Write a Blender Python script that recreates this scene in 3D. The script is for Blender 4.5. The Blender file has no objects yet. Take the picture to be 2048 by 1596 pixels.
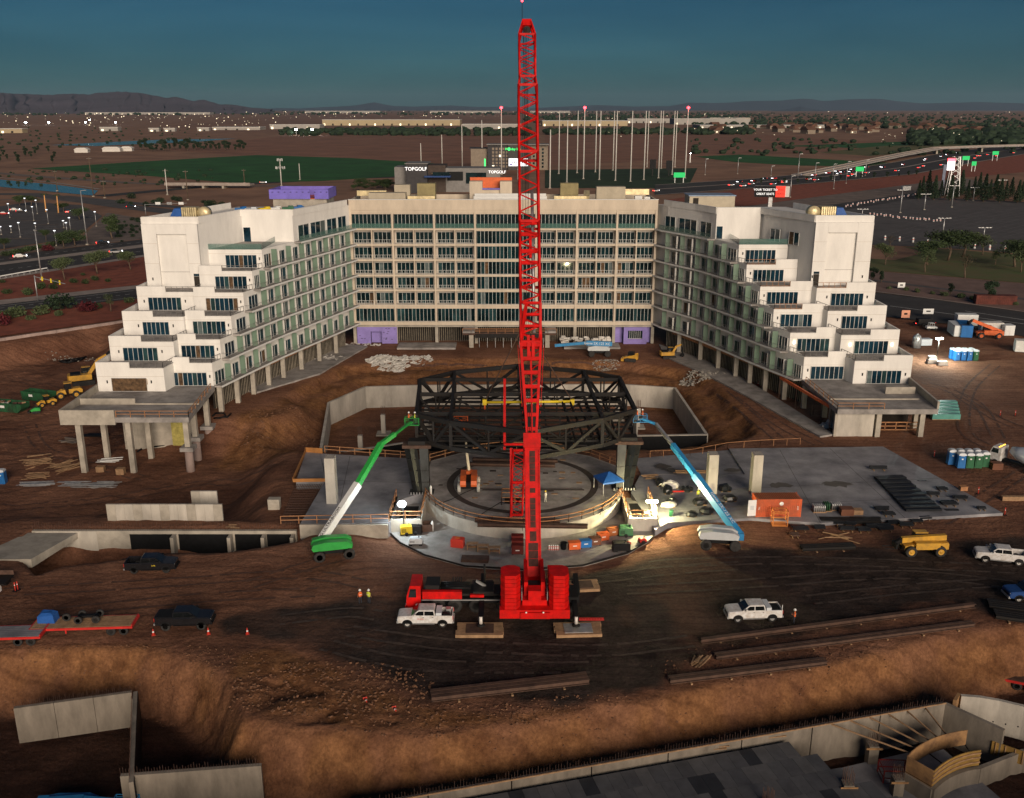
import bpy, bmesh, math, random
import numpy as np
from mathutils import Vector, Matrix
rnd = random.Random(7)
sc = bpy.context.scene
col = sc.collection
PI = math.pi
# ------------------------------------------------------------------ camera
F, CX, CY, H = 1905., 1024., 798., 53.
PIT = math.atan((798-217)/F)
cp, sp = math.cos(PIT), math.sin(PIT)
cam = bpy.data.objects.new('camera', bpy.data.cameras.new('camera')); col.objects.link(cam)
cam.location = (0, 0, H); cam.rotation_euler = (PI/2-PIT, 0, 0)
cam.data.sensor_width = 36; cam.data.lens = 36*F/2048
cam.data.clip_start = 1; cam.data.clip_end = 90000
sc.camera = cam
# ------------------------------------------------------------------ sky, sun, exposure
SUN_AZ, SUN_EL = math.radians(163), math.radians(15)      # azimuth clockwise from +Y (north): behind the camera, a little to the right
w = bpy.data.worlds.new('World'); sc.world = w; w.use_nodes = True
nt = w.node_tree; bg = nt.nodes['Background']
sky = nt.nodes.new('ShaderNodeTexSky'); sky.sky_type = 'NISHITA'; sky.sun_disc = False
sky.sun_elevation = SUN_EL+math.radians(5); sky.sun_rotation = SUN_AZ
sky.air_density = 1.0; sky.dust_density = 0.4; sky.ozone_density = 5.0; sky.altitude = 300
tint = nt.nodes.new('ShaderNodeMix'); tint.data_type = 'RGBA'; tint.blend_type = 'MULTIPLY'; tint.inputs[0].default_value = 1
tint.inputs[7].default_value = (0.14, 0.325, 0.385, 1)
nt.links.new(sky.outputs[0], tint.inputs[6]); tc = nt.nodes.new('ShaderNodeTexCoord'); mpw = nt.nodes.new('ShaderNodeMapping'); mpw.inputs['Scale'].default_value = (2.2, 2.2, 16); nt.links.new(tc.outputs['Generated'], mpw.inputs[0])
cl = nt.nodes.new('ShaderNodeTexNoise'); cl.inputs['Scale'].default_value = 1.6; cl.inputs['Detail'].default_value = 5; cl.inputs['Distortion'].default_value = .6; nt.links.new(mpw.outputs[0], cl.inputs['Vector'])
cr_ = nt.nodes.new('ShaderNodeValToRGB'); cr_.color_ramp.elements[0].position = .35; cr_.color_ramp.elements[1].position = .7; cr_.color_ramp.elements[0].color = (.86,.9,.92,1); cr_.color_ramp.elements[1].color = (1.16,1.1,1.08,1); nt.links.new(cl.outputs['Fac'], cr_.inputs[0])
clm = nt.nodes.new('ShaderNodeMix'); clm.data_type = 'RGBA'; clm.blend_type = 'MULTIPLY'; clm.inputs[0].default_value = 1; nt.links.new(tint.outputs[2], clm.inputs[6]); nt.links.new(cr_.outputs[0], clm.inputs[7]); nt.links.new(clm.outputs[2], bg.inputs[0])
bg.inputs[1].default_value = 0.05
sd = bpy.data.lights.new('sun', 'SUN'); sd.energy = 3.7; sd.angle = math.radians(36); sd.color = (1.0, 0.83, 0.66)
so = bpy.data.objects.new('sun', sd); col.objects.link(so)
sdir = Vector((math.sin(SUN_AZ)*math.cos(SUN_EL), math.cos(SUN_AZ)*math.cos(SUN_EL), math.sin(SUN_EL)))
so.rotation_euler = sdir.to_track_quat('Z', 'Y').to_euler(); so.location = (60, -80, 90)
sc.view_settings.view_transform = 'Standard'; sc.view_settings.look = 'None'; sc.view_settings.gamma = 1
sc.view_settings.use_curve_mapping = False
sc.view_settings.exposure = 0.0
sc.cycles.max_bounces = 5; sc.cycles.diffuse_bounces = 2; sc.cycles.glossy_bounces = 2; sc.cycles.transmission_bounces = 3
sc.cycles.caustics_reflective = False; sc.cycles.caustics_refractive = False
sc.cycles.sample_clamp_indirect = 4
# ------------------------------------------------------------------ helpers
def P(px, py, z=0.):
    a = (px-CX)/F; b = -(py-CY)/F
    dy = cp+b*sp; dz = -sp+b*cp; t = (z-H)/dz
    return Vector((a*t, dy*t, z))
def PY(px, py, Y):
    a = (px-CX)/F; b = -(py-CY)/F
    dy = cp+b*sp; dz = -sp+b*cp; t = Y/dy
    return Vector((a*t, Y, H+dz*t))
def tag(o, label=None, cat=None, group=None, kind=None):
    if label: o['label'] = label
    if cat: o['category'] = cat
    if group: o['group'] = group
    if kind: o['kind'] = kind
    return o
def thing(name, label, cat, loc=(0, 0, 0), rz=0., group=None):
    o = bpy.data.objects.new(name, None); col.objects.link(o); o.empty_display_size = .3
    o.location = loc; o.rotation_euler = (0, 0, rz)
    return tag(o, label, cat, group, 'thing')
def dup(root, loc=None, rz=None, label=None, scale=None, group=None, parent=None):
    r = root.copy(); col.objects.link(r)
    if parent is not None: r.parent = parent
    if loc is not None: r.location = loc
    if rz is not None: r.rotation_euler = (0, 0, rz)
    if scale is not None: r.scale = scale if hasattr(scale, '__len__') else (scale,)*3
    if label: r['label'] = label
    if group: r['group'] = group
    for c in root.children: dup(c, parent=r)
    return r
ORD = 'first second third fourth fifth sixth seventh eighth ninth tenth eleventh twelfth thirteenth fourteenth fifteenth sixteenth seventeenth eighteenth nineteenth twentieth twenty-first twenty-second twenty-third twenty-fourth twenty-fifth twenty-sixth'.split()
class MB:
    def __init__(s): s.v = []; s.f = []; s.m = []; s.s = []; s.mi = 0
    def add(s, vs, fs, sm=False):
        n = len(s.v); s.v += [tuple(p) for p in vs]
        for f in fs: s.f.append(tuple(i+n for i in f)); s.m.append(s.mi); s.s.append(sm)
        return s
    def box(s, x0, x1, y0, y1, z0, z1):
        return s.add([(x0,y0,z0),(x1,y0,z0),(x1,y1,z0),(x0,y1,z0),(x0,y0,z1),(x1,y0,z1),(x1,y1,z1),(x0,y1,z1)],
            [(3,2,1,0),(4,5,6,7),(0,1,5,4),(1,2,6,5),(2,3,7,6),(3,0,4,7)])
    def cb(s, c, d, rz=0, rx=0, ry=0):
        m = Matrix.Rotation(rz,3,'Z') @ Matrix.Rotation(ry,3,'Y') @ Matrix.Rotation(rx,3,'X'); c = Vector(c)
        h = [x/2 for x in d]
        vs = [c+m@Vector((a*h[0],b*h[1],e*h[2])) for e in (-1,1) for a,b in ((-1,-1),(1,-1),(1,1),(-1,1))]
        return s.add(vs, [(3,2,1,0),(4,5,6,7),(0,1,5,4),(1,2,6,5),(2,3,7,6),(3,0,4,7)])
    def bar(s, p, q, w, h=None, w2=None, h2=None, up=(0,0,1)):
        h = h or w; w2 = w2 or w; h2 = h2 or h
        p, q = Vector(p), Vector(q); d = (q-p)
        if d.length < 1e-6: return s
        d.normalize(); u = Vector(up)
        if abs(d.dot(u)) > .98: u = Vector((0,1,0))
        a = d.cross(u).normalized(); b = a.cross(d)
        vs = [o+a*i*ww/2+b*j*hh/2 for o,ww,hh in ((p,w,h),(q,w2,h2)) for i,j in ((-1,-1),(1,-1),(1,1),(-1,1))]
        return s.add(vs, [(3,2,1,0),(4,5,6,7),(0,1,5,4),(1,2,6,5),(2,3,7,6),(3,0,4,7)])
    def tube(s, p, q, r, r2=None, n=8, cap=True):
        r2 = r if r2 is None else r2
        p, q = Vector(p), Vector(q); d = (q-p)
        if d.length < 1e-6: return s
        d.normalize(); u = Vector((0,0,1)) if abs(d.z) < .95 else Vector((0,1,0))
        a = d.cross(u).normalized(); b = a.cross(d)
        vs = [o+(a*math.cos(2*PI*i/n)+b*math.sin(2*PI*i/n))*rr for o,rr in ((p,r),(q,r2)) for i in range(n)]
        s.add(vs, [(i,(i+1)%n,n+(i+1)%n,n+i) for i in range(n)], n > 5)
        if cap: s.add([], [])
        if cap:
            k = len(s.v)-2*n
            s.f.append(tuple(k+i for i in range(n-1,-1,-1))); s.f.append(tuple(k+n+i for i in range(n)))
            s.m += [s.mi]*2; s.s += [False]*2
        return s
    def path(s, pts, r, n=6):
        for a,b in zip(pts, pts[1:]): s.tube(a, b, r, n=n)
        return s
    def prism(s, poly, z0, z1):
        n = len(poly); A = sum(poly[i][0]*poly[(i+1)%n][1]-poly[(i+1)%n][0]*poly[i][1] for i in range(n))
        if A < 0: poly = poly[::-1]
        zz = lambda z,i: z[i] if hasattr(z,'__len__') else z
        vs = [(p[0],p[1],z0) for p in poly]+[(p[0],p[1],z1) for p in poly]
        return s.add(vs, [tuple(range(n-1,-1,-1)), tuple(range(n,2*n))]+[(i,(i+1)%n,n+(i+1)%n,n+i) for i in range(n)])
    def xz(s, prof, y0, y1):        # profile in x,z extruded along y
        n = len(prof); A = sum(prof[i][0]*prof[(i+1)%n][1]-prof[(i+1)%n][0]*prof[i][1] for i in range(n))
        if A < 0: prof = prof[::-1]
        vs = [(p[0],y0,p[1]) for p in prof]+[(p[0],y1,p[1]) for p in prof]
        return s.add(vs, [tuple(range(n)), tuple(range(2*n-1,n-1,-1))]+[(i,n+i,n+(i+1)%n,(i+1)%n) for i in range(n)])
    def loft(s, secs, sm=False, cap=True):   # equal-length point rings
        n = len(secs[0]); k = len(s.v)
        vs = [p for r in secs for p in r]; fs = []
        for j in range(len(secs)-1):
            fs += [(j*n+i, j*n+(i+1)%n, (j+1)*n+(i+1)%n, (j+1)*n+i) for i in range(n)]
        s.add(vs, fs, sm)
        if cap:
            s.f.append(tuple(k+i for i in range(n-1,-1,-1))); s.f.append(tuple(k+(len(secs)-1)*n+i for i in range(n)))
            s.m += [s.mi]*2; s.s += [False]*2
        return s
    def lathe(s, prof, c=(0,0,0), n=16, ax='z'):
        rs = []
        for r,h in prof:
            ring = []
            for i in range(n):
                a = 2*PI*i/n; x,y = r*math.cos(a), r*math.sin(a)
                ring.append((c[0]+x,c[1]+y,c[2]+h) if ax=='z' else (c[0]+x,c[1]+h,c[2]+y))
            rs.append(ring)
        return s.loft(rs, True)
    def quad(s, a, b, c, d): return s.add([a,b,c,d], [(0,1,2,3)])
    def build(s, name, mat, parent=None, world=False, label=None):
        me = bpy.data.meshes.new(name)
        vs = s.v
        if world and parent is not None:
            L = parent.matrix_basis.translation; vs = [(a-L[0],b-L[1],c-L[2]) for a,b,c in vs]
        me.from_pydata(vs, [], s.f)
        for m in (mat if isinstance(mat,(list,tuple)) else [mat]): me.materials.append(m)
        if len(me.polygons) == len(s.m):
            me.polygons.foreach_set('material_index', s.m); me.polygons.foreach_set('use_smooth', s.s)
        me.update()
        o = bpy.data.objects.new(name, me); col.objects.link(o)
        if parent is not None: o.parent = parent
        if label: o['label'] = label
        return o
def B(name, mat, parent, *boxes, world=False):
    m = MB()
    for b in boxes: m.box(*b)
    return m.build(name, mat, parent, world)
def share(o, name, parent, loc=(0,0,0), rz=0., scale=None):   # another object on the same mesh
    c = bpy.data.objects.new(name, o.data); col.objects.link(c); c.parent = parent; c.location = loc; c.rotation_euler = (0,0,rz)
    if scale: c.scale = scale
    return c
# ------------------------------------------------------------------ materials
MT = {}
def mat(name, rgb, rough=.75, metal=0., var=.18, scale=.6, bump=0., emit=0., ecol=None, spec=.4, stain=None, alpha=1., streak=0.):
    m = bpy.data.materials.new(name); m.use_nodes = True; t = m.node_tree; N, Lk = t.nodes, t.links
    b = N['Principled BSDF']; b.inputs['Roughness'].default_value = rough; b.inputs['Metallic'].default_value = metal
    b.inputs['Specular IOR Level'].default_value = spec
    MT[name] = m; rgb = tuple(rgb)
    m.diffuse_color = rgb+(1,)
    if emit:
        b.inputs['Emission Color'].default_value = (ecol or rgb)+(1,); b.inputs['Emission Strength'].default_value = emit
    if alpha < 1: b.inputs['Alpha'].default_value = alpha
    if var <= 0: b.inputs['Base Color'].default_value = rgb+(1,); return m
    g = N.new('ShaderNodeNewGeometry')
    n1 = N.new('ShaderNodeTexNoise'); n1.inputs['Scale'].default_value = scale; n1.inputs['Detail'].default_value = 6; n1.inputs['Roughness'].default_value = .65
    src = g.outputs['Position']
    if streak:
        mp = N.new('ShaderNodeMapping'); mp.inputs['Scale'].default_value = (1,1,streak); Lk.new(src, mp.inputs[0]); Lk.new(mp.outputs[0], n1.inputs['Vector'])
    else: Lk.new(src, n1.inputs['Vector'])
    r = N.new('ShaderNodeValToRGB'); r.color_ramp.elements[0].position = .3; r.color_ramp.elements[1].position = .7
    lo = stain or tuple(c*(1-var*1.6) for c in rgb); hi = tuple(min(1,c*(1+var)) for c in rgb)
    r.color_ramp.elements[0].color = lo+(1,); r.color_ramp.elements[1].color = hi+(1,)
    Lk.new(n1.outputs['Fac'], r.inputs[0]); Lk.new(r.outputs[0], b.inputs['Base Color'])
    if bump:
        n2 = N.new('ShaderNodeTexNoise'); n2.inputs['Scale'].default_value = scale*7; n2.inputs['Detail'].default_value = 5
        Lk.new(src, n2.inputs['Vector'])
        bp = N.new('ShaderNodeBump'); bp.inputs['Strength'].default_value = bump; bp.inputs['Distance'].default_value = .15
        Lk.new(n2.outputs['Fac'], bp.inputs['Height']); Lk.new(bp.outputs[0], b.inputs['Normal'])
    return m
stucco = mat('stucco', (.80,.775,.73), .85, var=.07, scale=.5, bump=.05, streak=.3)
stuccom = mat('stucco_tan', (.60,.51,.40), .85, var=.1, scale=.5, streak=.3)
stucco_g = mat('stucco_grey', (.56,.50,.43), .85, var=.06, scale=.35)
slabc = mat('slab_concrete', (.32,.295,.275), .8, var=.35, scale=.35, bump=.12, stain=(.17,.155,.145))
railm = mat('grey_rail', (.17,.16,.15), .6, var=.15, scale=2)
deckc = mat('deck_concrete', (.25,.245,.255), .6, var=.5, scale=.16, bump=.12, stain=(.10,.10,.115))
conc = mat('concrete', (.40,.36,.30), .85, var=.2, scale=.5, bump=.15)
concl = mat('concrete_light', (.48,.44,.38), .85, var=.2, scale=.4, bump=.15, streak=.35)
wallc = mat('shotcrete', (.36,.27,.24), .9, var=.22, scale=.3, bump=.3, streak=.6)
white = mat('white_paint', (.72,.72,.70), .45, var=.05, scale=1.5)
whitecar = mat('white_car_paint', (.70,.70,.70), .28, var=.1, scale=2.5, spec=.6, stain=(.5,.45,.4))
blackcar = mat('black_car_paint', (.012,.012,.014), .2, var=.1, scale=2, spec=.7)
bluecar = mat('blue_car_paint', (.02,.06,.2), .25, var=.1, scale=2, spec=.6)
black = mat('black_plastic', (.008,.008,.009), .6, var=.3, scale=2, spec=.2)
rubber = mat('rubber', (.03,.028,.027), .85, var=.35, scale=3)
rim = mat('wheel_rim', (.55,.53,.5), .45, metal=.3, var=.15, scale=3)
steelblk = mat('black_steel', (.012,.0125,.014), .6, var=.3, scale=.8, stain=(.02,.015,.011), spec=.2)
steelcol = mat('column_steel', (.03,.032,.03), .4, var=.35, scale=.7, metal=.2)
rusty = mat('rusty_steel', (.09,.05,.035), .8, var=.3, scale=1.2)
galv = mat('galvanised', (.5,.5,.5), .4, metal=.6, var=.2, scale=1.5)
alum = mat('aluminium', (.62,.62,.6), .5, metal=.2, var=.08, scale=2)
craner = mat('crane_red', (.66,.006,.005), .5, var=.18, scale=.9, spec=.18, stain=(.36,.008,.006))
craned = mat('crane_deck', (.07,.022,.016), .8, var=.3, scale=2)
red = mat('red_paint', (.55,.03,.025), .45, var=.15, scale=1)
redor = mat('red_orange_plastic', (.62,.05,.03), .5, var=.1, scale=1)
orange = mat('orange_paint', (.68,.13,.03), .5, var=.15, scale=1)
contor = mat('container_orange', (.62,.11,.03), .55, var=.2, scale=.8, stain=(.36,.09,.04))
yellow = mat('plant_yellow', (.62,.33,.03), .45, var=.18, scale=.8, stain=(.36,.2,.04))
yellowb = mat('bright_yellow', (.75,.55,.03), .45, var=.1, scale=.8)
green = mat('lift_green', (.03,.34,.06), .4, var=.15, scale=.8)
green2 = mat('bin_green', (.015,.09,.035), .6, var=.3, scale=.8, stain=(.02,.04,.02))
blue = mat('lift_blue', (.03,.22,.46), .4, var=.12, scale=.8)
bluep = mat('plastic_blue', (.02,.15,.42), .45, var=.12, scale=1)
greenp = mat('plastic_green', (.02,.12,.05), .45, var=.15, scale=1)
greyp = mat('pale_plastic', (.6,.63,.66), .45, var=.06, scale=1)
tarp = mat('blue_tarp', (.02,.10,.36), .5, var=.15, scale=1.5)
wood = mat('timber', (.36,.22,.12), .8, var=.25, scale=1.5, bump=.1)
woodo = mat('timber_orange', (.42,.20,.09), .75, var=.2, scale=1.5)
woodp = mat('plywood_form', (.34,.19,.08), .7, var=.25, scale=1, stain=(.16,.09,.05))
glass = mat('window_glass', (.006,.022,.026), .05, var=.5, scale=.25, spec=.5)
glassb = mat('window_glass_blue', (.006,.03,.05), .05, var=.5, scale=.3, spec=.5)
glassg = mat('green_glass_panel', (.16,.235,.175), .2, var=.1, scale=.3, spec=.6)
glassr = mat('glass_balustrade', (.12,.26,.22), .08, var=.1, scale=.5, spec=.6, alpha=.35)
carglass = mat('vehicle_glass', (.015,.018,.02), .05, var=.2, scale=2, spec=.8)
purple = mat('purple_sheathing', (.28,.22,.55), .7, var=.12, scale=.6)
purpleb = mat('roof_purple_sheathing', (.20,.16,.60), .7, var=.12, scale=.6)
ducty = mat('foil_duct', (.75,.62,.36), .4, metal=.4, var=.25, scale=1.2)
beige = mat('beige_metal', (.46,.40,.30), .7, var=.1, scale=.6)
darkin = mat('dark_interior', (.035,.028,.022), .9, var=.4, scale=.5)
studs = mat('metal_studs', (.30,.26,.2), .6, var=.25, scale=1.5)
asphalt = mat('asphalt', (.052,.048,.047), .9, var=.25, scale=.12, bump=.05)
asphaltl = mat('asphalt_worn', (.10,.092,.09), .9, var=.2, scale=.12)
paintw = mat('road_paint', (.55,.55,.52), .7, var=.2, scale=.5)
kerbm = mat('kerb_concrete', (.36,.30,.26), .85, var=.15, scale=.3)
redgrav = mat('red_gravel', (.28,.08,.045), .95, var=.25, scale=.25, bump=.2)
desert = mat('desert_soil', (.30,.165,.10), .95, var=.25, scale=.02, stain=(.17,.09,.055))
desertg = mat('grey_gravel', (.2,.15,.125), .95, var=.25, scale=.15, stain=(.11,.09,.075))
ploughed = mat('ploughed_field', (.27,.13,.08), .95, var=.2, scale=.02)
grassd = mat('crop_green', (.022,.11,.022), .9, var=.3, scale=.03, stain=(.014,.065,.014))
grassy = mat('dry_grass', (.15,.12,.045), .95, var=.3, scale=.06, stain=(.05,.07,.025))
lawn = mat('lawn', (.06,.085,.025), .95, var=.35, scale=.12, stain=(.13,.10,.045))
waterm = mat('canal_water', (.03,.10,.14), .12, var=.1, scale=.05, spec=.8)
skin = mat('skin', (.35,.2,.13), .6, var=.1, scale=5)
jeans = mat('work_trousers', (.03,.035,.05), .85, var=.2, scale=5)
vesty = mat('vest_lime', (.55,.62,.05), .7, var=.1, scale=5)
vesto = mat('vest_orange', (.75,.14,.03), .7, var=.1, scale=5)
hatw = mat('hat_white', (.8,.8,.78), .4, var=.02, scale=5)
bark = mat('bark', (.13,.09,.06), .9, var=.3, scale=2)
leaf1 = mat('leaf_mesquite', (.05,.075,.025), .8, var=.35, scale=1.2, stain=(.02,.035,.012))
leaf2 = mat('leaf_palo_verde', (.085,.11,.045), .8, var=.3, scale=1.2, stain=(.035,.05,.02))
leaf3 = mat('leaf_dark', (.022,.042,.018), .85, var=.35, scale=.6, stain=(.01,.02,.01))
leafr = mat('leaf_bougainvillea', (.10,.012,.018), .8, var=.35, scale=2)
concdust = mat('insulation_white', (.66,.63,.58), .8, var=.1, scale=1.5)
rubblem = mat('concrete_rubble', (.34,.31,.27), .9, var=.3, scale=2)
def lamp(name, rgb, e): return mat(name, rgb, var=0, emit=e, ecol=rgb)
lampw = lamp('lamp_white', (.82,.95,1.), 60); lampy = lamp('lamp_warm', (1.,.85,.5), 12); lampr = lamp('lamp_red', (1.,.03,.04), 14)
farl = lamp('far_lamp', (1.,.86,.6), 1.6); headl = lamp('head_lamp', (.95,.97,1.), 6); taill = lamp('tail_lamp', (1.,.04,.03), 5)
signg = lamp('sign_green', (.02,.45,.12), .7); amber = lamp('lamp_amber', (1.,.45,.05), 6)
# ------------------------------------------------------------------ terrain
_rs = np.random.RandomState(3); _lat = _rs.rand(256, 256)
def vnoise(x, y, s):
    x = np.asarray(x)*s+37.3; y = np.asarray(y)*s+11.7
    xi = np.floor(x).astype(int); yi = np.floor(y).astype(int); fx = x-xi; fy = y-yi
    fx = fx*fx*(3-2*fx); fy = fy*fy*(3-2*fy)
    a = _lat[xi%256, yi%256]; b = _lat[(xi+1)%256, yi%256]; c = _lat[xi%256, (yi+1)%256]; d = _lat[(xi+1)%256, (yi+1)%256]
    return (a*(1-fx)+b*fx)*(1-fy)+(c*(1-fx)+d*fx)*fy
def sdp(x, y, poly):           # distance to the polygon, positive inside
    x = np.asarray(x, float); y = np.asarray(y, float)
    d = np.full(x.shape, 1e9); ins = np.zeros(x.shape, bool); n = len(poly)
    for i in range(n):
        ax, ay = poly[i][:2]; bx, by = poly[(i+1)%n][:2]
        ex, ey = bx-ax, by-ay; t = np.clip(((x-ax)*ex+(y-ay)*ey)/(ex*ex+ey*ey), 0, 1)
        d = np.minimum(d, (x-ax-t*ex)**2+(y-ay-t*ey)**2)
        c = ((ay > y) != (by > y)); 
        with np.errstate(divide='ignore', invalid='ignore'):
            ins ^= c & (x < (bx-ax)*(y-ay)/(by-ay if by != ay else 1e-9)+ax)
    d = np.sqrt(d); return np.where(ins, d, -d)
def sst(t): t = np.clip(t, 0, 1); return t*t*(3-2*t)
WALLPIT = [(-31.9,148.5),(-35.9,178),(-30.4,189.2),(-19.7,190.3),(22.5,191.1),(33.6,188.5),(34.4,159.1),(14.6,158.1),(-16,156)]
EXC = [(-44,172),(-42,186),(-36.5,199),(-22,204),(0,205.5),(24,202.5),(35,197),(41.5,187),(42.5,170),(42,154),(33,147.5),(18,145.5),(-16,145),(-34,145),(-50,151),(-49,165)]
LOW = [(-150,190),(-122,221),(-103,239),(-92,228),(-80,205),(-70,180),(-61,166),(-52,163),(-46,166),(-43,160),(-36,152),(-34,118.5),(-64,118.8),(-150,104)]
TRENCH = [tuple(P(*p,0)[:2]) for p in ((70,1150),(130,1128),(330,1106),(470,1100),(600,1082),(640,1063),(590,1050),(60,1056),(20,1100))]
FPIT = [tuple(P(*p,0)[:2]) for p in ((-260,1300),(0,1298),(150,1287),(290,1288),(400,1318),(462,1372),(484,1428),(560,1440),(660,1452),(760,1462),(880,1462),(1030,1445),(1200,1412),(1330,1384),(1600,1338),(1850,1275),(2100,1240),(2500,1225))]+[(130,30),(-130,30)]
BERM = [tuple(P(*p,0)[:2]) for p in ((470,1300),(560,1285),(640,1312),(720,1345),(850,1405),(1000,1418),(1180,1400),(1330,1370),(1330,1392),(1030,1452),(760,1470),(560,1448),(490,1430),(440,1350))]
APRON = [tuple(P(*p,0)[:2]) for p in ((778,1065),(830,1108),(920,1132),(1050,1140),(1170,1130),(1260,1105),(1320,1062),(1310,1000),(800,1000))]
DARK = [tuple(P(*p,0)[:2]) for p in ((430,1245),(560,1215),(700,1190),(800,1200),(960,1170),(1150,1142),(1300,1112),(1480,1095),(1700,1098),(1900,1082),(2300,1060),(2300,1300),(1900,1205),(1640,1250),(1400,1310),(1330,1385),(850,1400),(700,1330),(600,1285))]
PADS = [[(-75,160),(-71,184),(-60,222),(-36.5,222),(-36.5,216),(-45,195),(-50,175),(-54,150)],[(74,165),(71,188),(60,222),(33,222),(33,216),(42,200),(48,185),(54,150),(72,150)]]
def hz(x, y):
    x = np.atleast_1d(np.asarray(x, float)); y = np.atleast_1d(np.asarray(y, float))
    w1 = (vnoise(x,y,.12)-.5)*4.5+(vnoise(x,y,.35)-.5)*1.8
    h = np.zeros(x.shape)
    dl = sdp(x,y,LOW); h = np.minimum(h, -4.6*sst((dl+w1*.5)/9.))
    de = sdp(x,y,EXC)+w1*.45
    h = np.minimum(h, -1.5*sst(de/2.2)-3.2*sst((de-4.5)/6.))
    h = np.where(sdp(x,y,WALLPIT) > -.35, -6.5, h)
    lump = sst(1-(((x+44)/7.)**2+((y-168)/9.)**2))
    h = h+lump*2.2
    h = np.minimum(h, -4.2*sst((sdp(x,y,TRENCH)+w1*.15)/2.2))
    df = sdp(x,y,FPIT)+w1*.22
    rill = (vnoise(x*1.0,y*.35,2.1)-.5)*.55+(vnoise(x,y,.9)-.5)*.7
    h = np.minimum(h, -1.2*sst((df+rill*.6)/1.1)-4.4*sst((df-.5+rill)/2.9))
    db = sdp(x,y,BERM)
    h = h+sst(db/2.0)*((vnoise(x,y,.5)-.35)*1.7+(vnoise(x,y,1.3)-.5)*.8)
    h = np.minimum(h, np.where(sdp(x,y,APRON) > -5, -.62*sst((sdp(x,y,APRON)+5)/5), 0)) if True else h
    edge = np.minimum.reduce([x+139, 139-x, y-56, 261-y]); e = sst(edge/6.)
    act = sst((np.maximum.reduce([df, de, dl])+2)/4.)
    n = -.10*vnoise(x,y,.6)-.07*vnoise(x,y,1.4)-act*(.35*vnoise(x,y,.45)+.26*vnoise(x,y,1.1)+.12*vnoise(x,y,2.1))
    h = h+n*e-.02
    return h*e
def hz1(x, y): return float(hz(x, y)[0])
def G(px, py, dz=0.):          # where the line of sight through a photo point meets the terrain
    z = 0.
    for _ in range(14):
        p = P(px, py, z)
        if abs(p.x) > 139 or p.y > 261: return P(px, py, 0)
        z = .6*hz1(p.x, p.y)+.4*z
    p = P(px, py, z); p.z = hz1(p.x, p.y)+dz; return p
gx = np.linspace(-139, 139, 480); gy = np.concatenate([np.arange(56, 104, .42), np.linspace(104, 261, 225)]); nx, ny = len(gx), len(gy)
XX, YY = np.meshgrid(gx, gy); fx_, fy_ = XX.ravel(), YY.ravel(); HH = hz(fx_, fy_)
vs = np.stack([fx_, fy_, HH], 1)
idx = np.arange(nx*ny).reshape(ny, nx)
fs = np.stack([idx[:-1,:-1].ravel(), idx[:-1,1:].ravel(), idx[1:,1:].ravel(), idx[1:,:-1].ravel()], 1)
me = bpy.data.meshes.new('ground'); me.from_pydata(vs.tolist(), [], fs.tolist())
me.polygons.foreach_set('use_smooth', [True]*len(me.polygons))
nz = (vnoise(fx_,fy_,.15)-.5)*7+(vnoise(fx_,fy_,.6)-.5)*3
zd = sst((sdp(fx_,fy_,DARK)+nz*.45)/2.0+.5)*(.72+.28*sst((vnoise(fx_,fy_,.09)*.6+vnoise(fx_,fy_,.3)*.4-.28)/.22))
pf = sdp(fx_,fy_,FPIT)
zo = np.clip(np.maximum(sst((pf+1)/2.)*sst((3.8-pf)/2.2), sst((sdp(fx_,fy_,EXC)+2)/3)*sst((12-sdp(fx_,fy_,EXC))/6)), 0, 1)  # orange bank soil, kept to the pit crest to paint its sunlit top
zo = np.maximum(zo, sst(sdp(fx_,fy_,BERM)/1.5))*(.5+.5*sst((vnoise(fx_,fy_,.22)*.6+vnoise(fx_,fy_,.7)*.4-.3)/.3))
zp = sst((pf-2.2)/2.)  # brown pit soil, painted darker for the toe shade and edge vignette
ca = me.color_attributes.new('zone', 'FLOAT_COLOR', 'POINT')
ca.data.foreach_set('color', np.stack([zd*(1-zo), zo, zp, np.ones_like(zd)], 1).astype(np.float32).ravel())
gm = bpy.data.materials.new('site_soil'); gm.use_nodes = True; t = gm.node_tree; N, Lk = t.nodes, t.links
b = N['Principled BSDF']; b.inputs['Roughness'].default_value = .95; b.inputs['Specular IOR Level'].default_value = .15
geo = N.new('ShaderNodeNewGeometry'); at = N.new('ShaderNodeAttribute'); at.attribute_name = 'zone'
sep = N.new('ShaderNodeSeparateColor'); Lk.new(at.outputs['Color'], sep.inputs[0])
def nz_(scale, det, stretch=None):
    n = N.new('ShaderNodeTexNoise'); n.inputs['Scale'].default_value = scale; n.inputs['Detail'].default_value = det; n.inputs['Roughness'].default_value = .68
    if stretch:
        mp = N.new('ShaderNodeMapping'); mp.inputs['Scale'].default_value = stretch; Lk.new(geo.outputs['Position'], mp.inputs[0]); Lk.new(mp.outputs[0], n.inputs['Vector'])
    else: Lk.new(geo.outputs['Position'], n.inputs['Vector'])
    return n.outputs['Fac']
def ramp(fac, a, b_, p0=.3, p1=.7):
    r = N.new('ShaderNodeValToRGB'); r.color_ramp.elements[0].position = p0; r.color_ramp.elements[1].position = p1
    r.color_ramp.elements[0].color = a+(1,); r.color_ramp.elements[1].color = b_+(1,); Lk.new(fac, r.inputs[0]); return r.outputs[0]
def mixc(f, a, b_, mode='MIX'):
    m = N.new('ShaderNodeMix'); m.data_type = 'RGBA'; m.blend_type = mode
    if hasattr(f,'links'): Lk.new(f, m.inputs[0])
    else: m.inputs[0].default_value = f
    Lk.new(a, m.inputs[6]); Lk.new(b_, m.inputs[7]); return m.outputs[2]
dirt = ramp(nz_(.06, 10), (.13,.058,.036), (.33,.165,.10), .33, .66)
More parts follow.
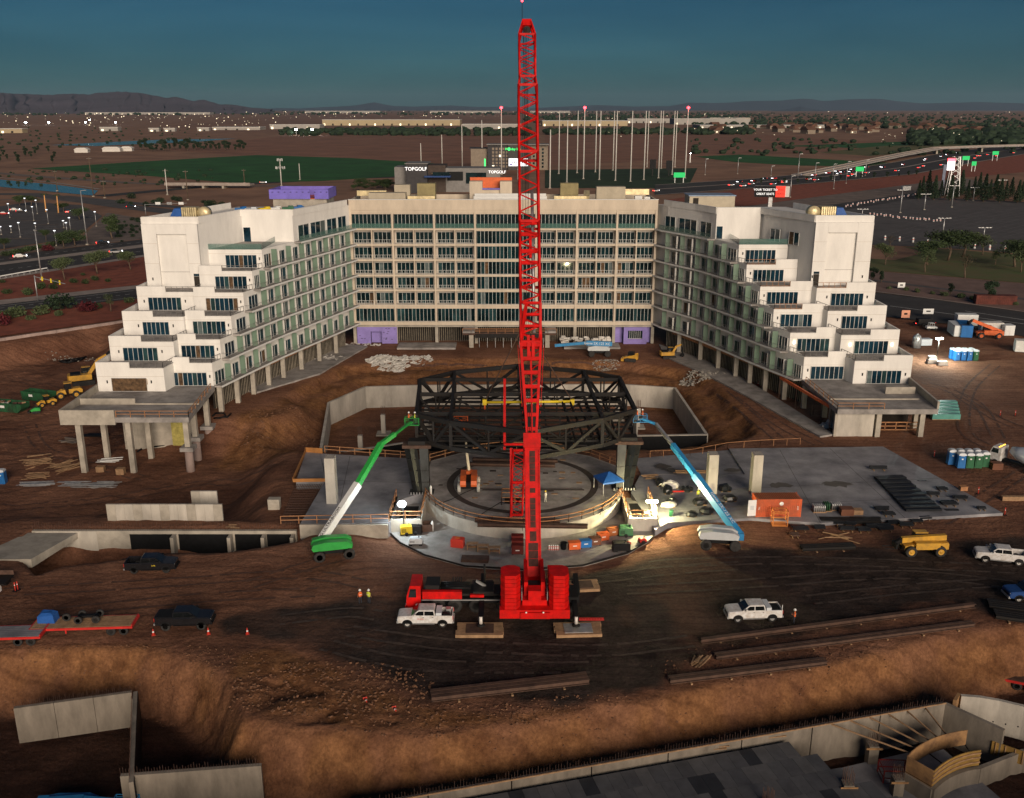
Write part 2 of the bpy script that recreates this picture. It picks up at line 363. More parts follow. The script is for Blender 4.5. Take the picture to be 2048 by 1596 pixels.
track = ramp(nz_(.45, 5, (.22,1.3,1)), (.66,.64,.64), (1.12,1.1,1.1), .33, .64)
dirt = mixc(.6, dirt, track, 'MULTIPLY')
darks = ramp(nz_(.3, 9), (.018,.0135,.012), (.085,.060,.050), .3, .75)
darks = mixc(.5, darks, track, 'MULTIPLY')
orng = ramp(nz_(.5, 9, (1,.6,1)), (.12,.05,.022), (.34,.165,.072), .3, .7)
pitf = ramp(nz_(.2, 8), (.03,.015,.011), (.085,.042,.028), .3, .7)
pitf = mixc(.7, pitf, track, 'MULTIPLY')
c = mixc(sep.outputs[0], dirt, darks); c = mixc(sep.outputs[2], c, pitf); c = mixc(sep.outputs[1], c, orng)
wv = N.new('ShaderNodeTexWave'); wv.bands_direction = 'Y'; wv.inputs['Scale'].default_value = .22; wv.inputs['Distortion'].default_value = 14; wv.inputs['Detail'].default_value = 3; wv.inputs['Detail Scale'].default_value = .25
Lk.new(geo.outputs['Position'], wv.inputs['Vector'])
rut = ramp(wv.outputs['Fac'], (.62,.6,.6), (1.,1.,1.), .0, .22); c = mixc(.55, c, rut, 'MULTIPLY')
speck = ramp(nz_(3.2, 10), (.55,.53,.52), (1.3,1.28,1.26), .33, .68); c = mixc(.75, c, speck, 'MULTIPLY')
Lk.new(c, b.inputs['Base Color'])
bp = N.new('ShaderNodeBump'); bp.inputs['Strength'].default_value = .9; bp.inputs['Distance'].default_value = .35
Lk.new(nz_(1.3, 11), bp.inputs['Height']); Lk.new(bp.outputs[0], b.inputs['Normal'])
me.materials.append(gm)
site = bpy.data.objects.new('ground', me); col.objects.link(site); tag(site, kind='structure', label='reddish construction site soil with excavated pits')
def sheet(name, poly, m, z=.0, label=None):   # flat land surface, points in world metres
    mb = MB(); mb.add([(p[0],p[1],z) for p in poly], [tuple(range(len(poly)))])
    A = sum(poly[i][0]*poly[(i+1)%len(poly)][1]-poly[(i+1)%len(poly)][0]*poly[i][1] for i in range(len(poly)))
    if A < 0: mb.f = [f[::-1] for f in mb.f]
    o = mb.build(name, m); return tag(o, label=label, kind='structure')
def psheet(name, pts, m, z=.1, label=None): return sheet(name, [P(a,b,z) for a,b in pts], m, z, label)
big = MB(); Rr = 42000
for (x0,x1,y0,y1) in ((-Rr,Rr,261,Rr),(-Rr,-139,56,261),(139,Rr,56,261),(-Rr,Rr,-Rr,56)):
    big.add([(x0,y0,0),(x1,y0,0),(x1,y1,0),(x0,y1,0)], [(0,1,2,3)])
tag(big.build('terrain', desert), kind='structure', label='desert plain stretching to the horizon')
def strip(name, pts, wid, m, z, label=None, kind='structure'):   # ribbon along world points
    mb = MB(); L_, R_ = [], []
    for i,p in enumerate(pts):
        a = Vector(pts[max(i-1,0)][:2]); b2 = Vector(pts[min(i+1,len(pts)-1)][:2]); d = (b2-a).normalized(); n = Vector((-d.y,d.x))
        ww = wid[i] if hasattr(wid,'__len__') else wid
        q = Vector(p[:2]); L_.append(q+n*ww/2); R_.append(q-n*ww/2)
    k = len(pts); mb.add([(p.x,p.y,z) for p in R_]+[(p.x,p.y,z) for p in L_], [(i,i+1,k+i+1,k+i) for i in range(k-1)])
    return tag(mb.build(name, m), label=label, kind=kind)
def pp(pts, z=.0): return [tuple(P(a,b,z)) for a,b in pts]
_tx = []
def text(s, size, m, parent, mtx, name='lettering', ext=.01):
    cu = bpy.data.curves.new(name, 'FONT'); cu.body = s; cu.size = size; cu.align_x = 'CENTER'; cu.align_y = 'CENTER'; cu.extrude = ext; cu.resolution_u = 2
    ob = bpy.data.objects.new(name, cu); col.objects.link(ob)
    _tx.append((ob, m, parent, mtx, name)); return ob
def flush_text():
    bpy.context.view_layer.update(); dg = bpy.context.evaluated_depsgraph_get()
    for ob, m, parent, mtx, name in _tx:
        me_ = bpy.data.meshes.new_from_object(ob.evaluated_get(dg)); me_.materials.clear(); me_.materials.append(m)
        o = bpy.data.objects.new(name, me_); col.objects.link(o); o.parent = parent; o.matrix_local = mtx
        bpy.data.objects.remove(ob)
    _tx.clear()
def frame_mtx(o, xdir, updir):     # text plane: x along xdir, y along updir
    x = Vector(xdir).normalized(); y = Vector(updir); y = (y-x*y.dot(x)).normalized(); z = x.cross(y)
    m = Matrix.Identity(4)
    for i in range(3): m[i][0] = x[i]; m[i][1] = y[i]; m[i][2] = z[i]; m[i][3] = o[i]
    return m
# ------------------------------------------------------------------ hotel
FL = [0, 5, 9.27, 12.86, 16.32, 19.86, 23.35, 26.9, 33.3]      # floor levels; FL[k] is the floor of storey k+1
glass2 = mat('window_glass_pale', (.02,.055,.06), .08, var=.4, scale=.5, spec=.6)
glass3 = mat('window_film', (.10,.13,.13), .35, var=.3, scale=1)
roomd = mat('room_dark_panel', (.12,.07,.035), .9, var=.5, scale=1.5)  # solid brown panel standing in for the dark room behind an open pane
paneN = {}
_pane = {}
def pane_mesh(wd, ht, m):
    k = (round(wd,2), round(ht,2), m.name)
    if k not in _pane:
        mb = MB(); mb.box(-wd/2, wd/2, -.02, .02, 0, ht); me_ = bpy.data.meshes.new('pane'); me_.from_pydata(mb.v, [], mb.f); me_.materials.append(m); _pane[k] = me_
    return _pane[k]
rest = {}
def window(root, cx, cy, z0, wd, ht, n, rz=0., m=None, depth=.16, open_pane=None, rail=False):
    """window unit facing local -Y: frame with mullions (part) and its panes (sub-parts)"""
    m = m or glass; L = root.matrix_basis.translation
    fr = MB(); t = .07
    fr.box(-wd/2, wd/2, -depth, 0, 0, t); fr.box(-wd/2, wd/2, -depth, 0, ht-t, ht)
    pw = wd/n
    for i in range(n+1):
        x = -wd/2+i*pw; fr.box(max(x-t/2,-wd/2+.001), min(x+t/2,wd/2-.001), -depth-.012, 0, t, ht-t)
    f = fr.build('window', alum, root); f.location = (cx-L[0], cy-L[1], z0-L[2]); f.rotation_euler = (0,0,rz)
    for i in range(n):
        c = paneN.get(root.name, 0); x = -wd/2+(i+.5)*pw
        u_ = rnd.random(); me_ = pane_mesh(pw-t, ht-2*t, roomd if (open_pane and i in open_pane) or u_ < .025 else (glass2 if u_ < .16 else (glass3 if u_ < .2 else m)))
        if c < 300:
            o = bpy.data.objects.new('pane', me_); col.objects.link(o); o.parent = f; o.location = (x, -depth*.45, t)
            paneN[root.name] = c+1
        else:
            r = rest.setdefault(root.name, (root, m, MB()))[2]
            mt_ = Matrix.Translation((cx,cy,z0)) @ Matrix.Rotation(rz,4,'Z') @ Matrix.Translation((x,-depth*.45,t))
            r.add([mt_@v.co for v in me_.vertices], [tuple(p.vertices) for p in me_.polygons])
    return f
def railing(root, p, q, h=1.05, m=None, step=1.2, name='railing', r=.03, rails=(1.,.1), world=True):
    m = m or galv; mb = MB(); p, q = Vector(p), Vector(q); L_ = (q-p).length; n = max(1, round(L_/step))
    for i in range(n+1):
        a = p.lerp(q, i/n); mb.bar(a, a+Vector((0,0,h)), r*2, r*2)
    for f in rails: mb.bar(p+Vector((0,0,h*f)), q+Vector((0,0,h*f)), r*2, r*2)
    return mb.build(name, m, root, world)
def sconce(root, x, y, z, lit=False):
    mb = MB(); mb.box(x-.09, x+.09, y-.14, y, z-.22, z+.22); mb.box(x-.12, x+.12, y-.17, y, z+.22, z+.27); mb.build('wall_light', lampy if lit else black, root, True)
# ---- centre block
YF = 218.6
mainb = thing('hotel_block', 'wide cream eight storey centre block of the unfinished hotel, rows of dark windows', 'building', (-2, 226, 0))
BX = [-36.9,-27.2,-17.7,-8.4,5.5,14.8,23.9,33.]
YB = YF+16
mb = MB(); mb.box(-36.9, 33, YF+1.9, YB, 5.0, 31.4); mb.build('wall', stucco_g, mainb, True)
mb = MB()
for z in FL[1:8]:
    mb.box(-36.9, 33, YF+.02, YF+1.88, z-.42, z)
mb.build('floor_slab', stuccom, mainb, True)
mb = MB()
for i,x in enumerate(BX):
    wd = .42 if 0 < i < 7 else .5
    x0 = x-wd/2 if 0 < i < 7 else (x if i == 0 else x-wd)
    mb.box(x0, x0+wd, YF-.1, YF+1.87, 4.4, 32.2)
mb.build('pier', stuccom, mainb, True)
B('parapet', stuccom, mainb, (-36.9,33,YF-.14,YF+.4,31.0,33.3), (-36.9,33,YF+.02,YF+1.85,30.4,31.0), (-36.9,-36.5,YF+.4,YB,31.4,33.2),(32.6,33,YF+.4,YB,31.4,33.2),(-36.5,32.6,YB-.4,YB,31.4,33.2), world=True)
B('coping', white, mainb, (-37,33.1,YF-.22,YF+.48,33.3,33.42), world=True)
B('roof', slabc, mainb, (-36.5,32.6,YF+.4,YB-.4,31.4,31.7), world=True)
# glazed rows: top storey, second storey, all of the centre bay
for k in (1,2,3,4,5,6,7):
    for i in range(7):
        x0, x1 = BX[i]+.3, BX[i+1]-.3; cx = (x0+x1)/2; wd = x1-x0
        mid = i == 3
        if k in (1,7) or mid:
            z0 = FL[k]+(.25 if k == 1 else .02); ht = 2.95 if k not in (1,7) else (3.1 if k == 1 else 3.2)
            n = 15 if mid else 10
            window(mainb, cx, YF+.55, z0, wd-.1, ht, n)
            B('spandrel', stuccom, mainb, (x0-.1,x1+.1,YF+.16,YF+.6,z0+ht,FL[k+1]-.43 if k < 7 else 30.98), world=True)
            if k == 1: B('sill', stuccom, mainb, (x0-.1,x1+.1,YF-.05,YF+.5,4.45,z0-.01), world=True)
            if k == 7:
                B('glass_balustrade', glassr, mainb, (x0,x1,YF+.06,YF+.09,FL[k]+.05,FL[k]+1.1), world=True)
        else:
            half = wd/2
            B('bay_divider', stuccom, mainb, (cx-.11,cx+.11,YF+.12,YF+1.87,FL[k]+.002,FL[k+1]-.425), world=True)
            for sgn in (-1,1):
                c2 = cx+sgn*half/2+(.0)
                op = [1,2] if (k,i,sgn) in ((6,0,1),(6,1,1),(6,4,-1),(5,4,1),(3,5,-1),(6,5,1)) else None
                window(mainb, c2, YF+1.86, FL[k]+.03, half-.62, 2.55, 4, open_pane=op)
                railing(mainb, (cx+sgn*.14, YF+.1, FL[k]), (cx+sgn*(half-.02), YF+.1, FL[k]), 1.0, white, .55, r=.022)
# ground storey of the centre block
B('ground_beam', conc, mainb, (-36.9,33,YF-.06,YF+1.9,4.0,4.38), world=True)
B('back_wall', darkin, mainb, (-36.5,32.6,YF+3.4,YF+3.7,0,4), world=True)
for x in BX:
    B('column', conc, mainb, (x-.35,x+.35,YF+.1,YF+.8,0,3.99), world=True)
mb = MB()
for i in range(120):
    x = -26.8+i*.5
    if x > 23.6: break
    mb.box(x, x+.09, YF+2.2, YF+2.34, 0, 3.98)
o = mb.build('stud_wall', studs, mainb, True); tag(o, kind='stuff')
B('purple_wall', purple, mainb, (-36.4,-33.2,YF-.02,YF+.35,0,4.0),(-30.6,-27.0,YF-.02,YF+.35,0,4.0),(-33.2,-30.6,YF-.02,YF+.35,2.9,4.0),(-33.2,-30.6,YF+1.2,YF+1.4,0,2.9), world=True)
B('purple_wall', purple, mainb, (24.3,26.2,YF+1.3,YF+1.6,0,4.0),(26.2,27.2,YF-.5,YF+.2,0,4),(30.6,31.6,YF-.5,YF+.2,0,4),(27.2,30.6,YF-.5,YF+.2,0,1.2),(27.2,30.6,YF-.5,YF+.2,3.2,4),(31.6,32.9,YF+1.3,YF+1.6,0,4.0), world=True)
window(mainb, 28.9, YF+.1, 1.2, 3.4, 2.0, 7)
for k in range(26):   # fixing tabs and print on the sheathing boards
    x = -36.1+rnd.random()*8.6; z = .3+rnd.random()*3.4
    if -33.4 < x < -30.4 and z < 3: continue
    B('sheathing_tab', steelblk, mainb, (x,x+.4,YF-.04,YF-.021,z,z+.09), world=True)
# entrance canopy of raw concrete and form boards
B('canopy', rusty, mainb, (-11.4,10.2,YF-4.2,YF-.2,3.0,3.5), world=True)
B('canopy_fascia', slabc, mainb, (-11.4,-8.6,YF-4.3,YF-.2,3.5,4.1),(7.6,10.2,YF-4.3,YF-.2,3.5,4.1), world=True)
B('canopy_edge', steelblk, mainb, (-8.5,7.5,YF-4.35,YF-4.22,2.4,3.3), world=True)
railing(mainb, (-11.4,YF-4.25,3.5), (10.2,YF-4.25,3.5), 1.0, woodo, 2.0, r=.05, rails=(1.,.5))
for x in (-9.4, 8.2): B('canopy_post', conc, mainb, (x-.5,x+.5,YF-4.1,YF-3.1,0,2.98), world=True)
for i in range(9): B('canopy_post', galv, mainb, (-7.6+i*1.85,-7.5+i*1.85,YF-3.9,YF-3.8,0,2.98), world=True)
B('entrance_step', slabc, mainb, (-26.5,-13,YF-5.5,YF-.3,-.3,.35), world=True); B('entrance_step', slabc, mainb, (12,25,YF-5,YF-.6,-.3,.3), world=True)
# roof plant of the centre block: separate units
def rtu(cx, cy, w_, d_, h_, m, label):
    t = thing('roof_unit', label, 'roof unit', (cx,cy,31.7))
    B('cabinet', m, t, (-w_/2,w_/2,-d_/2,d_/2,.3,h_))
    B('cabinet_panel', m, t, *[(-w_/2+.15+i*(w_-.3)/4,-w_/2+.05+(i+1)*(w_-.3)/4,-d_/2-.04,-d_/2-.002,.5,h_-.25) for i in range(4)])
    B('curb', steelblk, t, (-w_/2+.2,w_/2-.2,-d_/2+.2,d_/2-.2,0,.3))
    return t
def duct(pts, sz, label):
    p0 = pts[0]; t = thing('roof_duct', label, 'duct', (p0[0],p0[1],31.7))
    for a,b in zip(pts, pts[1:]): MB().bar(a, b, sz, sz*.9).build('duct_run', ducty, t, True)
    n = len(pts)
    for p in pts: B('support', steelblk, t, (p[0]-.5,p[0]-.4,p[1],p[1]+.1,31.7,p[2]-sz/2+.05),(p[0]+.4,p[0]+.5,p[1],p[1]+.1,31.7,p[2]-sz/2+.05), world=True)
rtu(-28.5, YF+4, 8.4, 2.6, 2.9, beige, 'long beige rooftop unit at the left end of the centre roof')
rtu(-25.5, YF+8.2, 3.6, 2.6, 4.4, beige, 'tall beige rooftop unit behind the long left one')
rtu(-20, YF+9.5, 4.2, 3, 4.6, yellow and mat('olive_metal',(.30,.25,.12),.7), 'olive rooftop unit at left behind the foil duct')
rtu(13.4, YF+10, 4.2, 3, 4.6, MT['olive_metal'], 'olive rooftop unit just right of the crane')
rtu(22.6, YF+4.5, 6.6, 2.6, 4.2, beige, 'large beige rooftop unit near the right end of the roof')
rtu(28.9, YF+3.6, 1.6, 1.4, 2.2, white, 'small white cabinet on the right end of the roof')
rtu(30.9, YF+3.6, 1.3, 1.4, 2.0, white, 'narrow white cabinet beside the right wing joint')
duct([(-36,YF+7.5,34.2),(-29.2,YF+7.5,34.2)], 1.3, 'foil wrapped duct behind the long left roof unit')
duct([(-23.8,YF+3.4,33.3),(-17.6,YF+3.4,33.3)], 1.3, 'foil wrapped duct low on the left roof edge')
duct([(9.6,YF+3.4,33.3),(17,YF+3.4,33.3),(17.4,YF+7,34.3)], 1.3, 'foil wrapped elbow duct right of the crane')
duct([(25.8,YF+7.4,34.5),(31.8,YF+7.4,34.5)], 1.4, 'foil wrapped duct at the right end of the roof')
lt = thing('lift_overrun', 'cream roof lift tower with orange top and notch, centre of the roof', 'roof tower', (-4, YF+12, 31.7))
B('wall', stuccom, lt, (-6,-3,-1.5,2,0,4.9),(1.2,4,-1.5,2,0,4.9),(-3,1.2,-.9,2,0,3.2)); B('top', orange, lt, (-6,4,2.05,2.6,3.2,5.6)); B('purple_sill', purpleb, lt, (-3,1.2,-1.3,-.92,3.0,3.3))
rb = thing('roof_curb', 'white raised roof platform at the middle of the centre roof', 'roof curb', (-2,YF+5,31.7)); B('wall', white, rb, (-6.8,10,-1.6,-1.2,0,2.1),(-6.8,10,4.4,4.8,0,2.2)); B('deck', slabc, rb, (-6.8,10,-1.2,4.4,0,1.5))
# ---- stepped wings
def wing(sg, label, base):
    Lf = sg < 0
    W = thing('hotel_wing', label, 'building', base)
    fy = [160,168,176.2,187.7,199.3,217,226] if Lf else [160,170.7,180.9,192.3,204.4,216,226]
    fx = [54,51.8,49.5,46.1,42,35.9,33] if Lf else [56,52,47.8,43.9,39.6,33.3,30]
    f = lambda y: float(np.interp(y, fy, fx))
    X = lambda x: sg*x
    IF = [None,165.6,168.7,172.8,177.4,180.9,184.8,196.] if Lf else [None,169.9,174.1,179.1,183.7,188.7,191.8,200.4]
    OF = [None,162,167,172.2,178,182.4,182.4,182.4] if Lf else [None,167,172.2,177.5,182.2,185,185,185]
    mid = (lambda y: float(np.interp(y,[162,182.4,196,222],[61.4,59.6,55.3,46]))) if Lf else (lambda y: float(np.interp(y,[166,185,202,222],[62.3,58.3,51,44])))
    outx = lambda y: float(np.interp(y,[160,182,225],[73.6,70.3,58]))
    def box(name, m, x0, x1, y0, y1, z0, z1):
        a, b2 = sorted((X(x0),X(x1))); return B(name, m, W, (a,b2,y0,y1,z0,z1), world=True)
    BD = 1.5
    for k in range(1,8):
        z0, z1 = FL[k], FL[k+1]
        yI, yO = IF[k], OF[k]
        inner = lambda y: f(y)+BD
        ys = [yI+(221-yI)*i/8 for i in range(9)]
        # inner suite column
        poly = [(X(mid(yI)),yI)]+[(X(inner(y)),y) for y in ys]+[(X(mid(221)),221)]
        top = z1-.02 if k < 7 else 32.1
        MB().prism(poly, z0, top).build('suite_wall' if k < 7 else 'upper_wall', stucco, W, True)
        # outer suite column
        xo0, xo1 = outx(yO), mid(yO)+.01
        yb = 190 if k < 5 else 215
        poly = [(X(xo0),yO),(X(xo1),yO),(X(mid(yb)+.01),yb),(X(outx(yb)),yb)]
        if k < 5: MB().prism(poly, z0, z1-.02).build('suite_wall', stucco, W, True)
        elif k == 5: MB().prism(poly, z0, 32.1).build('tower_wall', stucco, W, True)
        # balcony slabs with fins, doors and railings on the inner facade
        if k <= 7:
            pts = [(X(f(y)),y) for y in ys]; pin = [(X(f(y)+BD+.3),y) for y in ys]
            MB().prism(pts+pin[::-1], z0-.3, z0-.005).build('balcony_slab', slabc, W, True)
            edge = MB()
            for a,b2 in zip(pts, pts[1:]): edge.bar((a[0],a[1],z0-.16),(b2[0],b2[1],z0-.16),.1,.34)
            edge.build('slab_edge', white, W, True)
        if k < 7:
            y = 215.8 if Lf else 214.4; u = 0
            ends = []
            while y-4.4 > yI+1.5:
                y0 = y; y1 = y-4.65
                a = Vector((X(f(y0)+.2),y0,z0)); b2 = Vector((X(f(y0)+BD-.3),y0,z0))
                fin = MB(); fin.bar(a+Vector((0,0,1.6)), b2+Vector((0,0,1.6)), .06, 3.2 if k > 1 else 3.9); fin.build('glass_partition', glassg, W, True)
                ym = y0-1.5; d = Vector((X(f(y1))-X(f(y0)), y1-y0)); ang = math.atan2(d.y, d.x)
                nrm = Vector((-sg,0)); 
                rz = math.atan2(d.y,d.x)+(PI if sg > 0 else 0)+(0 if sg < 0 else 0)
                # facing inward towards the court
                t2 = Vector((d.x,d.y,0)).normalized(); nin = Vector((-t2.y,t2.x,0)); 
                if nin.x*(-sg) < 0: nin = -nin
                rz = math.atan2(nin.y,nin.x)+PI/2
                wx = X(f(ym)+BD-.02)
                window(W, wx, ym, z0+.02, 2.5, 2.5, 2, rz, glassb)
                MB().cb((X(f(ym)+BD-.05),ym-1.75,z0+1.4),(.12,.4,2.8),rz).build('beige_jamb', stucco, W, True)
                railing(W, (X(f(y0-.1)+.1),y0-.1,z0), (X(f(y1+.1)+.1),y1+.1,z0), 1.0, railm, .6, r=.02)
                y = y1; u += 1
            # corner room window on the court side
            if y-yI > 1.8:
                ym = (y+yI)/2
                d = Vector((X(f(yI))-X(f(y)), yI-y,0)).normalized(); nin = Vector((-d.y,d.x,0)); nin = -nin if nin.x*(-sg) < 0 else nin
                window(W, X(f(ym)+BD-.02), ym, z0+.02, min(3.2,y-yI-.6), 2.5, 3, math.atan2(nin.y,nin.x)+PI/2, glassb)
                railing(W, (X(f(y)+.1),y,z0), (X(f(yI)+.1),yI+.1,z0), 1.0, railm, .6, r=.02)
                MB().bar((X(f(y)+.3),y,z0+1.6),(X(f(y)+BD-.1),y,z0+1.6),.06,3.2).build('glass_partition', glassg, W, True)
            railing(W, (X(f(yI)+.1),yI+.1,z0), (X(f(yI)+BD),yI+.1,z0), 1.0, railm, .6, r=.02)
        # suite fronts (facing the camera)
        if k < 7:
            xa = inner(yI)+ (1.1 if Lf else 1.4); wI = 6.0
            window(W, X(xa+wI/2), yI-.02, z0+.03, wI, 2.5, 7, 0, glassb, open_pane=[3] if (Lf and k in (2,5,6)) else None)
            sconce(W, X(xa-.55), yI, z0+1.75, (not Lf and k == 2))
            # terrace parapet above this block
            zt = z1
            yt = yI; xi = inner(yI); xm = mid(yI)
            s_ = xm-.1-(xm-xi)*.42
            if k < 6:
                box('parapet', stucco, xm-.05, s_, yt, yt+.35, zt-.015, zt+1.05)
                railing(W, (X(s_-.05),yt+.15,zt), (X(xi+.1),yt+.15,zt), 1.0, woodo if (not Lf and k in (3,4,5)) else railm, 1.1, r=.035)
                railing(W, (X(xi+.1),yt+.15,zt), (X(inner(IF[k+1])+.1),IF[k+1]-.2,zt), 1.0, railm, 1.1, r=.035)
                box('terrace', slabc, xm-.06, xi+.05, yt+.36, IF[k+1]-.02, zt-.014, zt+.04)
            else:
                box('terrace', slabc, xm-.06, xi+.05, yt+.1, IF[7]-.02, zt-.014, zt+.04)
                box('glass_balustrade', glassr, xm, xi+.05, yt+.02, yt+.05, zt, zt+1.1)
                box('glass_balustrade', glassr, xi+.02, xi+.05, yt+.05, IF[7]-.1, zt, zt+1.1)
            if k >= 2:
                xr0 = mid(yI)-.3; box('alcove_panel', stucco_g, xr0-.02, xr0-1.2, yI-.03, yI-.005, z0+.9, z0+3.0) if False else None
        if k < 5:
            wO = 6.2 if k != 3 else 4.8; cxO = (xo0+xo1)/2+(.3 if k != 3 else -.4)
            if k == 1 and Lf: # open unit, timber inside
                window(W, X(cxO), yO-.02, z0+.03, wO, 2.5, 1, 0, glassb, open_pane=[0])
                box('room_opening', darkin, cxO-wO/2+.1, cxO+wO/2-.1, yO-.03, yO-.004, z0+.1, z0+2.45)
                box('stacked_boards', woodp, cxO-2, cxO+1.6, yO-.09, yO-.035, z0+.12, z0+.7); box('stacked_boards', wood, cxO+.8-4, cxO+2.4-4, yO-.06, yO-.032, z0+1.3, z0+2.3)
            else: window(W, X(cxO), yO-.02, z0+.03, wO, 2.5, 7 if k != 3 else 6, 0, glassb)
            for dx in (-1,1): sconce(W, X(cxO+dx*(wO/2+.8)), yO, z0+1.75, (not Lf and k == 2))
            zt = z1; s_ = xo0-(xo0-xo1)*.5
            box('parapet', stucco, xo0, s_, yO, yO+.35, zt-.015, zt+1.05)
            box('parapet', stucco, xo0, xo0-.35, yO+.36, OF[k+1]+1.5, zt-.015, zt+1.04)
            box('terrace', slabc, xo0-.36, xo1+.02, yO+.36, OF[k+1]-.02, zt-.014, zt+.04)
            railing(W, (X(s_-.05),yO+.15,zt), (X(xo1+.12),yO+.15,zt), 1.0, woodo if (not Lf and k == 4) else railm, 1.1, r=.035)
            railing(W, (X(xo1+.12),yO+.15,zt), (X(xo1+.12-.9),OF[k+1]-.1,zt), 1.0, railm, 1.1, r=.035)
            # lower parapet edge between the columns of suites
        if k < 7: box('joint', stucco_g, mid(yI)-.02, inner(yI)+.02, yI-.012, yI-.002, z0+2.72, z0+2.77)
        if k < 5: box('joint', stucco_g, xo0-.02, xo1+.02, yO-.012, yO-.002, z0+2.72, z0+2.77)
    # tower front: recess, door
    yT = OF[5]; xo0, xo1 = outx(yT), mid(yT)
    xc = (xo0+xo1)/2
    def trim(name, m, x0, x1, z0, z1, p=.55): box(name, m, x0, x1, yT-p, yT-.003, z0, z1)
    trim('recess_surround', stucco, xo0, xc+2.6, FL[5], 32.1); trim('recess_surround', stucco, xc-3.1, xo1, FL[5], 32.1); trim('recess_surround', stucco, xc+2.58, xc-3.08, 30.2, 32.1, .548)
    box('joint', slabc, xc+2.55, xc-3.05, yT-.02, yT-.004, 22.9, 22.98)
    box('door', darkin, xo1+1.5, xo1+.4, yT-.58, yT-.551, FL[5]+.05, FL[5]+2.3); box('door_transom', glassb, xo1+1.5, xo1+.4, yT-.58, yT-.551, FL[5]+2.35, FL[5]+2.8)
    sconce(W, X(xo0-1.2), yT-.55, FL[5]+1.8); sconce(W, X(xo1+.2), yT-.55, FL[5]+1.8)
    for z in (24.6, 28.4):
        for a,b2 in ((xo0,xc+2.62),(xc-3.12,xo1)): box('joint', stucco_g, a, b2, yT-.562, yT-.552, z, z+.05)
    # roof: parapets following the outline
    yI = IF[7]
    ol = [(X(outx(yT)),yT),(X(mid(yT)),yT),(X(mid(yI)),yI),(X(f(yI)+BD),yI)]+[(X(f(y)+BD),y) for y in (yI+7,yI+14,217.5)]
    pm = MB()
    for a,b2 in zip(ol, ol[1:]):
        pm.bar((a[0],a[1]+.15,32.7),(b2[0],b2[1]+.15,32.7),.34,1.22)
    pm.bar((ol[0][0],ol[0][1],32.7),(X(outx(212)),212,32.7),.34,1.2)
    pm.build('parapet', stucco, W, True)
    cm = MB()
    for a,b2 in zip(ol, ol[1:]): cm.bar((a[0],a[1]+.15,33.36),(b2[0],b2[1]+.15,33.36),.42,.1)
    cm.build('coping', white if not Lf else stucco, W, True)
    # top storey windows on the inner facade and terrace
    y = yI+1.2; n = 0
    while y+3.6 < 217:
        y1 = min(y+4.6 if n != 1 else y+6.5, 217); ym = (y+y1)/2
        d = Vector((X(f(y1))-X(f(y)), y1-y,0)).normalized(); nin = Vector((-d.y,d.x,0)); nin = -nin if nin.x*(-sg) < 0 else nin
        window(W, X(f(ym)+BD-.02), ym, FL[7]+.03, y1-y-.45, 3.1, max(2,int((y1-y)/1.7)), math.atan2(nin.y,nin.x)+PI/2, glassb); y = y1; n += 1
    gb = MB(); ys = [yI-.2+(217-yI)*i/5 for i in range(6)]
    for a,b2 in zip(ys, ys[1:]): gb.bar((X(f(a)+.12),a,FL[7]+.57),(X(f(b2)+.12),b2,FL[7]+.57),.03,1.1)
    gb.build('glass_balustrade', glassr, W, True)
    xm8 = mid(yI)
    if Lf:
        box('door', glassb, xm8-.5, xm8-1.9, yI-.06, yI-.004, FL[7]+.05, FL[7]+2.9)
    else:
        box('door', glassb, f(yI)+BD+1.4, f(yI)+BD+.2, yI-.06, yI-.004, FL[7]+.05, FL[7]+2.6)
        for (ya,yb2) in ((186.8,189.6),(191,194.2)):
            pass
    # windows in the tower flank, seen on the right wing
    if not Lf:
        for ym in (190.2, 195.6):
            xx = mid(ym); xa, xb = mid(ym-1.6), mid(ym+1.6); d = Vector((X(xb)-X(xa), 3.2, 0)).normalized(); nin = Vector((-d.y,d.x,0)); nin = -nin if nin.x > 0 else nin
            window(W, X(xx)+nin.x*.02, ym+nin.y*.02, FL[7]+.1, 3.0, 2.6, 2, math.atan2(nin.y,nin.x)+PI/2, glassb)
    # raw concrete podium deck
    yd = 147.2 if Lf else 151.6
    dxo, dxi = (73.4,52.6) if Lf else (71.2,54.4)
    MB().prism([(X(dxo),yd),(X(dxi),yd),(X(f(OF[1])+.4),IF[1]-.05),(X(outx(OF[1])+.3),OF[1]+8)] , 4.1, 4.96).build('podium_deck', slabc, W, True)
    pd = MB(); a = (X(dxo),yd+.2); b2 = (X(outx(OF[1])+.3),OF[1]+6)
    pd.bar((a[0],a[1],5.6),(b2[0],b2[1],5.6),.35,1.25)
    if Lf: pd.box(X(dxo)-.15,X(dxo-8.8),yd-.06,yd+.34,3.7,6.2); pd.bar((X(dxo-.2),yd+7.2,5.5),(X(dxo-9.5),yd+7.2,5.5),.3,1.05)
    else: pd.box(X(dxo-5.5),X(dxo-.3),yd+9,yd+9.3,4.95,6.2)
    pd.build('deck_parapet', conc, W, True)
    ey = yd+(7.2 if Lf else 5.6)
    MB().bar((X(dxo-9.5 if Lf else dxo-1),ey,5.08),(X(dxi+.5),ey,5.08),.4,.22).build('deck_upstand', conc, W, True)
    for a,b2 in (((X(dxo-9),yd+.15,4.97),(X(dxi),yd+.15,4.97)),((X(dxi),yd+.15,4.97),(X(f(OF[1])+.45),IF[1]-2,4.97))):
        railing(W, a, b2, 1.05, woodo, 2.4, r=.045, rails=(1.,.5), name='timber_guardrail')
    # columns
    cols = []
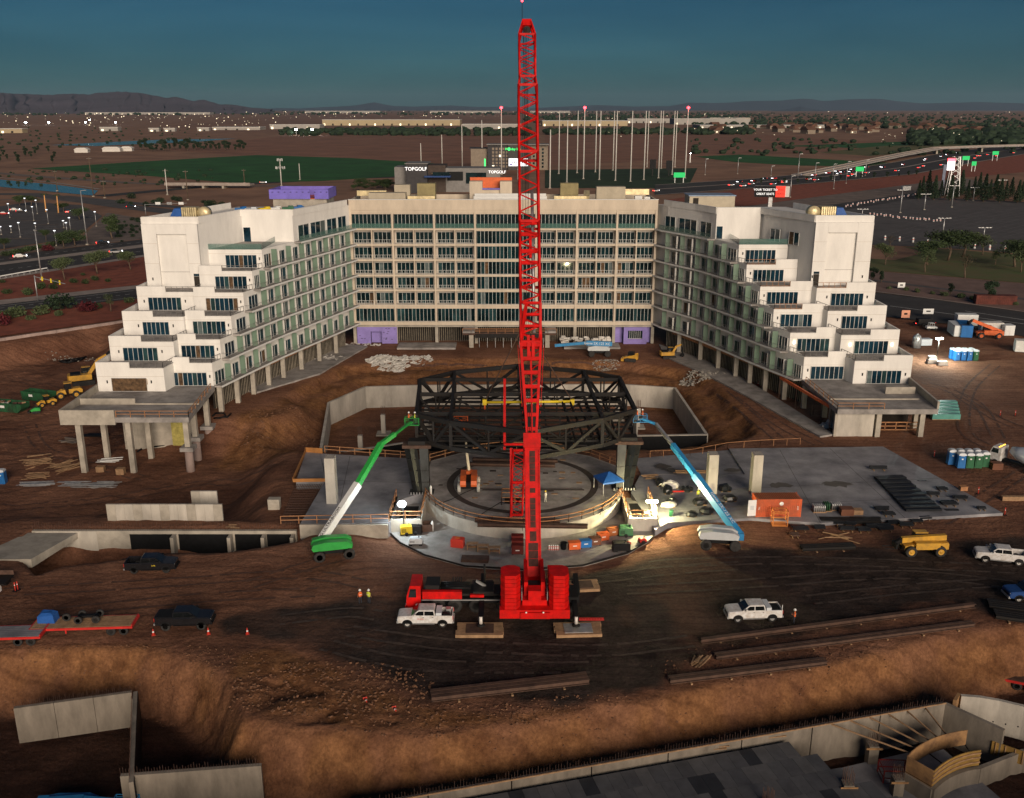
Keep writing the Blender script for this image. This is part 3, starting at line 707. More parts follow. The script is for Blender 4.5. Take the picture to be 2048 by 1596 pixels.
    if Lf:
        cols += [(X(71.2),yd+1.2),(X(63),yd+1.2),(X(53.9),yd+2.2),(X(70.2),155.3),(X(62.6),155.3),(X(54.3),154.5),(X(54.0),160.5)]
        cols += [(X(f(y)+1.0),y) for y in (166.5,172,177.5,183,188.5,195,202,209)]
    else:
        cols += [(X(61.7),yd+.9),(X(69),yd+.9),(X(70),yd+5.5),(X(56),yd+7)]+[(X(f(y)+1.2),y) for y in (163,168.5,174,179.5,184.5,189.5,196,203,210)]
    for cx_,cy_ in cols:
        zb = hz1(cx_,cy_)-.3
        if Lf and cy_ < 163 and abs(cx_) < 55: zb = hz1(cx_,cy_)-1
        B('column', conc, W, (cx_-.42,cx_+.42,cy_-.42,cy_+.42,zb,4.09 if cy_ < IF[1]-1 else 4.68), world=True)
        if Lf and cy_ < 163 and abs(cx_) < 55:
            B('footing', slabc, W, (cx_-1.1,cx_+1.1,cy_-1.1,cy_+1.1,-1.4,-.75), world=True)
            MB().lathe([(.75,-7),(.68,-1.41)], (cx_,cy_,0), 10).build('soil_pier', wallc, W, True)
    wk = ((470,772),(540,748),(620,715),(700,688),(735,692),(640,746),(575,766),(510,785)) if Lf else ((1318,688),(1400,716),(1470,746),(1560,800),(1668,868),(1640,872),(1500,795),(1420,752),(1330,712))
    MB().prism([tuple(P(a,b2,.2)[:2]) for a,b2 in wk], -.5, .2).build('walkway', slabc, W, True)
    # ground storey behind the columns
    gp = [(X(f(y)+3.2),y) for y in np.linspace(168 if Lf else 172,217,8)]
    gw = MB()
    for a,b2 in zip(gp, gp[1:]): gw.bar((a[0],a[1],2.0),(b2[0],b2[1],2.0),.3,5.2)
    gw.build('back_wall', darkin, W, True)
    st = MB(); L_ = sum((Vector(b2)-Vector(a)).length for a,b2 in zip(gp,gp[1:]))
    for a,b2 in zip(gp, gp[1:]):
        a, b2 = Vector(a), Vector(b2); n = int((b2-a).length/.55)
        for i in range(n):
            q = a.lerp(b2,i/n); q = q+Vector((-sg*.35,0)); st.box(q.x-.05,q.x+.05,q.y-.05,q.y+.05,-.4,4.4)
    tag(st.build('stud_wall', studs, W, True), kind='stuff')
    MB().bar((X(f(176)+2.6),176,3.9),(X(f(214)+2.6),214,3.9),.2,.9).build('orange_fascia', orange if False else woodo, W, True)
    if Lf:
        B('end_wall', conc, W, (X(68.5),X(56.5),159,159.4,-4.8,4.09), world=True); B('lit_doorway', mat('lit_room',(.4,.33,.1),.8,var=.35,scale=1.2,emit=.1,ecol=(.6,.5,.1)), W, (X(60),X(57.2),158.9,158.995,-4.2,.2), world=True)
        MB().bar((X(66),159.2,-.2),(X(66.4),159.2,-.2),.5,8).build('wall_pier', conc, W, True)
    else:
        B('end_wall', concl, W, (54.8,61,yd+.8,yd+1.15,-.4,4.08), world=True); B('end_wall_pier', conc, W, (54.35,54.79,yd+.7,yd+1.3,-.4,4.08), world=True)
        B('service_core', darkin, W, (60,70,160,160.4,-.3,4.08), world=True)
        railing(W, (62,yd+3,.2),(69.4,yd+3,.2), 1.5, woodo, 1.8, r=.07, rails=(1.,.55,.1), name='timber_guardrail')
        MB().bar((X(f(174)+.3),174,4.2),(54.4,yd+4,4.2),.35,.5).build('orange_form_beam', orange, W, True)
        for i in range(5):
            y = 154.5+i*4.6; MB().tube((f(max(y,160))-.5+ (0 if y > 160 else -1.2),y,-.3),(f(max(y,160))-.5+(0 if y > 160 else -1.2),y,4.1),.08).build('shoring_post', rusty, W, True)
    return W
wl = wing(-1, 'stepped white left wing of the hotel with green glass balcony fins', (-62,185,0))
wr = wing(1, 'stepped white right wing of the hotel with timber terrace railings', (62,188,0))
for root, m, mb in rest.values(): tag(mb.build('pane', m, root, True), kind='stuff')
# roof structures on the wings
ph = thing('roof_penthouse', 'concrete roof penthouse clad in bright purple sheathing, left wing roof', 'penthouse', (-44.8,213,31.6))
def phb(a, b2, c_, d_, e, f_, n, m): B(n, m, ph, (a,b2,c_,d_,e,f_))
phb(-7,4.6,-3,6,0,2.68,'wall',conc); 
for q in ((-7.6,-7.2,-3.6,6),(-7.6,1.2,-3.62,-3.2),(2.2,5.2,-3.62,-3.2),(4.8,5.2,-3.2,6),(-7.6,5.2,5.7,6.1)): phb(*q,2.7,4.7,'purple_panel',purpleb)
phb(-7.2,4.8,-3.2,5.7,2.69,2.8,'deck',orange)
for x in np.arange(-7,5,1.3): B('panel_mark', steelblk, ph, (x,x+.35,-3.66,-3.622,4.1,4.22))
# plant bundles on both tower roofs: wrapped fan section, foil ribs and blue cover
for sx, lab in ((-1,'blue and foil wrapped fan unit on the left tower roof'),(1,'blue and foil wrapped fan unit on the right tower roof')):
    t = thing('roof_fan_unit', lab, 'fan unit', ((-62.8,189,32.1) if sx < 0 else (62,190.5,32.1)))
    q = -sx
    MB().xz([(-q*-4.2*-1 if False else q*-4.2*-1*-1,.1),(q*-1.6,.1),(q*-1.6,2.3),(q*-2.9,2.3)], -1.2, 1.2).build('blue_cover', tarp, t)
    for i in range(7): B('foil_rib', ducty, t, (min(q*(-1.5+i*.42),q*(-1.5+i*.42+.3)),max(q*(-1.5+i*.42),q*(-1.5+i*.42+.3)),-1.2,1.2,.3,2.5))
    MB().lathe([(.2,-.9),(1.25,-.9),(1.25,.9),(.2,.9)], (q*2.6,0,1.35), 14, 'y').build('fan_housing', ducty, t)
    B('frame', steelblk, t, (-4.0,3.6,-1.25,-1.15,.0,.25),(-4.0,3.6,1.15,1.25,.0,.25))
st = thing('roof_penthouse', 'grey penthouse with blue roof behind the right wing parapet', 'penthouse', (44,216,32)); B('wall', beige, st, (-5,5,-3,3,0,2.6)); B('opening', darkin, st, (-4.2,-3,-3.03,-3.001,.1,2.2)); B('roof', bluep and mat('blue_roofing',(.25,.33,.45),.6), st, (-5.2,5.2,-3.2,3.2,2.6,2.8))
for i,(x,y,m_) in enumerate(((-57,203,bluep),(-54.5,202,greyp),(-52,203,yellowb),(-50,204,white),(-47.5,205,greenp),(-45.8,206,bluep))):
    t = MB(); t.cb((0,0,.5),(2+rnd.random(),1.2,.9),rnd.random()); t.cb((.5,.3,1.05),(1,.8,.3),rnd.random())
    tag(t.build('roof_material_stack', m_), ('blue','grey','yellow','white','green','small blue')[i]+' wrapped stack of roofing material on the left wing roof', 'material stack').location = (x,y,32.1)
# ------------------------------------------------------------------ stage, slabs and pit walls
ZS = 1.3
stg = thing('stage_slab', 'grey concrete stage with dark turntable ring and curved front wall', 'stage', (1.5,127,0))
SC = (1.5,127.3); SR = 14.3
circ = lambda r, a0=0, a1=360, n=48: [(SC[0]+r*math.cos(math.radians(a0+(a1-a0)*i/n)), SC[1]+r*math.sin(math.radians(a0+(a1-a0)*i/n))) for i in range(n+1)]
back = [P(*p,ZS)[:2] for p in ((1240,934),(1180,912),(1100,898),(1000,897),(920,906),(860,922))]
MB().prism(circ(SR,180,360)+[tuple(q) for q in back], -1.5, ZS).build('drum_wall', concl, stg, True)
MB().prism(circ(SR-.45,180,360)+[tuple(q) for q in [(b2[0]*.985,b2[1]-.3) for b2 in back]], ZS-.01, ZS+.006).build('stage_floor', slabc, stg, True)
ringm = mat('turntable_ring', (.055,.042,.036), .7, var=.25, scale=1)
def annulus(r0, r1, z, a0=0, a1=360, n=72):
    mb = MB(); A = circ(r0,a0,a1,n); Bq = circ(r1,a0,a1,n)
    mb.add([(x,y+.6,z) for x,y in A]+[(x,y+.6,z) for x,y in Bq], [(i,n+1+i,n+2+i,i+1) for i in range(n)]); return mb
annulus(9.9,10.9,ZS+.012).build('turntable_ring', ringm, stg, True)
MB().cb((3,125.3,ZS+.03),(14.4,.4,.04)).build('steel_strip', ringm, stg, True); MB().cb((1,125.9,ZS+.02),(18,.2,.03)).build('steel_strip', ringm, stg, True)
for i in range(34):
    a = rnd.random()*2*PI; r = 3+rnd.random()*9.5
    MB().cb((SC[0]+r*math.cos(a),SC[1]+r*math.sin(a),ZS+.02),(.5+rnd.random()*.5,.35+rnd.random()*.3,.03),0).build('hatch', wood if i%3 else ringm, stg, True)
def slab(name, label, pts, z0, z1, m=None, cat='slab'):
    q = [P(a,b2,z1) for a,b2 in pts]; c0 = sum((v for v in q), Vector())/len(q)
    t = thing(name, label, cat, (c0.x,c0.y,0)); MB().prism([tuple(v[:2]) for v in q], z0, z1).build('deck', m or deckc, t, True); return t
sl = slab('concrete_slab', 'grey concrete slab left of the stage with one pale square pillar', ((600,1048),(778,1046),(800,1000),(846,985),(862,922),(826,917),(640,907),(655,962),(648,966)), -4.5, ZS)
MB().prism([tuple(P(a,b2,ZS-.08)[:2]) for a,b2 in ((592,962),(652,961),(640,907),(612,904))], -.2, ZS-.08).build('rear_deck', deckc, sl, True)
B('front_upstand', conc, sl, (P(600,1048,ZS).x,P(776,1048,ZS).x,P(690,1048,ZS).y-.35,P(690,1048,ZS).y-.02,-.6,ZS+.02), world=True)
for a,b2 in (((586,962),(612,903)),((612,903),(645,905)),((586,964),(652,963))):
    p_, q_ = P(*a,ZS), P(*b2,ZS); MB().bar(p_+Vector((0,0,.25)), q_+Vector((0,0,.25)), .15, .9 if a[1] < 960 else .5).build('plywood_edge_form', woodp if False else orange and mat('form_orange%d'%a[0],(.42,.18,.05),.7,var=.2), sl, True)
rebm = mat('rebar', (.10,.055,.04), .8, var=.3, scale=3)
rb_ = MB()
for i in range(16):
    p_, q_ = P(560+i*3.2,1046,.9), P(592+i*3.4,968,.9); rb_.bar(p_, q_, .05, .05)
for j in range(16):
    y = 1046-j*4.9; x0 = 560+j*2.05; rb_.bar(P(x0,y,.93), P(x0+48,y,.93), .05, .05)
tag(rb_.build('rebar_mat', rebm, sl, True), kind='stuff')
def guard(root, pts, z, name='timber_guardrail', m=None, step=2.4, h=1.1, rails=(1.,.5), r=.045):
    q = [P(a,b2,z) for a,b2 in pts] if len(pts[0]) == 2 else [Vector(p) for p in pts]
    for a,b2 in zip(q, q[1:]): railing(root, a, b2, h, m or woodo, step, name, r, rails)
guard(sl, ((562,1048),(778,1044)), ZS); guard(sl, ((650,905),(832,918)), ZS)
guard(stg, [(x,y,ZS) for x,y in circ(SR-.15,196,344,18)], ZS)
guard(stg, [(b2[0],b2[1],ZS) for b2 in back], ZS)
def pillar(name, label, px, py, wd, dp, hgt, z0, m=concl):
    p_ = P(px,py,z0); t = thing(name, label, 'pillar', (p_.x,p_.y+dp/2,z0))
    for k in range(3): B('shaft_lift', m, t, (-wd/2+.006*k,wd/2-.006*k,-dp/2+.006*k,dp/2-.006*k,hgt*k/3,hgt*(k+1)/3-.012 if k < 2 else hgt))
    rr = MB()
    for i in range(4):
        for j in range(4):
            if i in (0,3) or j in (0,3): rr.box(-wd/2+.15+i*(wd-.3)/3,-wd/2+.18+i*(wd-.3)/3,-dp/2+.15+j*(dp-.3)/3,-dp/2+.18+j*(dp-.3)/3,hgt,hgt+.12)
    rr.build('rebar', rebm, t); return t
pillar('concrete_pillar', 'pale square concrete pillar standing on the slab left of the stage', 663, 1008, 1.35, 1.6, 6.6, ZS)
pillar('concrete_pillar', 'square concrete pillar right of the stage beside the blue boom lift', 1424, 988, 1.35, 1.7, 5.9, .3)
pillar('concrete_pillar', 'square concrete pillar just left of the orange container', 1512, 990, 1.35, 1.7, 6.0, .3)
sr_ = slab('concrete_slab', 'wide stained concrete slab on the right holding black roofing panels', ((1310,1060),(1335,1045),(1500,1036),(1640,1046),(2006,1026),(1766,893),(1458,897),(1490,948),(1280,950),(1262,985)), -.6, .3)
slab('concrete_slab', 'lower concrete slab strip behind the right stage leg', ((1282,948),(1489,948),(1458,900),(1268,917)), -2.6, .04)
guard(sr_, ((1300,915),(1380,912),(1455,898),(1520,893),(1600,889)), .3, h=1.1, rails=(1.,), r=.03)
ap = slab('concrete_apron', 'curved concrete apron in front of the round stage', ((776,1062),(800,1085),(850,1110),(930,1132),(1050,1139),(1165,1131),(1255,1106),(1300,1080),(1325,1052),(1300,990),(800,990)), -1.2, -.5, slabc, 'apron')
annb = MB()
for (a,b2) in zip(((776,1062),(800,1085),(850,1110),(930,1132),(1050,1139),(1165,1131),(1255,1106),(1300,1080)),((800,1085),(850,1110),(930,1132),(1050,1139),(1165,1131),(1255,1106),(1300,1080),(1325,1052))):
    annb.bar(P(*a,-.5),P(*b2,-.5),.12,.2)
annb.build('edge_form', steelblk, ap, True)
# stair pits either side of the drum
for nm,lab,(x0,x1),yy in (('stair_pit','stair opening with timber rails left of the stage drum',(-16.2,-11.9),(115.2,123)),('stair_pit','stair opening with timber rails right of the stage drum',(15.3,19.2),(115.5,124))):
    t = thing(nm, lab, 'stair pit', ((x0+x1)/2,yy[0],0))
    B('wall', concl, t, (x0,x1,yy[0],yy[0]+.3,-1.2,ZS),(x0,x0+.3,yy[0]+.3,yy[1],-1.2,ZS),(x1-.3,x1,yy[0]+.3,yy[1],-1.2,ZS), world=True)
    B('floor', slabc, t, (x0+.3,x1-.3,yy[0]+.3,yy[1],-1.2,.2), world=True); B('opening', black, t, (x0+1,x1-1,yy[0]+3,yy[1]-1,.2,.24), world=True)
    guard(t, [(x0+.1,yy[1],ZS),(x0+.1,yy[0]+.15,ZS),(x1-.1,yy[0]+.15,ZS),(x1-.1,yy[1],ZS)], ZS, step=1.8)
hp = thing('floor_opening', 'square floor opening with timber guardrail beside the red lattice section', 'opening', (.2,121.5,ZS))
B('hole', black, hp, (-1.2,1.8,-1,1,.01,.03)); 
for a,b2 in (((-1.6,-1.5),(2,-1.5)),((2,-1.5),(2,1.6)),((2,1.6),(-1.6,1.6)),((-1.6,1.6),(-1.6,-1.5))): railing(hp,(a[0],a[1],0),(b2[0],b2[1],0),1.1,woodo,1.6,'timber_guardrail',.045,(1.,.5),False)
# steel planks lying on stage
for k,(a,b2,lab) in enumerate((((950,1043),(1120,1046),'long brown steel plank lying on the front of the stage floor'),((955,1052),(1175,1056),'second brown steel plank near the stage front rail'),((945,922),(1115,925),'brown steel beam lying on the rear of the stage floor'),((940,931),(1110,934),'brown steel beam lying just in front of the rear one'))):
    p_, q_ = P(*a,ZS), P(*b2,ZS); t = thing('steel_beam', lab, 'beam', ((p_.x+q_.x)/2,(p_.y+q_.y)/2,ZS))
    for z,hh,w_ in ((.04,.05,.7),(.25,.36,.1),(.46,.05,.7)): MB().bar(p_+Vector((0,0,z)),q_+Vector((0,0,z)),w_,hh).build('flange' if w_ > .5 else 'web', rusty, t, True)
# basement walls in the excavation
bw = thing('basement_wall', 'concrete basement walls of the excavation behind the stage, black coated in front', 'retaining wall', (0,172,-6.5))
n = len(WALLPIT)
for i in range(n):
    a, b2 = Vector(WALLPIT[i]), Vector(WALLPIT[(i+1)%n]); L_ = (b2-a).length; m_ = max(1, round(L_/7))
    for k in range(m_):
        p_, q_ = a.lerp(b2,k/m_), a.lerp(b2,(k+1)/m_-.02/L_); MB().bar((p_.x,p_.y,-4.3),(q_.x,q_.y,-4.3),.5,4.6).build('wall_pour', concl, bw, True)
    if i in (5,6,7,8):
        if i == 5: continue
        d = (b2-a).normalized(); nn = Vector((d.y,-d.x)); nn = -nn if nn.y > 0 else nn
        p_, q_ = a+nn*.29, b2+nn*.29; MB().bar((p_.x,p_.y,-4.4),(q_.x,q_.y,-4.4),.05,4.5).build('waterproof_coating', black, bw, True)
for k,(x,y) in enumerate(((-27,160),(-24.5,172),(-16.6,176),(-16,168),(23,168),(24.5,176),(26,160),(21,181))):
    t = thing('pit_column', ('stub concrete column %s in the basement pit'%('nearest the left corner','left of the truss','behind the truss left corner','under the truss left corner','right of the truss','with tall rebar right of the truss','nearest the right wall','by the back wall right')[k]), 'column', (x,y,-6.5))
    B('shaft', concl, t, (-.4,.4,-.4,.4,0,4.0)); rr = MB()
    for dx in (-.3,0,.3):
        for dy in (-.3,.3): rr.box(dx-.03,dx+.03,dy-.03,dy+.03,4.0,5.6)
    rr.build('rebar', rebm, t); B('footing', conc, t, (-1.3,1.3,-1.3,1.3,0,.3))
# lower left wall with form panels and dark openings
lw = thing('retaining_wall', 'low concrete wall with dark openings and upright rebar, left of the stage slab', 'retaining wall', (-45,117,-4))
y0 = P(300,1062,0).y
B('wall', conc, lw, (-63,-28.3,y0,y0+.5,-4.6,0), world=True)
B('light_wall', concl, lw, (-62.5,-54.5,y0-.06,y0-.003,-4,-.05), world=True)
for x0,x1 in ((-50.2,-44.6),(-43.8,-37.2),(-36.4,-32.8),(-32.2,-29)): 
    B('opening', black, lw, (x0,x1,y0-.05,y0-.004,-4.4,-.45), world=True); B('buttress', conc, lw, (x1+.1,x1+.55,y0-1.3,y0-.01,-4.5,-.4), world=True)  # black sheet on the solid wall stands in for the shaded opening
for (x0,x1,yy,z1) in ((-54.6,-38,118.3,2.1),(-44.5,-40,122.4,2.3)):
    for k in range(int((x1-x0)/1.2)): B('form_panel', concl if k%3 else conc, lw, (x0+k*1.2,x0+k*1.2+1.18,yy,yy+.3,-4.5,z1), world=True)
rr = MB()
for i in range(110):
    x = -63+i*.32+rnd.random()*.1; rr.box(x,x+.03,y0+.2,y0+.23,0,.8+rnd.random()*.5)
tag(rr.build('rebar', rebm, lw, True), kind='stuff')
rp = thing('concrete_ramp', 'sloping pale concrete ramp slab at the left edge below the low wall', 'ramp', (-60,112,-4)); MB().add([(-63.5,y0-.1,-.2),(-57,y0-.1,-.2),(-59,106,.14),(-66.5,106,.14),(-63.5,y0-.1,-1),(-57,y0-.1,-1),(-59,106,-1),(-66.5,106,-1)],[(3,2,1,0),(4,5,6,7),(0,1,5,4),(1,2,6,5),(2,3,7,6),(3,0,4,7)]).build('slab', conc, rp, True)
# retaining wall at far left
rw = thing('retaining_wall', 'tall pinkish shotcrete retaining wall at the far left below the road', 'retaining wall', (-113,230,-4.6))
a, b2 = Vector((-139,206.5)), Vector((-100,243)); 
for k in range(9):
    p_, q_ = a.lerp(b2,k/9), a.lerp(b2,(k+1)/9-.001); MB().bar((p_.x,p_.y,-2.1),(q_.x,q_.y,-2.1),.6,5.2).build('wall_panel', wallc, rw, True)
# ------------------------------------------------------------------ steel roof truss on its two legs
tr = thing('steel_truss', 'large black steel ring truss roof held over the stage', 'truss', (1.5,136,8.3))
TP = [(-13.4,126.8),(-14.5,144.4),(-9.3,149.2),(1.1,153.3),(11.6,149.8),(17.1,145.9),(17.5,128.8),(12.5,124.7),(2.1,119.2),(-8.4,123.4)]
ZT, ZB = 12., 8.3
def mem(a, b2, w_, h_, nm): MB().bar(a, b2, w_, h_).build(nm, steelblk, tr, True)
T3 = [Vector((x,y,ZT)) for x,y in TP]; B3 = [Vector((x,y,ZB)) for x,y in TP]
for i in range(10):
    j = (i+1)%10
    mem(T3[i],T3[j],.5,.62,'top_chord'); mem(B3[i],B3[j],.5,.6,'bottom_chord'); mem(T3[i],B3[i],.45,.45,'post')
    m1 = (B3[i]+B3[j])/2
    mem(T3[i],m1,.42,.42,'brace'); mem(T3[j],m1,.42,.42,'brace'); mem((T3[i]+T3[j])/2,m1,.22,.22,'hanger')
    g = MB(); g.cb(T3[i]+Vector((0,0,-.1)),(1.0,.12,.8),math.atan2(*(TP[j][1]-TP[i][1],TP[j][0]-TP[i][0]))); g.build('gusset', steelblk, tr, True)
def at_y(y): # truss outline at y
    xs = []
    for i in range(10):
        a, b2 = TP[i], TP[(i+1)%10]
        if (a[1]-y)*(b2[1]-y) <= 0 and a[1] != b2[1]: xs.append(a[0]+(b2[0]-a[0])*(y-a[1])/(b2[1]-a[1]))
    return min(xs), max(xs)
for y in (144.9,136.8,127.3):
    x0, x1 = at_y(y)
    mem((x0,y,ZT+.01),(x1,y,ZT+.01),.35,.55,'cross_beam'); mem((x0,y,ZB+.01),(x1,y,ZB+.01),.3,.35,'lower_beam')
    xs = [x0,-8.9,1.5,12,x1]
    for a,b2 in zip(xs,xs[1:]):
        mid_ = (a+b2)/2; mem((mid_,y,ZT),(mid_,y,ZB),.2,.2,'hanger'); mem((a,y,ZT-.2),(mid_,y,ZB+.1),.24,.24,'brace'); mem((b2,y,ZT-.2),(mid_,y,ZB+.1),.24,.24,'brace')
for a,b2 in ((T3[2],T3[9]),(T3[3],T3[8]),(T3[4],T3[7])): mem(a+Vector((0,0,.04)),b2+Vector((0,0,.04)),.42,.56,'long_beam'); mem(a+Vector((0,0,ZB-ZT+.04)),b2+Vector((0,0,ZB-ZT+.04)),.34,.4,'lower_long_beam')
for k in range(9):
    x = -11.5+k*3.3; y0_ = 128 if k in (0,8) else 124.5; mem((x,y0_,ZB+.05),(x,147.5 if 0 < k < 8 else 144,ZB+.05),.2,.28,'joist')
for k in range(5):
    x = -11+k*6.4; mem((x,127.3,ZT-.1),(x+3,136.8,ZB+.3),.28,.3,'brace'); mem((x+3,136.8,ZT-.1),(x,144.9,ZB+.3),.28,.3,'brace')
for k,y in enumerate(np.linspace(121.5,150,15)):
    x0, x1 = at_y(y); mem((x0,y,ZB+.3),(x1,y,ZB+.3),.2,.28,'purlin')
for k in range(6):
    x = 9+k*1.2; mem((x,124.8+k*.5,ZB+.3),(x-1.6,134,ZT-.4),.2,.35,'stair_stringer')
for sx,(bx,by),lab in ((-1,(-13,124.6),'black steel leg carrying the left corner of the ring truss'),(1,(16.2,126.2),'black splayed steel leg carrying the right corner of the ring truss')):
    t = thing('truss_leg', lab, 'steel leg', (bx,by,ZS)); hh = ZB-.6-ZS
    for dx,tx in ((-.75,-.95),(.75,.95)):
        MB().bar((dx*.75-sx*.35,0,.1),(tx+sx*.3,1.2,hh),1.0,1.1,1.25,1.4).build('box_column', steelcol, t)
        for z in (1.6,3.2,4.8): 
            f_ = z/hh; MB().cb((dx*.75-sx*.35+(tx+sx*.3-dx*.75+sx*.35)*f_,1.2*f_,z),(1.16,1.32,.08)).build('stiffener', steelblk, t)
    B('cap', rusty, t, (-2+sx*.3,2+sx*.3,.2,2.2,hh,hh+.45)); B('base_plate', steelblk, t, (-1.7-sx*.3,1.7-sx*.3,-.9,.9,0,.1))
    B('bearing', steelblk, t, (-1.2+sx*.3,1.2+sx*.3,.4,2,hh+.45,hh+1.0))
    for k in range(8): B('anchor_bolt', galv, t, (-1.5-sx*.3+k*.4,-1.35-sx*.3+k*.4,-1.05,-.9,0,.35))

jm = mat('pour_joint',(.07,.065,.06),.9,var=.2)
for root,pts,z in ((sr_,(((1560,900),(1640,1044)),((1660,897),(1810,1036)),((1350,985),(1880,956)),((1340,1020),(1950,990))),.303),(sl,(((700,912),(672,1044)),((640,960),(850,966))),ZS+.003),(stg,(((880,1000),(1210,1000)),((1045,900),(1045,1062)),((900,960),(1190,960))),ZS+.009)):
    for a,b2 in pts: p_, q_ = P(*a,z), P(*b2,z); MB().bar(p_,q_,.06,.004).build('pour_joint', jm, root, True)
# ------------------------------------------------------------------ wheels and crane
_wh = {}
def wheel(parent, x, y, z, r, wd, tm=None, rm=None, name='wheel'):
    """wheel with axis along local y: tyre mesh + rim sub-part"""
    k = (round(r,2), round(wd,2), (tm or rubber).name, (rm or rim).name)
    if k not in _wh:
        a = MB().lathe([(r*.55,-wd/2),(r*.92,-wd/2),(r,-wd*.36),(r,wd*.36),(r*.92,wd/2),(r*.55,wd/2),(r*.55,-wd/2)], n=20, ax='y')
        b2 = MB().lathe([(.001,-wd*.42),(r*.2,-wd*.5),(r*.22,-wd*.36),(r*.45,-wd*.36),(r*.56,-wd*.49),(r*.56,wd*.49),(r*.45,wd*.36),(r*.22,wd*.36),(r*.2,wd*.5),(.001,wd*.42)], n=16, ax='y')
        ms = []
        for q,m_,nm in ((a,tm or rubber,'tyre'),(b2,rm or rim,'rim')):
            o = q.build(nm, m_); ms.append(o.data); bpy.data.objects.remove(o)
        _wh[k] = ms
    o = bpy.data.objects.new(name, _wh[k][0]); col.objects.link(o); o.parent = parent; o.location = (x,y,z)
    c = bpy.data.objects.new('rim', _wh[k][1]); col.objects.link(c); c.parent = o
    return o
def lattice(root, p, q, w0, w1, nseg, m, ch=.14, br=.07, name='lattice_section', split=6):
    """square four-chord lattice mast from p to q, built as sections"""
    p, q = Vector(p), Vector(q); d = (q-p).normalized(); a = d.cross(Vector((0,1,0) if abs(d.y) < .3 else (0,0,1))).normalized()
    a = Vector((1,0,0)); b2 = d.cross(a).normalized()
    pt = lambda f,i,j: p.lerp(q,f)+(a*i+b2*j)*((w0+(w1-w0)*f)/2)
    k = 0
    while k < nseg:
        mb = MB(); k1 = min(nseg,k+split)
        for i,j in ((-1,-1),(1,-1),(1,1),(-1,1)): mb.tube(pt(k/nseg,i,j), pt(k1/nseg,i,j), ch/2*1.2, n=6)
        for s_ in range(k,k1):
            f0, f1 = s_/nseg, (s_+1)/nseg; z_ = 1 if s_%2 else -1
            for (i0,j0,i1,j1) in ((-1,-1,1,-1),(1,1,-1,1),(-1,1,-1,-1),(1,-1,1,1)):
                if z_ < 0: i0,j0,i1,j1 = i1,j1,i0,j0
                mb.tube(pt(f0,i0,j0), pt(f1,i1,j1), br/2*1.2, n=5)
        for i0,j0,i1,j1 in ((-1,-1,1,-1),(1,-1,1,1),(1,1,-1,1),(-1,1,-1,-1)):
            mb.bar(pt(k/nseg,i0,j0), pt(k/nseg,i1,j1), ch, ch); mb.bar(pt(k1/nseg-.004,i0,j0), pt(k1/nseg-.004,i1,j1), ch, ch)
        mb.build(name, m, root, True); k = k1
cr = thing('mobile_crane', 'huge red mobile crane with lattice jib standing in the middle of the site', 'crane', (2.4,94.8,0))
# carrier, cab to the left
X0 = 2.4
def cb_(name, m, *bx): return B(name, m, cr, *bx, world=True)
sq = lambda mb: (setattr(mb,'v',[((x if x > -2 else -2+(x+2)*.755),y,z) for x,y,z in mb.v]), mb)[1]
def cq(name, m, *bx):
    q = MB()
    for b2 in bx: q.box(*b2)
    return sq(q).build(name, m, cr, True)
CY0 = 94.6
cq('carrier_frame', black, (-12.6,7.4,CY0-.75,CY0+.75,.9,1.7),(-12.4,-2,CY0-1.4,CY0+1.4,1.55,1.75),(-2,7.2,CY0-1.45,CY0+1.45,1.45,1.95))
cq('carrier_deck', steelblk, (-12.2,-1.2,CY0-1.1,CY0+1.1,1.95,2.2),(-11.9,-9.9,CY0-.9,CY0+1.2,2.2,3.1),(-5,-2,CY0-1.2,CY0+1.2,2.2,2.5))
for k in range(3): sq(MB().tube((-9.8,CY0-.5+k*.5,2.6),(-5.4,CY0-.5+k*.5,2.6),.22,n=10)).build('tank', black, cr, True)
cq('side_box', craner, (-12.3,-6.6,CY0-1.5,CY0-1.0,1.75,2.65)); cq('side_box', craner, (-5.4,-3.4,CY0-1.5,CY0-1.15,1.96,2.25))
cq('running_board', galv, (-12.4,.2,CY0-1.56,CY0-1.45,1.6,1.72))
sq(MB().xz([(-14.7,.7),(-12.55,.7),(-12.55,3.3),(-14.1,3.3),(-14.6,2.1)], CY0-1.45, CY0+1.35)).build('driver_cab', craner, cr, True)
sq(MB().xz([(-14.35,1.95),(-13.2,1.95),(-13.2,2.95),(-14.05,2.95)], CY0-1.48, CY0-1.452)).build('cab_window', carglass, cr, True)
sq(MB().add([(-14.63,CY0-1.2,2.12),(-14.63,CY0+1.1,2.12),(-14.15,CY0+1.1,3.2),(-14.15,CY0-1.2,3.2)],[(3,2,1,0)])).build('windscreen', carglass, cr, True)
cq('bumper', craner, (-14.85,-14.5,CY0-1.45,CY0+1.35,.45,.95))
for x in (-10.6,-8.1,-6.3,-3.9,-.7,.9,4.4,6.2):
    for y in (-1.15,1.15): wheel(cr, x-2.4, CY0+y-94.8, .82, .82, .5, rubber, rim)
for i in range(5): sq(MB().tube((-8+i*.3,CY0+.9,2.3),(-8+i*.3,CY0+.9,3.2),.08)).build('exhaust_stack', black, cr, True)
sq(MB().bar((-3.2,CY0+.2,2.4),(-4.6,CY0+.2,3.1),.3,.25)).build('rest_arm', galv, cr, True); sq(MB().tube((-3.4,CY0+1.1,1.9),(-3.4,CY0+1.1,4.6),.16)).build('jack_post', steelblk, cr, True)
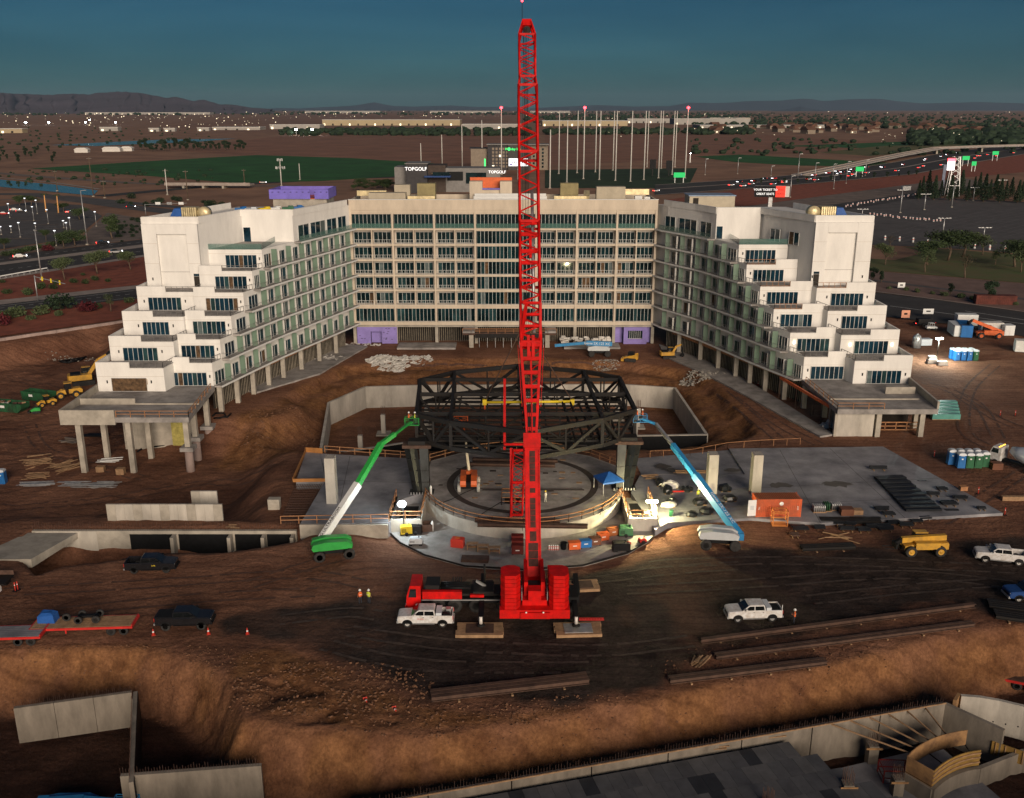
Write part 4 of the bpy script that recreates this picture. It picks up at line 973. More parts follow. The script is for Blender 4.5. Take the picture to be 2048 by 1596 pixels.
# outriggers
for (x,y,s_) in ((-3.3,CY0-1.4,-1),(6.8,CY0-1.4,-1),(7.3,CY0+1.2,1),(-3.3,CY0+1.2,1)):
    yy = y+s_*3.6
    MB().bar((x,y-s_*.6,1.35),(x,yy,1.35),.55,.6).build('outrigger_beam', black, cr, True)
    MB().tube((x,yy-s_*.1,1.6),(x,yy-s_*.1,.75),.2).build('outrigger_jack', mat('jack_stripes%d'%(x*10+yy),(.7,.65,.6),.5,var=.1), cr, True)
    MB().lathe([(.45,0),(.42,.12),(.2,.2)], (x,yy-s_*.1,.52), 14).build('float_pad', steelblk, cr, True)
# superstructure
MB().lathe([(1.3,1.96),(1.3,2.3)], (X0,CY0+.2,0), 20).build('slew_ring', steelblk, cr, True)
cb_('superstructure', craner, (1.1,3.7,CY0-4.2,CY0+2.6,2.3,3.1),(1.3,1.7,CY0-3.2,CY0+2.4,3.1,4.7),(3.1,3.5,CY0-3.2,CY0+2.4,3.1,4.7))
cb_('winch', steelblk, (1.75,3.05,CY0-2.8,CY0-1.4,3.1,4.0)); cb_('winch_cover', craner, (1.72,3.08,CY0-4.4,CY0-3.1,3.1,4.3))
cb_('counterweight_tray', craner, (-1.3,6.1,CY0-5.2,CY0-2.7,1.5,2.5)); cb_('rear_bumper', craner, (.9,4.,CY0-5.45,CY0-5.21,1.6,2.3))
for s_ in (-1,1):
    for k in range(9):
        z0 = 2.51+k*.44; e_ = .0 if k%2 else .05; cx = X0+s_*2.55; oct_ = [(cx-1.05+e_,CY0-4.5),(cx-s_*.55 if False else cx-.6,CY0-5.1),(cx+.6,CY0-5.1),(cx+1.05-e_,CY0-4.5),(cx+1.05-e_,CY0-3.1),(cx+.4,CY0-2.6),(cx-.4,CY0-2.6),(cx-1.05,CY0-3.1)]
        MB().prism(oct_, z0, z0+.40).build('counterweight_slab', craner, cr, True)
    for q in (-4.2,-3.4): railing(cr, (X0+s_*1.35,CY0+q,3.1),(X0+s_*1.35,CY0+q+.6,3.1),1.0,galv,.6,'handrail',.03)
for x in (1.5,3.3): cb_('marker_lamp', hatw, (x-.08,x+.08,CY0-5.5,CY0-5.46,2.3,2.45))
cb_('operator_cab', craner, (4.0,5.1,CY0+.2,CY0+2.4,2.2,3.9)); cb_('cab_window', carglass, (4.1,5.0,CY0+.15,CY0+.19,2.9,3.7)); 
# boom: telescopic base then luffing lattice jib in one line
bp0 = Vector((2.4,97.5,4)); bt = Vector((1.95,135,64)); bl = lambda Y: bp0+(bt-bp0)*((Y-97.5)/37.5)
bd = (bt-bp0).normalized(); bup = Vector((1,0,0)).cross(bd).normalized()
if bup.y > 0: bup = -bup           # upper face of the boom, towards the camera
def boomseg(y0,y1,w_,h_,nm,m=craner): MB().bar(bl(y0),bl(y1),w_,h_,up=bup).build(nm, m, cr, True)
boomseg(96.3,104.6,1.75,2.0,'main_boom'); boomseg(104.4,105.3,2.0,2.3,'boom_head'); boomseg(105.2,107.2,1.0,1.2,'inner_boom_section',steelblk)
off = bup*1.012
for k,(y0,y1,w_) in enumerate(((97.2,98.6,1.1),(98.7,99.3,.75),(99.5,101.3,.62),(101.6,101.9,.62),(102.3,104.2,.66))):
    for j in range(max(1,int((y1-y0)/.35))):
        ya = y0+(y1-y0)*j/max(1,int((y1-y0)/.35)); yb = ya+(y1-y0)/max(1,int((y1-y0)/.35))*.96
        MB().bar(bl(ya)+off,bl(yb)+off,w_,.03,up=bup).build('walkway_plate', craned, cr, True)
for s_ in (-1,1):
    for y0,y1 in ((97.6,104.2),):
        mb = MB(); mb.bar(bl(y0)+bup*1.25+Vector((s_*.8,0,0)),bl(y1)+bup*1.25+Vector((s_*.8,0,0)),.05,.05)
        for i in range(9): q = bl(y0+(y1-y0)*i/8); mb.bar(q+bup*.95+Vector((s_*.8,0,0)),q+bup*1.27+Vector((s_*.8,0,0)),.05,.05)
        mb.build('boom_handrail', craner, cr, True)
text('RED CRANE' if False else 'LTM', .01, white, cr, Matrix.Identity(4)) if False else None
MB().bar(bl(97.8)+Vector((0,-1.2,-1.5)), bl(101.5)-bup*.9, .45, .45).build('luffing_cylinder', steelblk, cr, True)
# adapter: open ladder frame widening upward
for s_ in (-1,1):
    MB().bar(bl(105.0)+bup*.6+Vector((s_*.5,0,0)),bl(111.2)+bup*1.0+Vector((s_*1.2,0,0)),.3,.35,up=bup).build('adapter_rail', craner, cr, True)
    MB().bar(bl(105.0)-bup*.6+Vector((s_*.5,0,0)),bl(111.2)-bup*1.0+Vector((s_*1.2,0,0)),.3,.35,up=bup).build('adapter_rail', craner, cr, True)
    mb = MB()
    for i in range(12):
        y = 105.2+i*.5; w_ = .5+.7*(y-105)/6.2; q = bl(y)+Vector((s_*(w_+.35),0,0)); mb.bar(q+bup*.8,q-bup*.2,.05,.05)
    mb.bar(bl(107)+bup*.8+Vector((s_*1.1,0,0)),bl(111)+bup*.9+Vector((s_*1.55,0,0)),.05,.05); mb.build('adapter_ladder', craner, cr, True)
for i in range(7):
    y = 105.6+i*.9; w_ = .5+.7*(y-105)/6.2
    MB().bar(bl(y)+bup*(.65+.05*i)+Vector((-w_,0,0)),bl(y)+bup*(.65+.05*i)+Vector((w_,0,0)),.42,.3,up=bup).build('adapter_rung', craner, cr, True)
    MB().bar(bl(y)-bup*.6+Vector((-w_,0,0)),bl(y+.8)-bup*.6+Vector((w_,0,0)),.1,.1).build('adapter_brace', craner, cr, True)
MB().bar(bl(105.3)+bup*.62,bl(110.6)+bup*.75,.22,.2,up=bup).build('adapter_spine', craner, cr, True)
for s_ in (-.28,.28): MB().bar(bl(110.2)+Vector((s_,0,0))+bup*.9,bl(111.6)+Vector((s_,0,0))+bup*1.1,.34,.5,up=bup).build('jib_pivot', craner, cr, True)
# knuckle frame with leaning struts
for s_ in (-1,1):
    MB().bar(bl(111.2)+Vector((s_*1.15,0,0))+bup*.9,bl(113.6)+Vector((s_*.85+.35,0,0))+bup*2.0,.3,.4).build('strut', craner, cr, True)
    MB().bar(bl(113.6)+Vector((s_*.85+.35,0,0))+bup*2.0,bl(112.6)+Vector((s_*1.1,0,0))-bup*.8,.22,.3).build('strut', craner, cr, True)
for y in (112.2,112.9,113.6): MB().bar(bl(y)+Vector((-.9,0,0))+bup*(1.2+(y-112)*.5),bl(y)+Vector((1.2,0,0))+bup*(1.2+(y-112)*.5),.3,.3,up=bup).build('strut_crossbar', craner, cr, True)
lattice(cr, bl(111.2), bl(119.5), 2.35, 2.35, 16, craner, .28, .15, 'jib_section', 8)
MB().bar(bl(117.0)+bup*.6+Vector((.1,0,0)),bl(118.9)+bup*.6+Vector((.1,0,0)),.32,.32).build('jib_cylinder', craner, cr, True)
for y in (116.6,117.4,118.6,119.4): MB().bar(bl(y)+Vector((-1.15,0,0))+bup*.9,bl(y)+Vector((1.15,0,0))+bup*.9,.5,.14,up=bup).build('jib_platform', craner, cr, True)
MB().tube(bl(112)-bup*.2+Vector((.45,0,0)),bl(122)-bup*.2+Vector((.4,0,0)),.2,n=10).build('jib_hydraulic_ram', galv, cr, True)
lattice(cr, bl(119.5), bl(129.6), 2.35, 2.35, 16, craner, .27, .13, 'jib_section', 8)
lattice(cr, bl(129.6), bl(130.3), 2.35, 2.0, 1, craner, .2, .09, 'jib_section', 1)
lattice(cr, bl(130.3), bl(133.6), 2.0, 2.1, 7, craner, .25, .13, 'jib_section', 7)
for s_ in (-1,1):
    for e in (-1,1): MB().bar(bl(133.6)+Vector((s_*1.05,0,0))+bup*e,bl(134.8)+Vector((s_*.55,0,0))+bup*e*.5,.22,.22).build('jib_head_rail', craner, cr, True)
MB().bar(bl(134.5),bl(135),1.25,1.1,up=bup).build('jib_head', craner, cr, True)
MB().lathe([(.5,-.12),(.5,.12)], tuple(bl(134.3)), 16, 'y').build('sheave', steelblk, cr, True)
for dx in (-.45,-.25,-.05): MB().tube(bl(99.5)+bup*1.0+Vector((dx,0,0)), bl(134.4)+bup*.3+Vector((dx,0,0)), .03, n=5).build('hoist_rope', steelblk, cr, True)
MB().tube(bt+Vector((-.6,0,-.5)), bt+Vector((-.62,0,2.4)), .04, n=6).build('mast', steelblk, cr, True)
MB().lathe([(.001,0),(.12,.04),(.12,.22),(.001,.28)], tuple(bt+Vector((-.62,0,2.4))), 10).build('aircraft_warning_lamp', lampr, cr, True)
# hoist ropes down to the hook block
hk = Vector((1.7,135,24.2))
for dx in (-.3,-.1,.1,.3): MB().tube(bt+Vector((dx*1.2-.1,-.1,-.4)), hk+Vector((dx,0,.9)), .025, n=5).build('hoist_rope', steelblk, cr, True)
hb = thing('hook_block', 'red crane hook block hanging behind the jib', 'hook block', tuple(hk)); B('cheek', craner, hb, (-.45,.45,-.3,-.12,-.6,.9),(-.45,.45,.12,.3,-.6,.9)); MB().lathe([(.38,-.1),(.38,.1)],(0,0,.3),14,'y').build('sheave',steelblk,hb)
MB().path([(0,0,-.5),(0,0,-.9),(.25,0,-1.15),(0,0,-1.4),(-.22,0,-1.2)],.09).build('hook',steelblk,hb)
# spreader bar and slings
sb = thing('spreader_bar', 'yellow lifting spreader bar slung above the truss', 'spreader bar', (2.45,135,11.3))
MB().tube((-6.5,0,0),(6.5,0,.15),.2,n=10).build('bar', yellowb, sb)
for s_ in (-6.5,6.5): B('end_lug', yellowb, sb, (s_-.3,s_+.3,-.25,.25,-.35,.5)); MB().tube((s_,0,-.4),(s_,0,-1.1),.13,n=6).build('shackle', orange, sb); MB().tube((s_,0,-1),(s_,-.4,-3.2),.04,n=5).build('chain', steelblk, sb)
for k,s_ in enumerate((-6.4,6.4)):
    a = hk+Vector((0,0,-1.2)); b2 = Vector((2.45+s_,135,11.7)); t = thing('lifting_sling', ('left','right')[k]+' brown lifting sling from the hook to the spreader bar', 'sling', tuple(a)); MB().tube(a,b2,.09,n=6).build('strop', rusty, t, True)
# second lattice section standing on the stage behind the boom (jib of a parked crane part)
ls = thing('lattice_boom_section', 'red lattice boom section standing upright on the stage left of the crane boom', 'boom section', (.15,114.6,ZS))
lattice(ls, (.6,115.5,ZS+.5), (.9,119.3,ZS+8.2), 1.5, 1.5, 12, craner, .22, .08, 'lattice', 6)
MB().bar((-.1,115,ZS+.2),(-.1,119,ZS+8.6),.36,.36).build('main_chord', craner, ls, True); MB().cb((-.1,115,ZS+.08),(.8,.6,.15)).build('foot_pad', galv, ls, True); MB().bar((-1.1,120,ZS+8.8),(1.6,120,ZS+8.8),.3,.3).build('top_beam', craner, ls, True)
MB().bar((-1.0,120.2,ZS+7.9),(-1.0,124.8,ZS+16.5),.34,.34).build('upper_chord', craner, ls, True)
# timber outrigger mats
def tmat(cx, cy, wx, wy, rz, label):
    t = thing('timber_mat', label, 'crane mat', (cx,cy,hz1(cx,cy)+.0),rz); n = 5
    for i in range(n): B('timber', wood, t, (-wx/2+rnd.uniform(-.12,.12),wx/2+rnd.uniform(-.12,.12),-wy/2+i*wy/n+.01,-wy/2+(i+1)*wy/n-.01,.02,.36))
    B('steel_plate', rusty if cx < 0 or cy > 96 else galv, t, (-wx*.3,wx*.3,-wy*.36,wy*.36,.36,.42)); return t
tmat(-3.4, 89.5, 4.9, 2.6, 0, 'timber outrigger mat with rusty plate in front of the crane, left'); tmat(7.0, 89.5, 5.0, 2.6, .05, 'timber outrigger mat with grey plate in front of the crane, right'); tmat(8.3, 99.2, 3.4, 2.4, .1, 'timber outrigger mat behind the right counterweight'); tmat(-3.4, 99.4, 4, 2.4, 0, 'timber outrigger mat behind the crane carrier')
ld = thing('ladder', 'short red ladder lying beside the right outrigger mat', 'ladder', (8.4,91.2,hz1(8.4,91.2)+.45)); B('stile', red, ld, (-1.5,1.5,-.2,-.14,0,.1),(-1.5,1.5,.14,.2,0,.1)); B('rung', red, ld, *[(x,x+.06,-.14,.14,.03,.07) for x in np.arange(-1.4,1.4,.3)])
# ------------------------------------------------------------------ vehicles
def sect(x, w_, zb, zt, c=.1): return [(x,-w_,zb+.08),(x,-w_*.97,zb),(x,w_*.97,zb),(x,w_,zb+.08),(x,w_,zt-c),(x,w_-c,zt),(x,-w_+c,zt),(x,-w_,zt-c)]
def pickup(loc, rz, label, paint, tool=None, door_open=False, rimm=None, text_=None, lift=0.):
    t = thing('pickup_truck', label, 'pickup truck', loc, rz)
    zb = .52+lift; zt = 1.36+lift
    MB().loft([sect(.0,.98,zb,zt),sect(.55,.99,zb,zt),sect(1.5,.99,zb,zt),sect(2.5,.98,zb,zt-.05),sect(2.85,.95,zb+.02,zt-.1),sect(2.96,.88,zb+.08,zt-.2)]).build('hood', paint, t)
    MB().loft([sect(-1.05,.98,zb,zt),sect(.02,.98,zb,zt)]).build('door_panel', paint, t)
    bed = MB(); 
    for s_ in (-1,1): bed.box(-2.9,-1.08,s_*.98-(.1 if s_ > 0 else 0),s_*.98+(.1 if s_ < 0 else 0),zb,zt+.05)
    bed.box(-2.95,-2.86,-.9,.9,zb+.1,zt+.05); bed.box(-1.1,-1.0,-.97,.97,zb,zt+.05); bed.build('bed', paint, t)
    B('bed_floor', black, t, (-2.86,-1.1,-.88,.88,zb+.05,zb+.2))
    cz = zt; ct = zt+.62
    MB().loft([[(-1.1,-.9,cz-.02),(-1.1,.9,cz-.02),(1.45,.92,cz-.02),(1.45,-.92,cz-.02)],[(-.98,-.8,ct-.06),(-.98,.8,ct-.06),(.72,.8,ct-.04),(.72,-.8,ct-.04)],[(-.88,-.7,ct),(-.88,.7,ct),(.58,.7,ct),(.58,-.7,ct)]]).build('cab', paint, t)
    for s_ in (-1,1):
        for (xa,xb,xc,xd) in ((-.98,.06,-.88,.06),(.14,1.26,.14,.66)):
            y0, y1 = s_*.915, s_*.825
            MB().add([(xa,y0,cz+.06),(xb,y0,cz+.06),(xd,y1,ct-.12),(xc,y1,ct-.12),(xa,y0-.02*s_,cz+.06),(xb,y0-.02*s_,cz+.06),(xd,y1-.02*s_,ct-.12),(xc,y1-.02*s_,ct-.12)],[(0,1,2,3),(3,2,1,0),(7,6,5,4)]).build('side_window', carglass, t)
        B('mirror', black if paint is not whitecar else paint, t, (.95,1.15,s_*1.0-(.0 if s_ > 0 else .22),s_*1.0+(.22 if s_ > 0 else 0),cz+.08,cz+.3))
        B('door_handle', black, t, *[(x,x+.16,s_*.985-.012,s_*.985+.012,zt-.16,zt-.12) for x in (-.9,.1)])
        B('running_board', black if paint is blackcar else galv, t, (-1.0,1.35,s_*.93-.06,s_*.93+.06,zb-.1,zb-.04))
        B('headlight', hatw, t, (2.78,2.93,s_*.72-.16,s_*.72+.16,zt-.38,zt-.2)); B('tail_light', red, t, (-2.985,-2.94,s_*.88-.08,s_*.88+.08,zt-.4,zt))
    MB().add([(1.48,-.84,cz+.03),(1.48,.84,cz+.03),(.80,.73,ct-.07),(.80,-.73,ct-.07)],[(0,1,2,3)]).build('windshield', carglass, t)
    MB().add([(-1.125,-.8,cz+.05),(-1.125,.8,cz+.05),(-.96,.68,ct-.1),(-.96,-.68,ct-.1)],[(3,2,1,0)]).build('rear_window', carglass, t)
    B('grille', black, t, (2.9,2.97,-.55,.55,zb+.2,zt-.36)); B('bumper', galv if paint is not blackcar else black, t, (2.8,3.05,-.9,.9,zb-.05,zb+.2)); B('bumper', galv, t, (-3.08,-2.9,-.9,.9,zb-.02,zb+.16))
    B('chassis', black, t, (-2.7,2.6,-.7,.7,zb-.18,zb+.1))
    for x in (1.9,-1.85):
        for s_ in (-1,1):
            wheel(t, x, s_*.86, .44+lift*.4, .44+lift*.4, .3, None, rimm)
            MB().xz([(x+.56*math.cos(a),zb-.06+.5*math.sin(a)+.02) for a in np.linspace(0,PI,9)], min(s_*.985,s_*1.01), max(s_*.985,s_*1.01)).build('wheel_arch', black, t)
    if tool == 'box': B('tool_box', greyp, t, (-1.75,-1.15,-.85,.85,zt-.1,zt+.32)); B('cargo', galv, t, (-2.7,-2.2,-.7,-.1,zb+.2,zt+.25)); B('cargo', black, t, (-2.6,-1.9,.1,.7,zb+.2,zt+.1))
    if tool == 'cover': B('tonneau_cover', black, t, (-2.85,-1.12,-.87,.87,zt+.04,zt+.09))
    if tool == 'boxes': B('tool_box', greyp, t, (-1.7,-1.15,-.95,.95,zt-.05,zt+.38)); B('cargo', black, t, (-2.75,-1.8,-.7,.7,zb+.2,zt)); MB().tube((-2.9,.8,zt),(-2.9,.8,zt+.6),.04).build('pole', white, t)
    if door_open: MB().cb((1.15,-1.32,zb+.42),(.9,.06,.75),-.95).build('open_door', paint, t); B('cab_interior', red, t, (.2,1.0,-.995,-.985,zb+.1,zt-.1))
    if text_: 
        for s_ in (-1,1): text(text_[0], text_[1], text_[2], t, frame_mtx((.5,s_*1.0,zt-.33), (s_*-1 if s_ > 0 else 1,0,0), (0,0,1)), ext=.004)
    return t
def at(px, py): p = G(px,py); return (p.x,p.y,p.z)
pickup(at(852,1246), PI, 'white crew cab pickup with silver toolbox parked in front of the red crane', whitecar, 'box', text_=('CRANE',.22,red))
pickup(at(1505,1236), PI+.05, 'white pickup standing alone on the dark soil right of the crane', whitecar, 'boxes', rimm=galv)
pickup(at(2000,1122), PI-.25, 'white pickup with its driver door open at the right edge', whitecar, None, True)
pickup(at(305,1140), .06, 'black pickup with yellow door lettering parked by the low wall', blackcar, None, text_=('DPR',.26,yellowb))
pickup(at(372,1252), .05, 'lifted black pickup with covered bed hitched near the red trailer', blackcar, 'cover', lift=.15, rimm=black)
pickup((P(2062,1196).x,P(2062,1196).y,hz1(P(2062,1196).x,P(2062,1196).y)), PI, 'dark blue pickup only just visible at the right edge', bluecar)
# ---- telescopic boom lifts
def lift(loc, rz, label, body, boomc, pts, secs, text_=None, basket=True, cowl=None, tw=None, sc_=1.):
    """pts: boom points in world metres; secs: (material, width, height) for each run"""
    t = thing('boom_lift', label, 'boom lift', loc); L = Vector(loc)
    R = Matrix.Rotation(rz,3,'Z'); ab = lambda v: R@Vector(v)
    def lb(name, m, c_, d_, ex=0): return MB().cb(ab(c_), d_, rz+ex).build(name, m, t)
    lb('chassis', black, (0,0,.95),(4.0*sc_,1.4,.5)); lb('axle', black, (1.8*sc_,0,.75),(.4,2.6,.35)); lb('axle', black, (-1.8*sc_,0,.75),(.4,2.6,.35))
    for x in (1.8,-1.8):
        for y in (1.35,-1.35):
            w_ = wheel(t, 0,0,0, .7, .45, tw, rim); q = ab((x*sc_,y,.7)); w_.location = q; w_.rotation_euler = (0,0,rz)
    mb = MB(); prof = [(-2.5,1.35),(-2.7,1.7),(-2.5,2.2),(-1.0,2.45),(1.6,2.3),(2.3,1.9),(2.2,1.35)]
    for s_ in (-1,1):
        q = MB().xz(prof, min(s_*.35,s_*1.15), max(s_*.35,s_*1.15)); q.v = [tuple(ab(Vector(v))) for v in q.v]; q.build('engine_cover', cowl or body, t)
    q = MB().box(-2.2,1.8,-.34,.34,1.25,1.9); q.v = [tuple(ab(Vector(v))) for v in q.v]; q.build('turntable', black if not cowl else body, t)
    MB().lathe([(.8,1.15),(.8,1.36)], n=16).build('slew_ring', steelblk, t)
    P_ = [Vector(p)-L for p in pts]
    for (a,b2,(m,w_,h_,nm)) in zip(P_, P_[1:], secs): MB().bar(a,b2,w_,h_).build(nm, m, t)
    MB().tube(P_[0]+Vector((0,0,-.9))+(P_[1]-P_[0])*.05, P_[0]+(P_[1]-P_[0])*.5+Vector((0,0,-.35)), .1).build('lift_cylinder', galv, t)
    MB().cb(P_[0],(.9,.8,.9),rz).build('boom_pivot', body, t)
    if basket:
        e = P_[-1]; w_, d_ = 1.0, .45
        bk = MB(); bk.box(e.x-w_,e.x+w_,e.y-d_,e.y+d_,e.z-.55,e.z-.48)
        for z in (0,.3,.55): 
            for a,b2 in (((-w_,-d_),(w_,-d_)),((w_,-d_),(w_,d_)),((w_,d_),(-w_,d_)),((-w_,d_),(-w_,-d_))): bk.bar((e.x+a[0],e.y+a[1],e.z+z),(e.x+b2[0],e.y+b2[1],e.z+z),.05,.05)
        for a in ((-w_,-d_),(w_,-d_),(w_,d_),(-w_,d_),(0,-d_),(0,d_)): bk.bar((e.x+a[0],e.y+a[1],e.z-.5),(e.x+a[0],e.y+a[1],e.z+.55),.05,.05)
        bk.build('platform', boomc, t); MB().cb(e+Vector((0,-d_-.1,.3)),(.5,.2,.35)).build('control_box', black, t)
    if text_:
        a, b2 = P_[0], P_[1]; d = (b2-a).normalized(); m_ = a.lerp(b2,text_[3]); sa = d.cross(Vector((0,0,1))).normalized(); sb2 = sa.cross(d); vw = -(m_+L-cam.location).normalized()
        n_, hf = max(((sa,secs[0][1]),(-sa,secs[0][1]),(sb2,secs[0][2]),(-sb2,secs[0][2])), key=lambda q: q[0].dot(vw)); x_ = d if text_[4] > 0 else -d; y_ = n_.cross(x_)
        text(text_[0], text_[1], text_[2], t, frame_mtx(m_+n_*(hf/2+.03), x_, y_), ext=.01)
    return t
gl = G(668,1112); g0 = PY(636,1090,gl.y+.5); 
e1 = PY(716,968,gl.y+6.5); e2 = PY(790,868,gl.y+13); e3 = PY(806,846,126.3); 
LG = lift(tuple(gl), .25, 'green and white boom lift reaching to the left side of the truss', green, green, [g0,e1,PY(762,888,gl.y+11),e2,PY(824,842,126.6)], [(white,.75,.95,'boom_section'),(green,.62,.75,'boom_section'),(green,.48,.55,'boom_section'),(green,.3,.32,'jib')], ('JLG ULTRABOOM',.62,black,.32,1))
bl_ = G(1438,1092); b0 = PY(1480,1072,bl_.y+.3)
LB = lift(tuple(bl_), -.1, 'blue and grey boom lift reaching to the right side of the truss', blue, blue, [b0,PY(1390,950,bl_.y+7.5),PY(1345,890,bl_.y+13),PY(1312,848,bl_.y+18),PY(1280,836,129.)], [(blue,.75,.95,'boom_section'),(blue,.6,.72,'boom_section'),(galv,.4,.45,'boom_section'),(blue,.3,.32,'jib')], ('Genie SX-125 XC',.7,white,.42,-1), cowl=mat('lift_grey',(.5,.52,.53),.4,var=.08))
ol = P(938,978,ZS)
lift(tuple(ol), PI/2+.02, 'small orange boom lift with white wheels parked on the stage', orange, orange, [Vector((ol.x,ol.y+1.3,ZS+1.9)),PY(933,905,ol.y+2.5),PY(931,868,ol.y+5),PY(922,838,ol.y+9)], [(mat('lift_cream',(.6,.52,.38),.5,var=.1),.34,.4,'boom_section'),(MT['lift_cream'],.26,.3,'boom_section'),(orange,.2,.24,'jib')], basket=True, tw=mat('white_tyre',(.5,.48,.42),.8,var=.2), sc_=.62)
bb = G(1198,711); lift(tuple(bb), 0, 'blue boom lift with lowered boom parked near the hotel entrance', blue, blue, [Vector((bb.x+2.4,bb.y,2.6)),Vector((bb.x-3,bb.y-.3,2.9)),Vector((bb.x-10,bb.y-.4,2.3))], [(blue,.8,1.0,'boom_section'),(blue,.55,.6,'boom_section')], ('Genie SX-125 XC',.8,white,.55,-1), basket=False, cowl=MT['lift_grey'])
bp_ = G(140,1650); lift((bp_.x,bp_.y,bp_.z), .1, 'blue boom lift partly cut off at the lower left corner', blue, blue, [Vector((bp_.x-2,bp_.y,bp_.z+2.3)),Vector((bp_.x+1.5,bp_.y,bp_.z+2.6)),Vector((bp_.x+5,bp_.y+.3,bp_.z+2.0))], [(blue,.6,.7,'boom_section'),(blue,.5,.5,'boom_section')])
# ---- earth movers
def telehandler(loc, rz, label, c1, sc_=1., up=False):
    t = thing('telehandler', label, 'telehandler', loc, rz); t.scale = (sc_,)*3
    MB().xz([(-2.6,.75),(2.2,.75),(2.3,1.2),(1.2,1.45),(-.8,1.45),(-2.7,1.6)],-.75,.75).build('chassis', c1, t)
    MB().xz([(-.9,1.0),(.9,1.0),(.75,2.35),(-.6,2.35)],-1.15,-.3).build('cab', black, t)
    MB().xz([(-.7,1.55),(.7,1.55),(.6,2.25),(-.5,2.25)],-1.17,-1.152).build('cab_window', carglass, t); B('cab_roof', c1, t, (-.7,.8,-1.18,-.3,2.35,2.43))
    B('engine_hood', c1, t, (-1.6,1.2,.45,1.15,1.0,1.75))
    for x in (-1.75,1.65):
        for y in (-1.0,1.0): wheel(t, x, y, .65, .65, .42, rubber, c1)
    if up: a, b2 = (-2.4,.05,1.4),(3.4,.05,3.6)
    else: a, b2 = (-2.6,.05,2.05),(2.5,.05,1.75)
    MB().bar(a,b2,.5,.62).build('boom', c1, t); q = Vector(a).lerp(Vector(b2),1.0); MB().bar(q,q+Vector((.7,0,-.5)),.42,.45).build('boom_nose', black, t)
    k = q+Vector((.7,0,-.6)); MB().cb(k,(.2,1.3,.6)).build('carriage', black, t)
    for y in (-.4,.4): MB().cb(k+Vector((.65,y,-.35)),(1.3,.12,.06)).build('fork', steelblk, t)
    MB().cb((-2.65,0,1.1),(.3,1.4,.7)).build('counterweight', c1, t); return t
p_ = at(1842,1106); telehandler(p_, PI+.02, 'yellow telehandler with lowered forks beside the right slab', yellow, 1.08)
p_ = at(1975,676); telehandler(p_, PI*.97, 'orange telehandler with raised boom beside the blue site container', orange, 1.2, True)
def tracks(t, x0, x1, y0, y1, h): 
    for y in (y0,y1): MB().xz([(x0+.2,0),(x1-.2,0),(x1,h*.5),(x1-.2,h),(x0+.2,h),(x0,h*.5)], y-.2, y+.2).build('track', rubber, t)
def excavator(loc, rz, label, s_, pose):
    t = thing('excavator', label, 'excavator', loc, rz); t.scale = (s_,)*3
    tracks(t,-1.9,1.9,-1.1,1.1,.8); B('undercarriage', black, t, (-1.2,1.2,-.9,.9,.3,.85))
    MB().prism([(-2.3,-1.1),(-2.5,-.6),(-2.5,.6),(-2.3,1.2),(1.4,1.2),(1.4,-1.1)],.95,1.9).build('house', yellow, t); B('engine_deck', black, t, (-2.0,-.4,-.9,1.0,1.9,2.15))
    MB().xz([(-.2,1.9),(1.5,1.9),(1.35,2.9),(-.1,2.9)],.3,1.2).build('cab', black, t); MB().xz([(.1,2.0),(1.35,2.0),(1.25,2.8),(.1,2.8)],.29,.298).build('cab_window', carglass, t); B('cab_roof', yellow, t, (-.1,1.35,.3,1.2,2.9,2.96))
    pts = [Vector(p) for p in pose]
    MB().bar(pts[0],pts[1],.4,.55,.4,.6).build('boom', yellow, t); MB().bar(pts[1],pts[2],.36,.5).build('boom_tip', yellow, t); MB().bar(pts[2],pts[3],.32,.42).build('stick', yellow if s_ < .8 else black, t)
    e = pts[3]; MB().xz([(e.x-.5,e.z),(e.x+.3,e.z+.1),(e.x+.4,e.z-.5),(e.x-.1,e.z-.85),(e.x-.6,e.z-.5)],e.y-.45,e.y+.45).build('bucket', rusty if s_ > .8 else black, t); return t
excavator(at(168,768), .45, 'yellow excavator with raised boom behind the left wing', 1.25, [(1.0,-.3,1.8),(2.8,-.3,4.2),(4.2,-.3,4.9),(5.9,-.3,6.3)])
excavator(at(1337,716), .1, 'small yellow mini excavator by the right wing colonnade', .8, [(1.0,-.3,1.6),(2.0,-.3,3.4),(3.4,-.3,3.8),(3.9,-.3,1.2)])
def loader(loc, rz, label, s_, bm=rusty):
    t = thing('wheel_loader', label, 'wheel loader', loc, rz); t.scale = (s_,)*3
    MB().xz([(-3,1.0),(-.4,1.0),(-.4,1.9),(-2.6,2.0),(-3.05,1.6)],-.8,.8).build('engine_hood', yellow, t); MB().xz([(.1,.9),(1.6,.9),(1.5,1.6),(.3,1.9)],-.6,.6).build('front_frame', yellow, t)
    MB().xz([(-1.0,1.9),(.4,1.9),(.25,3.2),(-.9,3.2)],-.75,.75).build('cab', black, t); B('cab_roof', yellow, t, (-1.1,.45,-.85,.85,3.2,3.32))
    for x in (-1.7,1.3):
        for y in (-1.05,1.05): wheel(t, x, y, .75, .75, .55, rubber, yellow)
    for y in (-.5,.5): MB().bar((.8,y,1.7),(2.8,y,.7),.22,.4).build('lift_arm', yellow, t)
    MB().xz([(2.6,.1),(3.9,.05),(3.0,.3),(2.9,1.2),(3.3,1.5),(2.6,1.2)],-1.4,1.4).build('bucket', bm, t); return t
loader(at(135,795), PI+.5, 'yellow wheel loader with bucket lowered near the green bin', 1.0)
loader(at(92,812), PI+.7, 'smaller yellow loader parked against the green bin', .68)
t = thing('mini_loader', 'bright green mini loader in front of the smaller yellow loader', 'mini loader', at(73,825), PI+.3); t.scale = (.8,)*3
